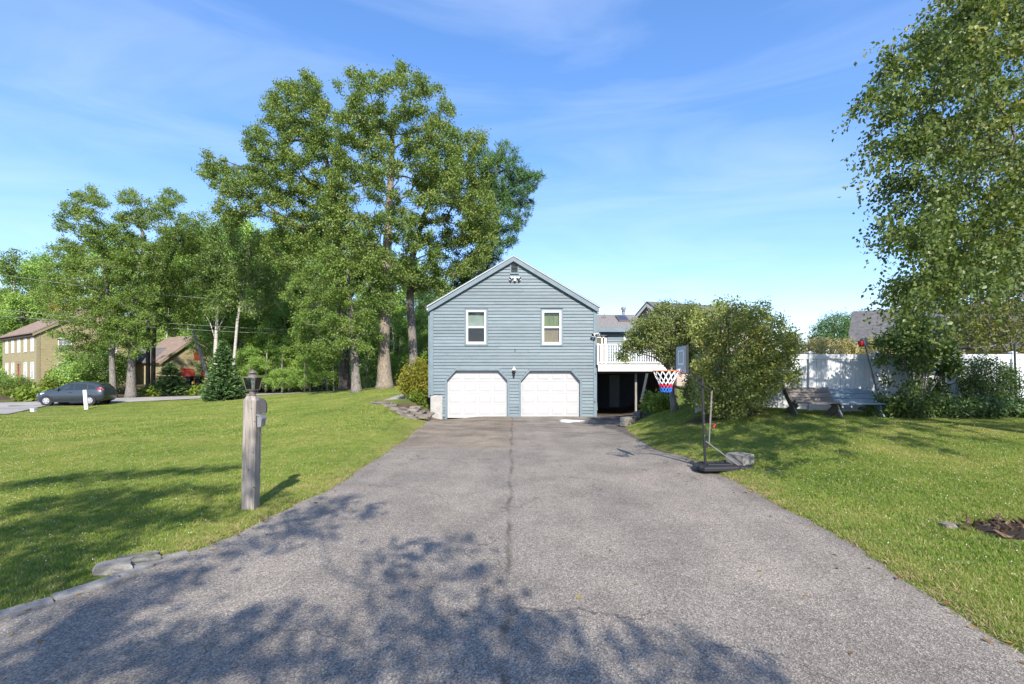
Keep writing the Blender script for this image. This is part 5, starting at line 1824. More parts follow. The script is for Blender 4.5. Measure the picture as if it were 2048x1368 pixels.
def trunk_tube(pts, radii, seg=10, flare=0.0):
    mb = MB()
    if flare:
        p0, p1 = Vector(pts[0]), Vector(pts[1])
        h = (p1 - p0).length
        pts = [p0 - Vector((0, 0, .15)), p0.lerp(p1, min(.9, .25 / h)), p0.lerp(p1, min(.95, .8 / h))] + list(pts[1:])
        radii = [radii[0] * (1 + flare), radii[0] * (1 + flare * .35), radii[0]] + list(radii[1:])
    mb.tube(pts, radii, seg, cap=True)
    return mb


def tree(name, label, cat, pts, radii, cl, nleaf, L, leaf, bark, group=None, nmain=9, lo=.35, flare=.5, seed=1, twigs=3, extra=None, thick=1.0, **kw):
    r = np.random.default_rng(seed)
    b = Vector(pts[0])
    t = thing(name, label, cat, b, group)
    mb = trunk_tube(pts, radii, 12, flare)
    limbs(mb, pts, radii, cl, r, nmain, lo=lo, twigs=twigs, thick=thick)
    if extra:
        for q, rr_ in extra: mb.tube(q, rr_, 7, cap=False)
    obj('trunk', mb, bark, t, smooth='all')
    V, Fc, T = strand_mesh(cl, 0, nleaf, L, r, pts[2]) if kw.pop('strands', False) else leaf_mesh('crown', cl, nleaf, L, r=r, **kw)
    me = mesh_np('crown', V - np.array(b), Fc, T)
    link('crown', me, leaf, t)
    return t


LF_OAK = leafmat('oak_leaf', [(0.0, (0.069, 0.122, 0.034)), (0.45, (0.137, 0.210, 0.051)), (0.8, (0.265, 0.314, 0.080)), (1.0, (0.398, 0.388, 0.128))], .30, pscale=.35)
LF_MAPLE = leafmat('maple_leaf', [(0.0, (0.076, 0.143, 0.034)), (0.5, (0.162, 0.245, 0.055)), (1.0, (0.347, 0.389, 0.112))], .36, pscale=.35)
LF_WOOD = leafmat('woodland_leaf', [(0.0, (0.115, 0.224, 0.058)), (0.5, (0.256, 0.400, 0.097)), (1.0, (0.536, 0.627, 0.186))], .32, pscale=.12)
LF_ASH = leafmat('thin_grey_leaf', [(0.0, (0.078, 0.136, 0.041)), (0.5, (0.150, 0.231, 0.064)), (1.0, (0.251, 0.324, 0.113))], .3, pscale=.3)
LF_PINE = leafmat('pine_needle', [(0.0, (0.039, 0.091, 0.035)), (0.6, (0.081, 0.168, 0.048)), (1.0, (0.168, 0.259, 0.065))], .12, .55, pscale=.4)
LF_SPRUCE = leafmat('spruce_needle', [(0.0, (0.084, 0.162, 0.068)), (0.6, (0.143, 0.251, 0.102)), (1.0, (0.262, 0.370, 0.147))], .15, .55, pscale=.8)
LF_BIRCH = leafmat('birch_leaf', [(0.0, (0.059, 0.098, 0.025)), (0.55, (0.123, 0.169, 0.040)), (0.85, (0.280, 0.267, 0.069)), (1.0, (0.504, 0.377, 0.099))], .34, .42, .35, pscale=.5)
LF_LILAC = leafmat('lilac_leaf', [(0.0, (0.129, 0.167, 0.046)), (0.5, (0.224, 0.266, 0.067)), (0.85, (0.376, 0.361, 0.113)), (1.0, (0.565, 0.361, 0.196))], .25, .4, .4, pscale=.9)
LF_OLIVE = leafmat('olive_brown_leaf', [(0.0, (0.091, 0.120, 0.035)), (0.5, (0.152, 0.194, 0.054)), (0.85, (0.233, 0.253, 0.086)), (1.0, (0.305, 0.214, 0.114))], .22, .5, pscale=.9)
LF_DARK = leafmat('dark_shrub_leaf', [(0.0, (0.051, 0.085, 0.030)), (0.6, (0.110, 0.166, 0.046)), (1.0, (0.232, 0.283, 0.070))], .3, .45, .3, pscale=.8)
LF_YEL = leafmat('yellow_green_leaf', [(0.0, (0.10, 0.12, 0.018)), (0.5, (0.20, 0.20, 0.025)), (0.85, (0.33, 0.28, 0.035)), (1.0, (0.40, 0.24, 0.05))], .25, .4, .3, pscale=1.2)
LF_LIME = leafmat('lime_leaf', [(0.0, (0.09, 0.14, 0.02)), (0.6, (0.18, 0.25, 0.035)), (1.0, (0.30, 0.34, 0.06))], .3, pscale=1.0)
LF_BLOOM = leafmat('pale_blossom_leaf', [(0.0, (0.14, 0.16, 0.045)), (0.5, (0.42, 0.37, 0.17)), (1.0, (0.66, 0.58, 0.36))], .3, .6, .2, pscale=1.0)
LF_HOSTA = leafmat('variegated_leaf', [(0.0, (0.05, 0.10, 0.03)), (0.5, (0.10, 0.17, 0.05)), (0.80, (0.20, 0.26, 0.11)), (1.0, (0.50, 0.54, 0.36))], .2, .4, .4, pscale=2.0)

# ---- the big trees behind the left lawn
r = np.random.default_rng(21)


def up_path(px_list, d, ground=True):
    """trunk path through photo points at distance d, its foot set on the ground"""
    P_ = [W(px, py, d) for px, py in px_list]
    P_[0].z = gz(P_[0].x, P_[0].y)
    return P_


d = 34.0
oak_poly = [(705, 560), (640, 520), (640, 440), (655, 330), (672, 255), (665, 190), (685, 132), (740, 140), (807, 126), (851, 150), (904, 184), (910, 225), (902, 255), (925, 300), (915, 380), (870, 440), (880, 520), (830, 560), (790, 600), (740, 590)]
cl = fill(oak_poly, d, 17, 4.2, r, skip=.22, gap=1.04)
pts = up_path([(769, 773), (768, 700), (771, 600), (774, 500), (779, 400), (784, 300), (786, 220)], d)
tree('oak_tree', 'tallest oak with straight pale mottled trunk at the far edge of the left lawn', 'tree', pts, [.50, .36, .33, .30, .24, .17, .09], cl, 92000, .155, LF_OAK, M['bark_oak'], lo=.42, seed=31, twigs=2, flat=.62, spray=9)
d = 38.0
poly = [(395, 350), (397, 318), (432, 296), (452, 318), (490, 330), (487, 243), (510, 255), (528, 230), (529, 167), (555, 152), (580, 165), (614, 141), (660, 180), (668, 250), (690, 300), (690, 400), (700, 470), (700, 540), (660, 560), (600, 540), (560, 545), (520, 500), (545, 440), (500, 430), (470, 470), (420, 430), (440, 390)]
cl = fill(poly, d, 17, 4.0, r, skip=.12, gap=.98)
pts = up_path([(690, 775), (684, 640), (676, 520), (671, 430), (655, 330), (620, 230)], d)
tree('oak_tree', 'broad oak with ragged arm of foliage reaching left over the smaller trees', 'tree', pts, [.42, .33, .29, .24, .16, .07], cl, 98000, .16, LF_OAK, M['bark_dark'], lo=.42, seed=33, twigs=2, flat=.62, spray=9)
d = 37.0
poly = [(795, 560), (800, 470), (830, 400), (860, 330), (890, 255), (925, 262), (962, 268), (985, 300), (975, 370), (1005, 420), (985, 500), (965, 540), (905, 560), (880, 600), (850, 590)]
cl = fill(poly, d, 17, 3.6, r, skip=.20, gap=1.02)
pts = up_path([(829, 770), (826, 700), (820, 600), (823, 520), (845, 440), (880, 350)], d)
tree('oak_tree', 'dark-trunked oak leaning right behind the yellow-green bush and the garage roof', 'tree', pts, [.38, .31, .28, .25, .18, .08], cl, 52000, .155, LF_OAK, M['bark_grey'], lo=.42, seed=35, twigs=2, flat=.62, spray=9)
# pine to the right of them
d = 41.0
poly = [(905, 600), (900, 520), (930, 440), (930, 330), (950, 290), (1000, 300), (1013, 277), (1030, 300), (1048, 330), (1089, 350), (1070, 385), (1058, 430), (1052, 450), (1032, 485), (1008, 505), (985, 560), (940, 575)]
cl = fill(poly, d, 17, 3.0, r, skip=.15, gap=.75)
pts = up_path([(960, 775), (958, 640), (962, 500), (985, 380), (1002, 290)], d)
tree('pine_tree', 'dark pine with upswept sprays rising beside the oaks above the garage roof', 'tree', pts, [.35, .30, .24, .15, .05], cl, 46000, .30, LF_PINE, M['bark_dark'], nmain=18, lo=.35, seed=37, twigs=3, asp=.16, flat=.5, up=.2, droop=-.5, spray=9, spread=.55, outw=.9, fold=0)
# lighter maple in front
d = 33.0
poly = [(585, 700), (590, 620), (560, 590), (600, 540), (640, 500), (700, 485), (755, 520), (790, 560), (795, 600), (770, 650), (765, 690), (735, 720), (700, 690), (660, 735), (620, 720)]
cl = fill(poly, d, 15, 2.3, r, skip=.18, gap=.98)
pts = up_path([(713, 782), (708, 700), (703, 640), (698, 580), (695, 520)], d)
tree('maple_tree', 'light green maple with flared pale trunk standing before the tall oaks', 'tree', pts, [.30, .24, .20, .14, .06], cl, 46000, .125, LF_MAPLE, M['bark_grey'], lo=.45, seed=39, twigs=2, flat=.5, spray=9)

# ---- trees across the road on the left
d = 40.5
poly = [(84, 645), (80, 590), (97, 485), (114, 421), (141, 388), (188, 371), (215, 392), (222, 440), (255, 470), (262, 540), (250, 600), (255, 650), (215, 690), (160, 650)]
cl = fill(poly, d, 15, 3.0, r, skip=.18, gap=1.0)
cl += [tuple(W(r.uniform(105, 275), r.uniform(600, 700), d + r.uniform(-2.2, 1.5))) + (r.uniform(.5, .8),) for _ in range(34)]
pts = up_path([(227, 793), (224, 720), (222, 640), (210, 540), (195, 450)], d)
tree('maple_tree', 'wide airy maple shading the tan house, grey trunk directly behind the parked car tail', 'tree', pts, [.24, .20, .18, .13, .05], cl, 62000, .14, LF_MAPLE, M['bark_grey'], lo=.5, seed=41, twigs=2, flat=.5, spray=9)
d = 41.0
poly = [(205, 560), (215, 480), (240, 378), (270, 374), (282, 402), (297, 388), (310, 410), (323, 374), (371, 384), (355, 414), (345, 470), (330, 540), (320, 620), (300, 700), (265, 720), (225, 690)]
cl = fill(poly, d, 15, 3.0, r, skip=.18, gap=1.0)
pts = up_path([(262, 796), (263, 730), (266, 650), (275, 560), (292, 470)], d)
tree('maple_tree', 'maple with thick flared bare trunk rooted at the road edge before the linking wing', 'tree', pts, [.36, .27, .23, .16, .06], cl, 46000, .14, LF_MAPLE, M['bark_grey'], lo=.5, seed=43, twigs=2, flat=.5, spray=9)
d = 46.0
poly = [(290, 640), (300, 540), (330, 460), (360, 420), (387, 437), (415, 417), (420, 480), (400, 560), (390, 640), (350, 670)]
cl = fill(poly, d, 20, 2.5, r, skip=.15, gap=.9)
pts = up_path([(296, 786), (296, 700), (298, 620), (310, 540), (335, 470)], d)
tree('young_maple', 'dark slim maple trunk, the left one of the close pair before the linking wing', 'tree', pts, [.19, .17, .15, .11, .04], cl[::2], 12000, .17, LF_MAPLE, M['bark_dark'], nmain=7, lo=.55, seed=45, twigs=3, flare=.25)
pts = up_path([(306, 786), (307, 700), (311, 620), (330, 540), (365, 470)], d)
tree('young_maple', 'dark slim maple trunk, the right one of the close pair before the linking wing', 'tree', pts, [.19, .17, .15, .11, .04], cl[1::2], 14000, .17, LF_MAPLE, M['bark_dark'], nmain=7, lo=.55, seed=46, twigs=3, flare=.25)
# thin pale-stemmed trees by the spruce
d = 45.0
poly = [(395, 600), (400, 520), (420, 440), (450, 425), (480, 450), (490, 530), (470, 610), (430, 640)]
cl = fill(poly, d, 18, 1.8, r, skip=.2, gap=1.0)
pts = up_path([(433, 785), (431, 700), (434, 640), (437, 570), (445, 480)], d)
ex = [([W(434, 690, d), W(420, 645, d), W(405, 620, d)], [.05, .035, .015]), ([W(435, 660, d), W(456, 620, d), W(470, 590, d)], [.05, .03, .012]), ([W(436, 600, d), W(425, 560, d), W(422, 520, d)], [.05, .03, .012])]
tree('ash_tree', 'thin pale-barked ash with sparse grey-green crown rising above the cone-shaped spruce', 'tree', pts, [.19, .17, .13, .10, .03], cl, 17000, .19, LF_ASH, M['bark_pale'], nmain=9, lo=.35, seed=47, twigs=6, extra=ex, flare=.2)
poly = [(465, 610), (470, 520), (510, 460), (550, 470), (580, 540), (560, 610), (510, 640)]
cl = fill(poly, d, 18, 1.8, r, skip=.2, gap=1.0)
pts = up_path([(462, 785), (470, 700), (475, 640), (484, 590), (500, 500)], d)
ex = [([W(478, 625, d), W(500, 612, d), W(530, 600, d), W(560, 570, d)], [.07, .05, .035, .012])]
tree('birch_tree', 'curving white-stemmed birch to the right of the ash and spruce', 'tree', pts, [.14, .13, .12, .09, .03], cl, 17000, .19, LF_ASH, M['bark_pale'], nmain=9, lo=.45, seed=49, twigs=6, extra=ex, flare=.2)
# leaning pale branch in front of the red-doored garage
pts = [on(424, 50), W(410, 735, 50), W(400, 702, 50), W(394, 690, 50), W(389, 676, 50), W(386, 655, 50)]
cl = [tuple(W(384 + dx, 625 + dy, 50 + dz)) + (1.0,) for dx, dy, dz in ((0, 0, 0), (-20, -15, 1), (18, -22, -1), (0, -40, 0), (-8, 15, .5))]
tree('leaning_tree', 'pale leaning trunk slanting across the front of the red-doored garage', 'tree', pts, [.22, .2, .17, .15, .12, .06], cl, 4500, .16, LF_WOOD, M['bark_pale'], nmain=4, lo=.7, seed=51, flare=.2)


# ---- the wood beyond: individual trees sharing a few meshes
def wood_proto(kind, seed):
    r = np.random.default_rng(seed)
    H = 15.0
    cw = {0: 3.6, 1: 2.8, 2: 3.0}[kind]
    cl = []
    n = 46 if kind < 2 else 40
    for i in range(n):
        t = r.random()
        z = H * (.16 + .82 * t)
        rad = cw * (math.sin(math.pi * min(1, .22 + .78 * t)) ** .7 if kind < 2 else (1.05 - .85 * t)) * math.sqrt(r.random())
        a = r.uniform(0, 6.283)
        cl.append((rad * math.cos(a), rad * math.sin(a), z, r.uniform(.75, 1.35)))
    pts = [Vector((0, 0, -.2)), Vector((.1, .05, 4)), Vector((-.1, .1, 8)), Vector((.1, 0, 12)), Vector((0, 0, H))]
    mb = trunk_tube(pts, [.24, .19, .15, .10, .03], 8)
    limbs(mb, pts, [.24, .19, .15, .10, .03], cl, r, 8, seg=3, lo=.2, twigs=1)
    me = bpy.data.meshes.new('wood_trunk')
    me.from_pydata([tuple(v) for v in mb.v], [], mb.f)
    me.materials.append(M['bark_pale'] if kind == 1 else M['bark_grey'])
    kw = dict(asp=.16, flat=.55, up=.2, spray=9, spread=.6, outw=.9, fold=0) if kind == 2 else {}
    V, Fc, T = leaf_mesh('c', cl, 15000, .30 if kind == 2 else .24, r=r, **kw)
    mc = mesh_np('wood_crown', V, Fc, T)
    mc.materials.append(LF_PINE if kind == 2 else LF_MAPLE if kind == 1 else LF_WOOD)
    return me, mc


PROTO = [wood_proto(0, 61), wood_proto(0, 62), wood_proto(1, 63), wood_proto(2, 64)]
rr = random.Random(77)


def wood(px, py_top, d, k, label, name='woodland_tree', group='trees of the wood beyond the road'):
    p = on(px, d)
    h = W(px, py_top, d).z - p.z
    t = thing(name, label, 'tree', p, group)
    s = h / 15.3
    sx = s * rr.uniform(.9, 1.25) * (1.5 if h < 9 else 1)
    rot = rr.uniform(0, 6.28)
    for nm, me in zip(('trunk', 'crown'), PROTO[k]):
        o = bpy.data.objects.new(nm, me)
        COL.objects.link(o)
        o.parent = t
        o.scale = (sx, sx, s)
        o.rotation_euler = (0, 0, rot)
    return t


WL = ['tall leafy green tree of the wood seen behind the houses and front trees', 'tall leafy green tree of the wood seen behind the houses and front trees', 'light green leafy tree with pale stem in the wood behind the houses', 'dark conifer standing among the leafy trees of the wood']
WG = ['leafy trees of the wood', 'leafy trees of the wood', 'pale-stemmed trees of the wood', 'conifers of the wood']
# (column, top row, distance, kind)
for px, py, d, k in [(-30, 505, 72, 0), (28, 497, 66, 2), (62, 512, 74, 1), (95, 508, 80, 0), (150, 490, 84, 1), (205, 480, 80, 0), (262, 470, 84, 2), (318, 480, 78, 1), (352, 470, 72, 2), (372, 500, 70, 0),
                     (398, 470, 80, 0), (430, 440, 78, 1), (462, 432, 84, 2), (498, 440, 70, 0), (520, 470, 62, 2), (548, 450, 74, 1), (575, 470, 60, 0), (605, 440, 72, 2), (640, 450, 64, 1), (668, 480, 70, 3), (700, 450, 76, 0), (735, 470, 62, 1), (760, 490, 72, 2), (790, 520, 58, 0), (822, 510, 66, 1), (850, 560, 56, 3), (872, 545, 62, 0), (905, 560, 60, 1), (940, 560, 68, 0),
                     (545, 560, 56, 2), (600, 570, 58, 1), (655, 590, 60, 0), (745, 600, 50, 3), (795, 610, 50, 0), (845, 620, 48, 2), (490, 590, 58, 0), (130, 560, 68, 0), (40, 580, 64, 1), (85, 590, 76, 2), (0, 590, 70, 0), (330, 600, 70, 1), (420, 620, 66, 0)]:
    wood(px, py, d, k, WL[k], group=WG[k])

for px, py, d, k in [(475, 520, 55, 2), (520, 500, 54, 0), (565, 510, 56, 2), (600, 520, 54, 2), (440, 560, 56, 0), (480, 640, 50, 1), (515, 610, 52, 0), (548, 640, 49, 1), (585, 620, 51, 0), (622, 640, 50, 1), (655, 660, 48, 0), (500, 690, 47, 1), (565, 690, 47, 0), (610, 700, 47, 1), (735, 660, 44, 1), (800, 650, 43, 0), (850, 660, 42, 1)]:
    wood(px, py, d, k, 'leafy tree along the front edge of the wood' if py < 600 else 'low leafy tree along the front edge of the wood', name='understorey_tree', group='low trees along the front edge of the wood')
# slim pale stems at the edge of the wood
for i, (px, d, top, lean_) in enumerate([(486, 50, 600, 6), (512, 53, 560, -4), (531, 48, 640, 8), (556, 52, 580, 2), (578, 50, 600, -8), (598, 55, 570, 5), (621, 49, 620, -6), (637, 52, 590, 10), (668, 48, 610, -7), (683, 50, 630, 4), (741, 46, 620, 5), (790, 45, 640, -4), (846, 43, 640, 4), (462, 55, 570, 4), (330, 66, 600, 5), (352, 68, 580, -3), (372, 66, 610, 4)]):
    b_ = on(px, d)
    pp = [b_, W(px + lean_ * .4, 700, d), W(px + lean_, (700 + top) / 2, d), W(px + lean_ * 1.8, top, d)]
    cl = [tuple(W(px + lean_ * 1.6 + r.normal() * 14, top + r.uniform(-25, 70), d + r.normal() * .6)) + (r.uniform(.5, .9),) for _ in range(9)]
    tree('slim_tree', 'slim pale-stemmed young tree at the edge of the wood', 'tree', pp, [.085, .075, .055, .02], cl, 3200, .16, LF_MAPLE if i % 2 else LF_WOOD, M['bark_pale'], group='slim trees at the edge of the wood', lo=.45, seed=300 + i, twigs=2, flare=.15, flat=.5)

# understorey below the wood: one leafy mass nobody could count
cl = []
r = np.random.default_rng(91)
for i in range(420):
    px = r.uniform(-60, 960)
    d = r.uniform(58, 74) if px < 470 else r.uniform(50, 66) if px < 700 else r.uniform(43, 62)
    if 250 < px < 440: d = r.uniform(70, 80)
    p = on(px, d)
    cl.append((p.x, p.y, p.z + r.uniform(.1, 3.6) * (1 if r.random() < .6 else .5), r.uniform(.6, 1.3)))
V, Fc, T = leaf_mesh('u', cl, 60000, .24, r=r, flat=.6)
me = mesh_np('undergrowth', V, Fc, T)
link('undergrowth', me, LF_WOOD, kind='stuff', label='leafy undergrowth at the foot of the wood')


# ---- spruces
def spruce(label, px, d, py_top, hwpx, seed, leaf=LF_SPRUCE, name='spruce_tree', dens=1.0):
    r = np.random.default_rng(seed)
    b = on(px, d)
    H = W(px, py_top, d).z - b.z
    R_ = hwpx * d / F
    t = thing(name, label, 'tree', b)
    mb = MB()
    mb.tube([b - Vector((0, 0, .1)), b + Vector((0, 0, H * .5)), b + Vector((0, 0, H))], [H * .022, H * .014, .008], 7)
    Vs, Fs, Ts = [], [], []
    n = 0
    z = .03 * H
    while z < H * .985:
        f = z / H
        rad = R_ * (1 - f) ** .85 * (1.0 if f > .08 else .82)
        nb_ = max(4, int((11 - 5 * f) * dens))
        a0 = r.uniform(0, 6.28)
        for k in range(nb_):
            a = a0 + 6.283 * k / nb_ + r.normal() * .15
            L = rad * r.uniform(.72, 1.1) + .05
            dv = np.array([math.cos(a), math.sin(a), 0])
            e0 = np.array(b) + np.array([0, 0, z])
            sag = (.02 if f > .6 else -.16) * L
            e1 = e0 + dv * L * .6 + np.array([0, 0, sag])
            e2 = e0 + dv * L + np.array([0, 0, sag + .12 * L + .02])
            mb.tube([Vector(e0), Vector(e1), Vector(e2)], [.012, .008, .003], 3, cap=False)
            m = int((10 + 26 * L) * dens)
            s = r.random(m) ** .7
            s = np.clip(s * .92 + .1, 0, 1)[:, None]
            pos = np.where(s < .6, e0 + (e1 - e0) * s / .6, e1 + (e2 - e1) * (s - .6) / .4)
            sd = np.array([-dv[1], dv[0], 0])
            sg = np.where(r.random(m) < .5, -1, 1)[:, None]
            dirv = unit(dv[None] * r.uniform(.5, 1.1, (m, 1)) + sd[None] * sg * r.uniform(.2, 1.0, (m, 1)) + np.array([0, 0, 1]) * r.normal(.05, .25, (m, 1)))
            ln = (.13 + .10 * L * (1 - s * .5)) * r.uniform(.7, 1.2, (m, 1))
            nrm = unit(r.normal(size=(m, 3)) * .5 + np.array([0, 0, 1.0]))
            sv = unit(np.cross(dirv, nrm))
            w = .020 + .10 * ln
            q = np.stack([pos, pos + dirv * ln * .5 + sv * w, pos + dirv * ln, pos + dirv * ln * .5 - sv * w], 1).reshape(-1, 3)
            i = np.arange(m) * 4 + n
            Vs.append(q)
            Fs += [np.stack([i, i + 1, i + 2], 1), np.stack([i, i + 2, i + 3], 1)]
            tt = np.clip(.25 + .55 * s[:, 0] + r.normal(0, .15, m), 0, 1)
            Ts += [tt, tt]
            n += 4 * m
        z += H * .042 / dens ** .5 * (1.15 - .5 * f)
    obj('trunk', mb, M['bark_dark'], t)
    me = mesh_np('crown', np.concatenate(Vs) - np.array(b), np.concatenate(Fs), np.concatenate(Ts))
    link('crown', me, leaf, t)
    return t


spruce('cone-shaped dense green spruce on the lawn edge of the road', 447, 35.8, 680, 43, 5, dens=1.8)
spruce('smaller bluish spruce with spreading tiers before the linking wing of the garage', 341, 45, 725, 43, 6, dens=1.4)


# ---- shrubs
def shrub(name, label, base, cl, n, L, leaf, stems=6, seed=1, group=None, cat='shrub', bark=None, srad=.022, part='foliage', **kw):
    r = np.random.default_rng(seed)
    b = Vector(base)
    t = thing(name, label, cat, b, group)
    mb = MB()
    c = np.asarray(cl, float)
    for k in range(stems):
        a = 6.283 * k / stems + r.uniform(0, .6)
        p0 = b + Vector((.12 * math.cos(a), .10 * math.sin(a), -.05))
        tg = c[int(r.integers(len(c)))]
        e = Vector(tg[:3])
        m = p0.lerp(e, .5) + Vector((r.normal() * .08, r.normal() * .08, .12 * (e - p0).length))
        mb.tube([p0, m, e], [srad, srad * .7, srad * .3], 5, cap=False)
        for _ in range(4):
            q = c[int(np.argmin(((c[:, :3] - np.array(e)) ** 2).sum(1) + r.random(len(c)) * 1.5))]
            mb.tube([m.lerp(e, r.random()), Vector(q[:3])], [srad * .4, srad * .15], 4, cap=False)
    obj('stem', mb, bark or M['bark_dark'], t)
    V, Fc, T = leaf_mesh('f', cl, n, L, r=r, **kw)
    link(part, mesh_np(part, V - np.array(b), Fc, T), leaf, t)
    return t


r = np.random.default_rng(101)
d = 14.4
poly = [(1392, 828), (1378, 760), (1390, 700), (1370, 650), (1400, 620), (1440, 598), (1470, 604), (1500, 612), (1520, 600), (1535, 625), (1570, 640), (1596, 665), (1600, 700), (1585, 725), (1605, 760), (1575, 775), (1540, 790), (1520, 822), (1470, 832), (1430, 832)]
cl = fill(poly, d, 17, 1.15, r, skip=.04, gap=.66)
shrub('lilac_bush', 'big rounded lilac bush in the right lawn, behind the basketball pole', on(1450, d), cl, 33000, .085, LF_LILAC, 14, 7, bark=M['bark_grey'], srad=.028)
d = 16.8
poly = [(1228, 722), (1250, 682), (1272, 640), (1322, 603), (1362, 612), (1395, 603), (1420, 640), (1425, 700), (1400, 760), (1395, 812), (1360, 800), (1375, 740), (1330, 735), (1300, 700), (1260, 722)]
cl = fill(poly, d, 15, 1.2, r, skip=.10, gap=.74)
pts = [on(1350, d), W(1344, 790, d), W(1340, 755, d), W(1336, 725, d), W(1325, 690, d)]
ex = [([W(1336, 735, d), W(1310, 715, d), W(1285, 708, d), W(1262, 704, d)], [.035, .025, .018, .008]), ([W(1340, 750, d), W(1362, 720, d), W(1385, 690, d)], [.035, .022, .01]), ([W(1340, 745, d), W(1322, 722, d), W(1312, 690, d)], [.03, .02, .01]), ([W(1338, 730, d), W(1350, 690, d), W(1362, 640, d), W(1366, 606, d)], [.03, .02, .014, .006]), ([W(1338, 725, d), W(1318, 660, d), W(1290, 606, d), W(1286, 598, d)], [.03, .018, .010, .005])]
tree('small_tree', 'olive-brown twiggy small tree spreading in front of the deck railing', 'small tree', pts, [.10, .085, .075, .05, .02], cl, 33000, .075, LF_OLIVE, M['bark_grey'], nmain=11, lo=.4, seed=53, twigs=5, extra=ex, flare=.3)
# low greenery at its foot and by the deck
for i, (px, d, py, w, lab) in enumerate([(1322, 18.3, 797, .45, 'pale green leafy perennial by the wall below the deck'), (1305, 19.5, 796, .4, 'spiky light green plant at the right end of the dark space under the deck')]):
    b = on(px, d)
    t_ = W(px, py, d)
    cl = [(b.x + r.uniform(-w, w) * .8, b.y + r.uniform(-.3, .3), b.z + (t_.z - b.z) * r.uniform(.25, .95), .2) for _ in range(14)]
    shrub('perennial_plant', lab, b, cl, 1300, .15, LF_LIME, 5, 60 + i, cat='plant', srad=.01, asp=.42, up=.8, droop=.2)
d = 14.6
poly = [(1800, 805), (1770, 790), (1762, 740), (1750, 690), (1765, 655), (1800, 640), (1850, 632), (1890, 650), (1905, 690), (1925, 735), (1915, 770), (1880, 800), (1845, 806)]
cl = [c for c in fill(poly, d, 16, .9, r, skip=.25, gap=.92) if c[2] > W(0, 738, d).z or r.random() < .22]
shrub('viburnum_bush', 'open multi-stemmed shrub in front of the fence beside the leaning pole', on(1838, d), cl, 9500, .11, LF_DARK, 16, 9, bark=M['bark_grey'], srad=.024)
poly = [(1925, 815), (1918, 770), (1935, 725), (1975, 712), (2020, 730), (2050, 760), (2040, 815)]
cl = fill(poly, 14.9, 14, .45, r, skip=.1, gap=.75)
shrub('dark_shrub', 'dense dark shrub against the fence near the green pole', on(1980, 14.9), cl, 9000, .085, LF_DARK, 9, 10, asp=.35)
# white-edged plants along the bed
for i, (px, d) in enumerate([(1772, 14.7), (1800, 14.55), (1836, 14.7), (1868, 14.5), (1902, 14.45), (1935, 14.35), (1968, 14.5), (2000, 14.4), (2035, 14.5)]):
    b = on(px, d)
    w = .30
    cl = [(b.x + r.normal() * w, b.y + r.normal() * .16, b.z + r.uniform(.08, .42 if i > 2 else .5), .13) for _ in range(18)]
    lab = ['low dark leafy plant at the bed end beside the leaning pole', 'low dark leafy plant under the left stems of the open shrub', 'low leafy plant under the middle of the open shrub'][i] if i < 3 else ['low white-edged plant at the right foot of the open shrub', 'low white-edged plant between the open shrub and the dark shrub', 'low white-edged plant under the left edge of the dark shrub', 'low white-edged plant under the middle of the dark shrub', 'low white-edged plant under the right side of the dark shrub', 'low white-edged plant at the foot of the dark green pole'][i - 3]
    shrub('bed_plant', lab, b, cl, 1500, .11, LF_DARK if i < 2 else LF_HOSTA, 4, 70 + i, cat='plant', group='low plants of the bed along the fence', srad=.008, asp=.45, up=.9)
# flowering hedge beyond the fence
cl = []
for _ in range(170):
    x = r.uniform((1575 - 1024) * 17.6 / F, (1905 - 1024) * 17.6 / F)
    y = 17.6 + r.uniform(-.55, .7)
    cl.append((x, y, r.uniform(2.2, CAMZ + (HY - 682) * y / F), r.uniform(.14, .24)))
shrub('flowering_hedge', 'pale yellow flowering hedge showing over the white fence', (11.8, 17.6, gz(11.8, 17.6)), cl, 34000, .065, LF_BLOOM, 12, 11, cat='hedge')
# trees beyond the fence
d = 62
poly = [(1618, 690), (1620, 665), (1650, 634), (1680, 624), (1705, 640), (1712, 690)]
cl = fill(poly, d, 11, 2.2, r, skip=.05, gap=.75)
pts = up_path([(1662, 740), (1664, 690), (1668, 650), (1676, 630)], d)
tree('pine_tree', 'dark green pine in the distance beyond the fence and flowering hedge', 'tree', pts, [.3, .25, .15, .05], cl, 8000, .34, LF_PINE, M['bark_dark'], nmain=7, seed=55, asp=.22, flat=.6, twigs=1)
d = 70
poly = [(1690, 680), (1695, 630), (1720, 622), (1745, 622), (1760, 640), (1760, 690)]
cl = fill(poly, d, 10, 2.2, r, skip=.05, gap=.75)
pts = up_path([(1728, 740), (1728, 690), (1730, 650), (1732, 630)], d)
tree('pine_tree', 'dark treetop peeping over the charcoal roof ridge beyond the fence', 'tree', pts, [.3, .25, .15, .05], cl, 5000, .36, LF_PINE, M['bark_dark'], nmain=7, seed=56, asp=.3, flat=.6, twigs=1)
d = 24
poly = [(1890, 690), (1885, 640), (1900, 580), (1945, 545), (2010, 520), (2100, 520), (2160, 600), (2150, 720), (2040, 715), (1960, 710)]
cl = fill(poly, d, 26, 2.2, r, skip=.08, gap=.8)
pts = up_path([(2020, 745), (2020, 690), (2018, 630), (2014, 560)], d)
tree('yellowing_tree', 'sunlit yellowing tree beyond the fence, under the drooping birch branches', 'tree', pts, [.2, .16, .12, .05], cl, 17000, .13, leafmat('yellowing_leaf', [(0.0, (0.06, 0.085, 0.02)), (0.5, (0.13, 0.15, 0.03)), (0.9, (0.24, 0.22, 0.06)), (1.0, (0.30, 0.20, 0.10))], .3), M['bark_grey'], nmain=9, seed=57)

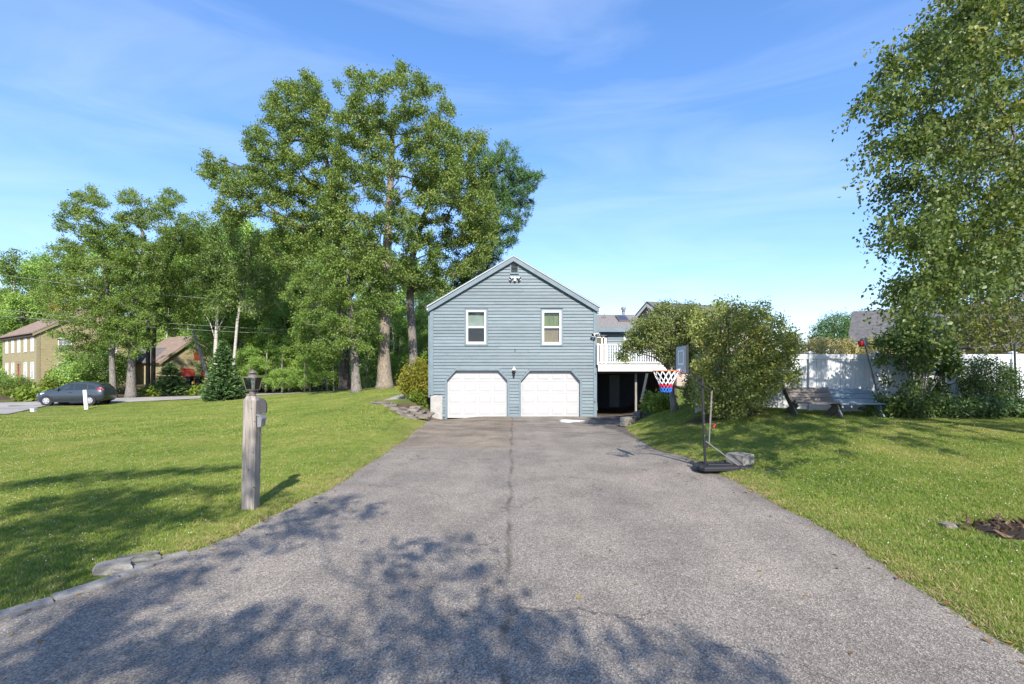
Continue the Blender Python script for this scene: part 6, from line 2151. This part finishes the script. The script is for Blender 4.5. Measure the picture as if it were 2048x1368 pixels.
# ---- the birch hanging in from the right
d = 8.6
poly = [(1955, -300), (1890, -40), (1904, 5), (1840, 50), (1770, 100), (1738, 168), (1728, 218), (1758, 270), (1752, 330), (1772, 385), (1744, 432), (1795, 488), (1832, 500), (1797, 557), (1795, 606), (1840, 625), (1890, 590), (1950, 600), (2030, 560), (2120, 590), (2300, 600), (2700, 540), (2850, 200), (2700, -200), (2400, -420)]
cl = [c for c in fill(poly, d, 24, 3.2, r, skip=.20, gap=.92) if c[0] / c[1] < 1.14 or r.random() < .35]
cl = [c for c in cl if c[2] < 9.0]
# the left fringe hangs nearest to the drive
cl2 = []
for x, y, z, q in cl:
    px = 1024 + 1000 * x / y
    if px < 1890:
        k = r.uniform(5.9, 7.6) / y
        x, y, z, q = x * k, y * k, CAMZ + (z - CAMZ) * k, q * k
    cl2.append((x, y, z, q))
cl = cl2
bp = [Vector((12.6, 10.2, gz(12.6, 10.2))), Vector((12.5, 10.15, 2.5)), Vector((12.2, 10.1, 5.0)), Vector((11.9, 10.0, 7.0)), Vector((11.6, 10.0, 9.0))]
ex = [([Vector((12.3, 10.1, 4.4)), W(2300, 300, 9.8), W(2060, 245, 9.5), W(1930, 190, 9.4), W(1850, 150, 9.3)], [.08, .05, .034, .02, .008]),
      ([Vector((12.3, 10.1, 4.0)), W(2250, 430, 9.6), W(2048, 335, 9.4), W(1900, 350, 9.3), W(1800, 380, 9.2)], [.07, .04, .026, .016, .006]),
      ([Vector((12.4, 10.1, 3.2)), W(2250, 560, 9.6), W(2050, 560, 9.4), W(1960, 600, 9.3), W(1880, 640, 9.2)], [.07, .04, .026, .016, .006]),
      ([Vector((12.3, 10.1, 4.9)), W(2250, 120, 9.8), W(2048, 105, 9.6), W(1985, 80, 9.5), W(1900, 60, 9.4)], [.07, .045, .03, .02, .008])]
tree('birch_tree', 'drooping birch branches with yellow-green leaves hanging in over the right lawn', 'tree', bp, [.22, .19, .16, .12, .05], cl, 175000, .056, LF_BIRCH, M['bark_dark'], lo=.3, seed=59, twigs=2, extra=ex, strands=True, thick=.6)

# ---- bushes by the garage and the tan house
d = 24.3
poly = [(806, 790), (798, 765), (808, 740), (825, 722), (845, 722), (858, 740), (862, 780), (850, 796)]
cl = fill(poly, d, 11, .75, r, skip=.02, gap=.6)
shrub('rhododendron_bush', 'rounded yellow-green rhododendron bush at the left corner of the garage', on(830, d), cl, 9000, .12, LF_YEL, 8, 12, asp=.36, up=.3)
cl = [tuple(on(838 + q, 23.6 + s) + Vector((0, 0, h))) + (.18,) for q, s, h in zip(r.uniform(-18, 18, 16), r.uniform(-.4, .3, 16), r.uniform(.05, .45, 16))]
shrub('low_plant', 'low bright green plant between the rhododendron and the stone steps', on(838, 23.6), cl, 1700, .08, LF_LIME, 4, 13, cat='plant')
cl = [tuple(on(856 + q, 26 + s) + Vector((0, 0, h))) + (.3,) for q, s, h in zip(r.uniform(-8, 6, 10), r.uniform(-.5, .5, 10), r.uniform(1.4, 2.3, 10))]
shrub('tall_shrub', 'taller yellowish shrub behind the rhododendron against the garage wall', on(856, 26), cl, 1800, .10, LF_LIME, 4, 14)


def mound(name, label, px, d, py_top, hw, leaf, n, L, seed, cat='shrub', group=None, depth=.8, rad=.35):
    b = on(px, d)
    h = W(px, py_top, d).z - b.z
    w = hw * d / F
    rr_ = np.random.default_rng(seed)
    cl = []
    for _ in range(30):
        a, q = rr_.uniform(0, 6.28), math.sqrt(rr_.random())
        cl.append((b.x + q * math.cos(a) * w * .85, b.y + q * math.sin(a) * w * depth, b.z + h * (.15 + .72 * rr_.random() * math.sqrt(max(0, 1 - q * q * .8))), rad))
    return shrub(name, label, b, cl, n, L, leaf, 5, seed, group=group, cat=cat)


mound('azalea_bush', 'round yellow-green bush in front of the tan gable wall', 113, 45, 742, 28, LF_LIME, 4200, .17, 81, rad=.45)
mound('box_hedge', 'clipped green hedge before the tan house front', 28, 44, 752, 34, LF_MAPLE, 4500, .12, 82, cat='hedge', rad=.4)
mound('dark_bush', 'dark round bush beside the tan house front at the frame edge', 8, 47, 735, 20, LF_WOOD, 2600, .15, 83)
mound('flower_border', 'low yellow-green border plants below the clipped hedge', 45, 41, 781, 38, LF_LIME, 2600, .14, 84, cat='plant', rad=.25)
mound('day_lilies', 'strappy lime day lilies at the nose of the parked car', 58, 37, 786, 14, LF_LIME, 900, .35, 85, cat='plant', rad=.2)
mound('russet_plant', 'rusty-leaved low plant just left of the parked car', 78, 38.5, 783, 10, LF_YEL, 700, .15, 86, cat='plant', rad=.2)
mound('beech_bush', 'wide dark leafy bush between the parked car and the tan gable', 192, 45.5, 672, 66, LF_WOOD, 17000, .18, 87, rad=1.0)
mound('day_lilies', 'small lime day lily clump between the maple trunk and the small spruce', 298, 43, 785, 7, LF_LIME, 500, .3, 88, cat='plant', rad=.15)
mound('day_lilies', 'leafy clump with yellow flowers left of the cone-shaped spruce', 398, 44.5, 776, 15, LF_LIME, 900, .28, 89, cat='plant', rad=.2)
mound('low_bush', 'low green bush at the foot of the smaller bluish spruce', 300, 50, 775, 12, LF_WOOD, 900, .16, 90, rad=.25)

# ---- shade tree standing behind the camera, on the sunny side: its shadow lies over the near lawn and drive
spots = [(40, 965, .5), (130, 950, .45), (215, 950, .5), (300, 945, .4), (380, 940, .4), (455, 935, .3), (70, 1010, .5), (170, 1000, .55), (260, 1000, .5), (350, 985, .4), (430, 985, .3), (130, 1050, .5), (40, 1060, .5), (230, 1040, .4), (320, 1040, .4), (400, 1025, .3), (470, 1020, .25), (540, 1000, .25),
         (50, 1120, .4), (140, 1110, .4), (30, 1165, .4), (110, 1165, .3), (200, 1100, .3), (580, 1040, .2), (660, 1005, .22), (700, 995, .2), (640, 1030, .2), (560, 1075, .22), (640, 1065, .2), (740, 1020, .18), (480, 1100, .25), (420, 1135, .22), (330, 1170, .25), (260, 1200, .25),
         (780, 1110, .20), (840, 1100, .22), (905, 1095, .18), (940, 1150, .14), (960, 1160, .12), (760, 1180, .14), (830, 1185, .14), (870, 1205, .12), (800, 1260, .2), (850, 1255, .2), (900, 1275, .2), (920, 1320, .2), (800, 1330, .22), (1020, 1235, .16), (1080, 1240, .2), (1000, 1275, .14), (740, 1310, .18), (660, 1290, .16), (560, 1250, .2),
         (1160, 1330, .2), (1260, 1290, .12), (1380, 1310, .14), (1330, 1350, .18), (1480, 1345, .16), (1080, 1350, .2), (980, 1350, .2), (680, 1350, .2), (540, 1330, .25), (420, 1290, .25), (300, 1320, .3), (180, 1290, .3), (80, 1340, .35), (120, 1260, .25), (400, 1350, .3), (620, 1200, .14), (700, 1230, .12)]
cl = []
rs = np.random.default_rng(5)
for px, py, rad in spots:
    y = F * CAMZ / (py - HY)
    x = (px - 1024) * y / F
    t = max((y + 2.5) / 1.0, 8.2) + rs.uniform(0, 2.2)
    cl.append((x + .17 * t, y - t, .8 * t, rad * 1.0))
bp = [Vector((3.2, -11.5, gz(3.2, -11.5))), Vector((3.0, -11.2, 3)), Vector((2.7, -10.7, 5)), Vector((2.5, -10.4, 6.5)), Vector((2.4, -10.2, 7.4))]
tree('shade_tree', 'tall leafy tree behind the viewpoint whose shadow dapples the near lawn and drive', 'tree', bp, [.30, .25, .2, .13, .05], cl, 8800, .14, LF_MAPLE, M['bark_grey'], lo=.4, seed=95, twigs=0, thick=.45)

# ------------------------------------------------------------------ overhead wires on the left
for lab, pts in (('highest thin overhead wire crossing the trees on the left', [(-80, 538), (0, 549), (240, 583), (420, 597), (600, 609), (780, 617)]),
                 ('middle thin overhead wire, passing just above the red-doored garage', [(-80, 612), (0, 619), (180, 637), (330, 646), (470, 655), (700, 664)]),
                 ('lowest thin overhead wire crossing in front of the tan house roof', [(-80, 622), (0, 632), (180, 646), (330, 656), (470, 664), (700, 672)])):
    d0, d1 = 33.0, 52.0
    P3 = []
    for px, py in pts: P3.append(W(px, py, d0 + (d1 - d0) * (px + 80) / 860))
    o = obj('overhead_wire', MB().tube(P3, .012, 5), M['steel_dark'] if 'steel_dark' in M else M.setdefault('steel_dark', plain('wire_grey', (0.30, 0.31, 0.30), .6)), origin=P3[0], label=lab, cat='wire', group='overhead wires on the left')

# ------------------------------------------------------------------ a scatter of fallen leaves along the drive (nobody would count them)
rs = np.random.default_rng(44)
V, Fc, T = [], [], []
for k in range(150):
    yy = 2.6 + 18 * rs.random() ** 1.5
    if rs.random() < .75:
        tab, sd = (EDGE_L, 1) if rs.random() < .5 else (EDGE_R, -1)
        xx = float(lerp_table(tab, yy)) + sd * abs(rs.normal()) * .28
    else:
        xx = rs.uniform(-2.8, 3.2)
    z = gz(xx, yy) + .016
    a, L = rs.uniform(0, 6.28), rs.uniform(.018, .038)
    u, v = np.array([math.cos(a), math.sin(a), 0]) * L, np.array([-math.sin(a), math.cos(a), 0]) * L * .6
    c = np.array([xx, yy, z])
    V += [c - u, c + v + [0, 0, rs.uniform(.002, .014)], c + u, c - v + [0, 0, rs.uniform(.002, .014)]]
    i = 4 * k
    Fc += [(i, i + 1, i + 2), (i, i + 2, i + 3)]
    t_ = rs.random()
    T += [t_, t_]
M['dry_leaf'] = leafmat('dry_leaf', [(0.0, (0.10, 0.055, 0.025)), (0.5, (0.24, 0.14, 0.05)), (0.85, (0.34, 0.22, 0.07)), (1.0, (0.16, 0.18, 0.05))], .15, .7, .1, .1)
link('fallen_leaves', mesh_np('fallen_leaves', V, Fc, T), M['dry_leaf'], kind='stuff', label='scattered dry leaves along the edges of the drive')

# ------------------------------------------------------------------ mown grass: patches of blades scattered over the lawn (one object)
M['blade'] = None
g = N('grass_blade')
pos = g.coords('World')
at = g.n('ShaderNodeAttribute')
at.attribute_name = 'tint'
n1 = g.noise(pos, .45, 4, .6)
n2 = g.noise(pos, 2.6, 4, .6)
f = g.math('ADD', g.math('MULTIPLY', at.outputs['Fac'], .40), g.math('ADD', g.math('MULTIPLY', g.math('SUBTRACT', n1, .28), 1.05), g.math('MULTIPLY', g.math('SUBTRACT', n2, .5), .75)))
col = g.ramp(f, [(0.06, (0.095, 0.175, 0.024)), (0.36, (0.175, 0.265, 0.040)), (0.64, (0.285, 0.315, 0.075)), (0.88, (0.43, 0.37, 0.16))])
# dry straw fringe where the lawn meets the asphalt
sep = g.n('ShaderNodeSeparateXYZ')
g.l(pos, sep.inputs[0])
p = g.bsdf(col, .55, 0, .25)
tr = g.n('ShaderNodeBsdfTranslucent')
g.l(g.mix(1.0, col, (1.25, 1.3, .5), 'MULTIPLY'), tr.inputs['Color'])
mx = g.n('ShaderNodeMixShader')
mx.inputs[0].default_value = .3
g.l(p, mx.inputs[1])
g.l(tr.outputs[0], mx.inputs[2])
M['blade'] = g.done(mx.outputs[0])
M['straw'] = noisy('dry_straw', (0.26, 0.20, 0.09), (0.42, 0.34, 0.18), 6, .8, 0, coord='World')
M['clover'] = plain('clover_flower', (0.62, 0.62, 0.52), .8)

src = bpy.data.collections.new('grass_patches')      # kept out of the scene; only the scatter uses it


def patch(size, n, h, w, seed, clover=0, straw=.06, lean=.5, fringe=False):
    r = np.random.default_rng(seed)
    b = np.stack([r.uniform(-.5, .5, n) * size, r.uniform(-.5, .5, n) * size, np.full(n, -.012)], 1)
    if fringe:
        q = r.normal(size=(n, 2)) * size * .28
        b[:, :2] = q
    a = r.uniform(0, 6.283, n)
    s = np.stack([np.cos(a), np.sin(a), np.zeros(n)], 1)
    hh = h * r.uniform(.5, 1.2, n)[:, None]
    ln = r.normal(size=(n, 2)) * lean
    d = unit(np.concatenate([ln, np.ones((n, 1))], 1))
    ww = w * r.uniform(.7, 1.3, n)[:, None]
    mid = b + d * hh * .6
    tip = b + d * hh * .95 + np.concatenate([ln, np.zeros((n, 1))], 1) * hh * .35
    V = np.stack([b - s * ww, b + s * ww, mid + s * ww * .8, mid - s * ww * .8, tip], 1).reshape(-1, 3)
    i = np.arange(n) * 5
    Fc = np.concatenate([np.stack([i, i + 1, i + 2], 1), np.stack([i, i + 2, i + 3], 1), np.stack([i + 3, i + 2, i + 4], 1)])
    t = r.random(n)
    mi = (r.random(n) < straw).astype(np.int32)
    T, MI = np.concatenate([t, t, t]), np.concatenate([mi, mi, mi])
    if clover:
        c = np.stack([r.uniform(-.5, .5, clover) * size, r.uniform(-.5, .5, clover) * size, h * r.uniform(.75, 1.15, clover)], 1)
        k = .0065
        o = np.array([[k, 0, 0], [-k * .5, k * .87, 0], [-k * .5, -k * .87, 0], [0, 0, k * 1.3]])
        V2 = (c[:, None, :] + o[None]).reshape(-1, 3)
        j = np.arange(clover) * 4 + len(V)
        F2 = np.concatenate([np.stack([j, j + 1, j + 3], 1), np.stack([j + 1, j + 2, j + 3], 1), np.stack([j + 2, j, j + 3], 1)])
        V = np.concatenate([V, V2])
        Fc = np.concatenate([Fc, F2])
        T = np.concatenate([T, np.zeros(len(F2))])
        MI = np.concatenate([MI, np.full(len(F2), 2, np.int32)])
    me = mesh_np('patch', V, Fc, T)
    for m in (M['blade'], M['straw'], M['clover']): me.materials.append(m)
    me.polygons.foreach_set('material_index', MI.astype(np.int32))
    o = bpy.data.objects.new('grass_patch_%d' % seed, me)
    src.objects.link(o)
    return o


# 0-2 near, 3-5 far, 6-7 tufts, 8 straw tuft (names sort in this order)
for k in range(3): patch(.44, 1500, .048, .0026, k, clover=(1, 3, 2)[k], straw=.10)
for k in range(3): patch(1.10, 2000, .050, .0060, 3 + k, clover=(2, 5, 3)[k], straw=.10)
for k in range(2): patch(.20, 190, .055, .0026, 6 + k, straw=.18, fringe=True, lean=.7)
patch(.22, 150, .050, .0026, 8, straw=.75, fringe=True, lean=1.0)

rs = np.random.default_rng(17)
pts, rots, scl, pick = [], [], [], []


def keep(x, y, m=0.0):
    """on the lawn, clear of drive, beds, walls and house"""
    el, er = float(lerp_table(EDGE_L, y)), float(lerp_table(EDGE_R, y))
    if y < 24 and el - m < x < er + m: return False
    if y > 22.2 and -4.0 - m < x < 7.6: return False
    if x > 3 and y > 15.45: return False if x > 6.6 else y < 21.5
    if ((x - 6.15) / (1.15 + m)) ** 2 + ((y - 14.6) / .55) ** 2 < 1: return False
    if x > 10.7 and y > 14.5: return False
    if ((x - 5.62) / .55) ** 2 + ((y - 5.62) / .38) ** 2 < 1: return False
    if -7.2 < x < -3.5 and y > 19.6 and (x > -6.0 + (22.4 - y) * .75) and y < 28: return False
    if 3.3 - m < x < 4.28 + m and 8.83 - m < y < 9.36 + m: return False
    ry = float(np.interp(x, road_pts[:, 0], road_pts[:, 1]))
    if x < 2 and y > ry - 3.0 - m: return False
    return True


def put(x, y, k, s=1.0):
    e = .15
    z = gz(x, y)
    pts.append((x, y, z + .004))
    gxn, gyn = (gz(x + e, y) - gz(x - e, y)) / (2 * e), (gz(x, y + e) - gz(x, y - e)) / (2 * e)
    rots.append(Vector((-gxn, -gyn, 1)).to_track_quat('Z', 'Y').to_euler())
    ang = rs.integers(4) * math.pi / 2 + rs.normal() * .12
    q = Vector((-gxn, -gyn, 1)).normalized()
    Mx = Vector((0, 0, 1)).rotation_difference(q).to_matrix() @ Matrix.Rotation(ang, 3, 'Z')
    rots[-1] = Mx.to_euler()
    scl.append(s)
    pick.append(k)


y = 2.6
while y < 15.2:
    x = -1.06 * y - 3.2
    while x < 1.06 * y + 3.2:
        if keep(x, y, .26): put(x + rs.normal() * .02, y + rs.normal() * .02, int(rs.integers(3)), rs.uniform(.85, 1.15))
        x += .40
    y += .40
y = 15.6
while y < 44:
    x = -1.06 * y - 1
    while x < 7:
        if keep(x, y, .6): put(x + rs.normal() * .05, y + rs.normal() * .05, 3 + int(rs.integers(3)), rs.uniform(.85, 1.15))
        x += 1.0
    y += 1.0
# tufts along the edges of the drive and the beds
for yy in np.arange(2.4, 21.5, .075):
    for side, tab in ((-1, EDGE_L), (1, EDGE_R)):
        e = float(lerp_table(tab, yy))
        if abs(e) > 1.08 * yy + 1: continue
        for off in (.015, .10, .19, .28, .38, .5, .62):
            if off > .45 and yy < 15: continue
            x = e + side * (off + rs.normal() * .035)
            y_ = yy + rs.normal() * .03
            if side > 0 and yy > 17.6 and off < .3: continue
            if side < 0 and yy < 5.0 and off < .24: continue
            if not keep(x, y_, -.03): continue
            dry = .65 if off < .08 else .35 if off < .2 else .12
            k = 8 if rs.random() < dry * (.5 + .5 * math.sin(yy * 1.7 + side)) + .1 * (off < .1) else 6 + int(rs.integers(2))
            put(x, y_, k, rs.uniform(.7, 1.15) * (.8 if off < .05 else 1))
for cx_, cy_, rx, ry_, n in ((5.62, 5.62, .72, .52, 60), (6.15, 14.6, 1.35, .7, 50), (3.8, 9.1, .62, .40, 46), (-3.5, 6.7, .14, .14, 14), (5.0, 5.7, .15, .12, 12)):
    for k in range(n):
        a = 6.283 * k / n
        xx, yy_ = cx_ + rx * math.cos(a) * rs.uniform(.9, 1.25), cy_ + ry_ * math.sin(a) * rs.uniform(.9, 1.25)
        if xx < float(lerp_table(EDGE_R, yy_)) + .03 and xx > -2: continue
        put(xx, yy_, 6 + int(rs.integers(2)), rs.uniform(.8, 1.5))
for x in np.arange(5.0, 16.5, .13): put(x, 15.38 + rs.normal() * .08, 6 + int(rs.integers(2)), rs.uniform(.9, 1.5)) if not (5 < x < 7.5) else None
for x in np.arange(10.8, 16.5, .12): put(x, 14.38 + rs.normal() * .07, 6 + int(rs.integers(2)), rs.uniform(.8, 1.2))

me = bpy.data.meshes.new('lawn_grass')
me.from_pydata(pts, [], [])
a = me.attributes.new('rot', 'FLOAT_VECTOR', 'POINT')
a.data.foreach_set('vector', np.array([tuple(e) for e in rots], dtype=np.float32).ravel())
a = me.attributes.new('scl', 'FLOAT', 'POINT')
a.data.foreach_set('value', np.array(scl, dtype=np.float32))
a = me.attributes.new('pick', 'INT', 'POINT')
a.data.foreach_set('value', np.array(pick, dtype=np.int32))
go = link('lawn_grass', me, None, kind='stuff', label='mown green grass with clover flowers and dry patches', cat='grass')
ng = bpy.data.node_groups.new('grass_scatter', 'GeometryNodeTree')
ng.interface.new_socket('Geometry', in_out='INPUT', socket_type='NodeSocketGeometry')
ng.interface.new_socket('Geometry', in_out='OUTPUT', socket_type='NodeSocketGeometry')
gi, gout = ng.nodes.new('NodeGroupInput'), ng.nodes.new('NodeGroupOutput')
ci = ng.nodes.new('GeometryNodeCollectionInfo')
ci.inputs['Collection'].default_value = src
ci.inputs['Separate Children'].default_value = True
ci.inputs['Reset Children'].default_value = True
iop = ng.nodes.new('GeometryNodeInstanceOnPoints')
iop.inputs['Pick Instance'].default_value = True


def named(nm, typ):
    x = ng.nodes.new('GeometryNodeInputNamedAttribute')
    x.data_type = typ
    x.inputs['Name'].default_value = nm
    return [o for o in x.outputs if o.enabled and o.name == 'Attribute'][0]


ng.links.new(gi.outputs[0], iop.inputs['Points'])
ng.links.new(ci.outputs[0], iop.inputs['Instance'])
ng.links.new(named('pick', 'INT'), iop.inputs['Instance Index'])
e2r = ng.nodes.new('FunctionNodeEulerToRotation')
ng.links.new(named('rot', 'FLOAT_VECTOR'), e2r.inputs[0])
ng.links.new(e2r.outputs[0], iop.inputs['Rotation'])
ng.links.new(named('scl', 'FLOAT'), iop.inputs['Scale'])
ng.links.new(iop.outputs[0], gout.inputs[0])
go.modifiers.new('scatter', 'NODES').node_group = ng
print('grass points', len(pts))
print('TRIS', sum(len(o.data.polygons) for o in S.objects if o.type == 'MESH'))
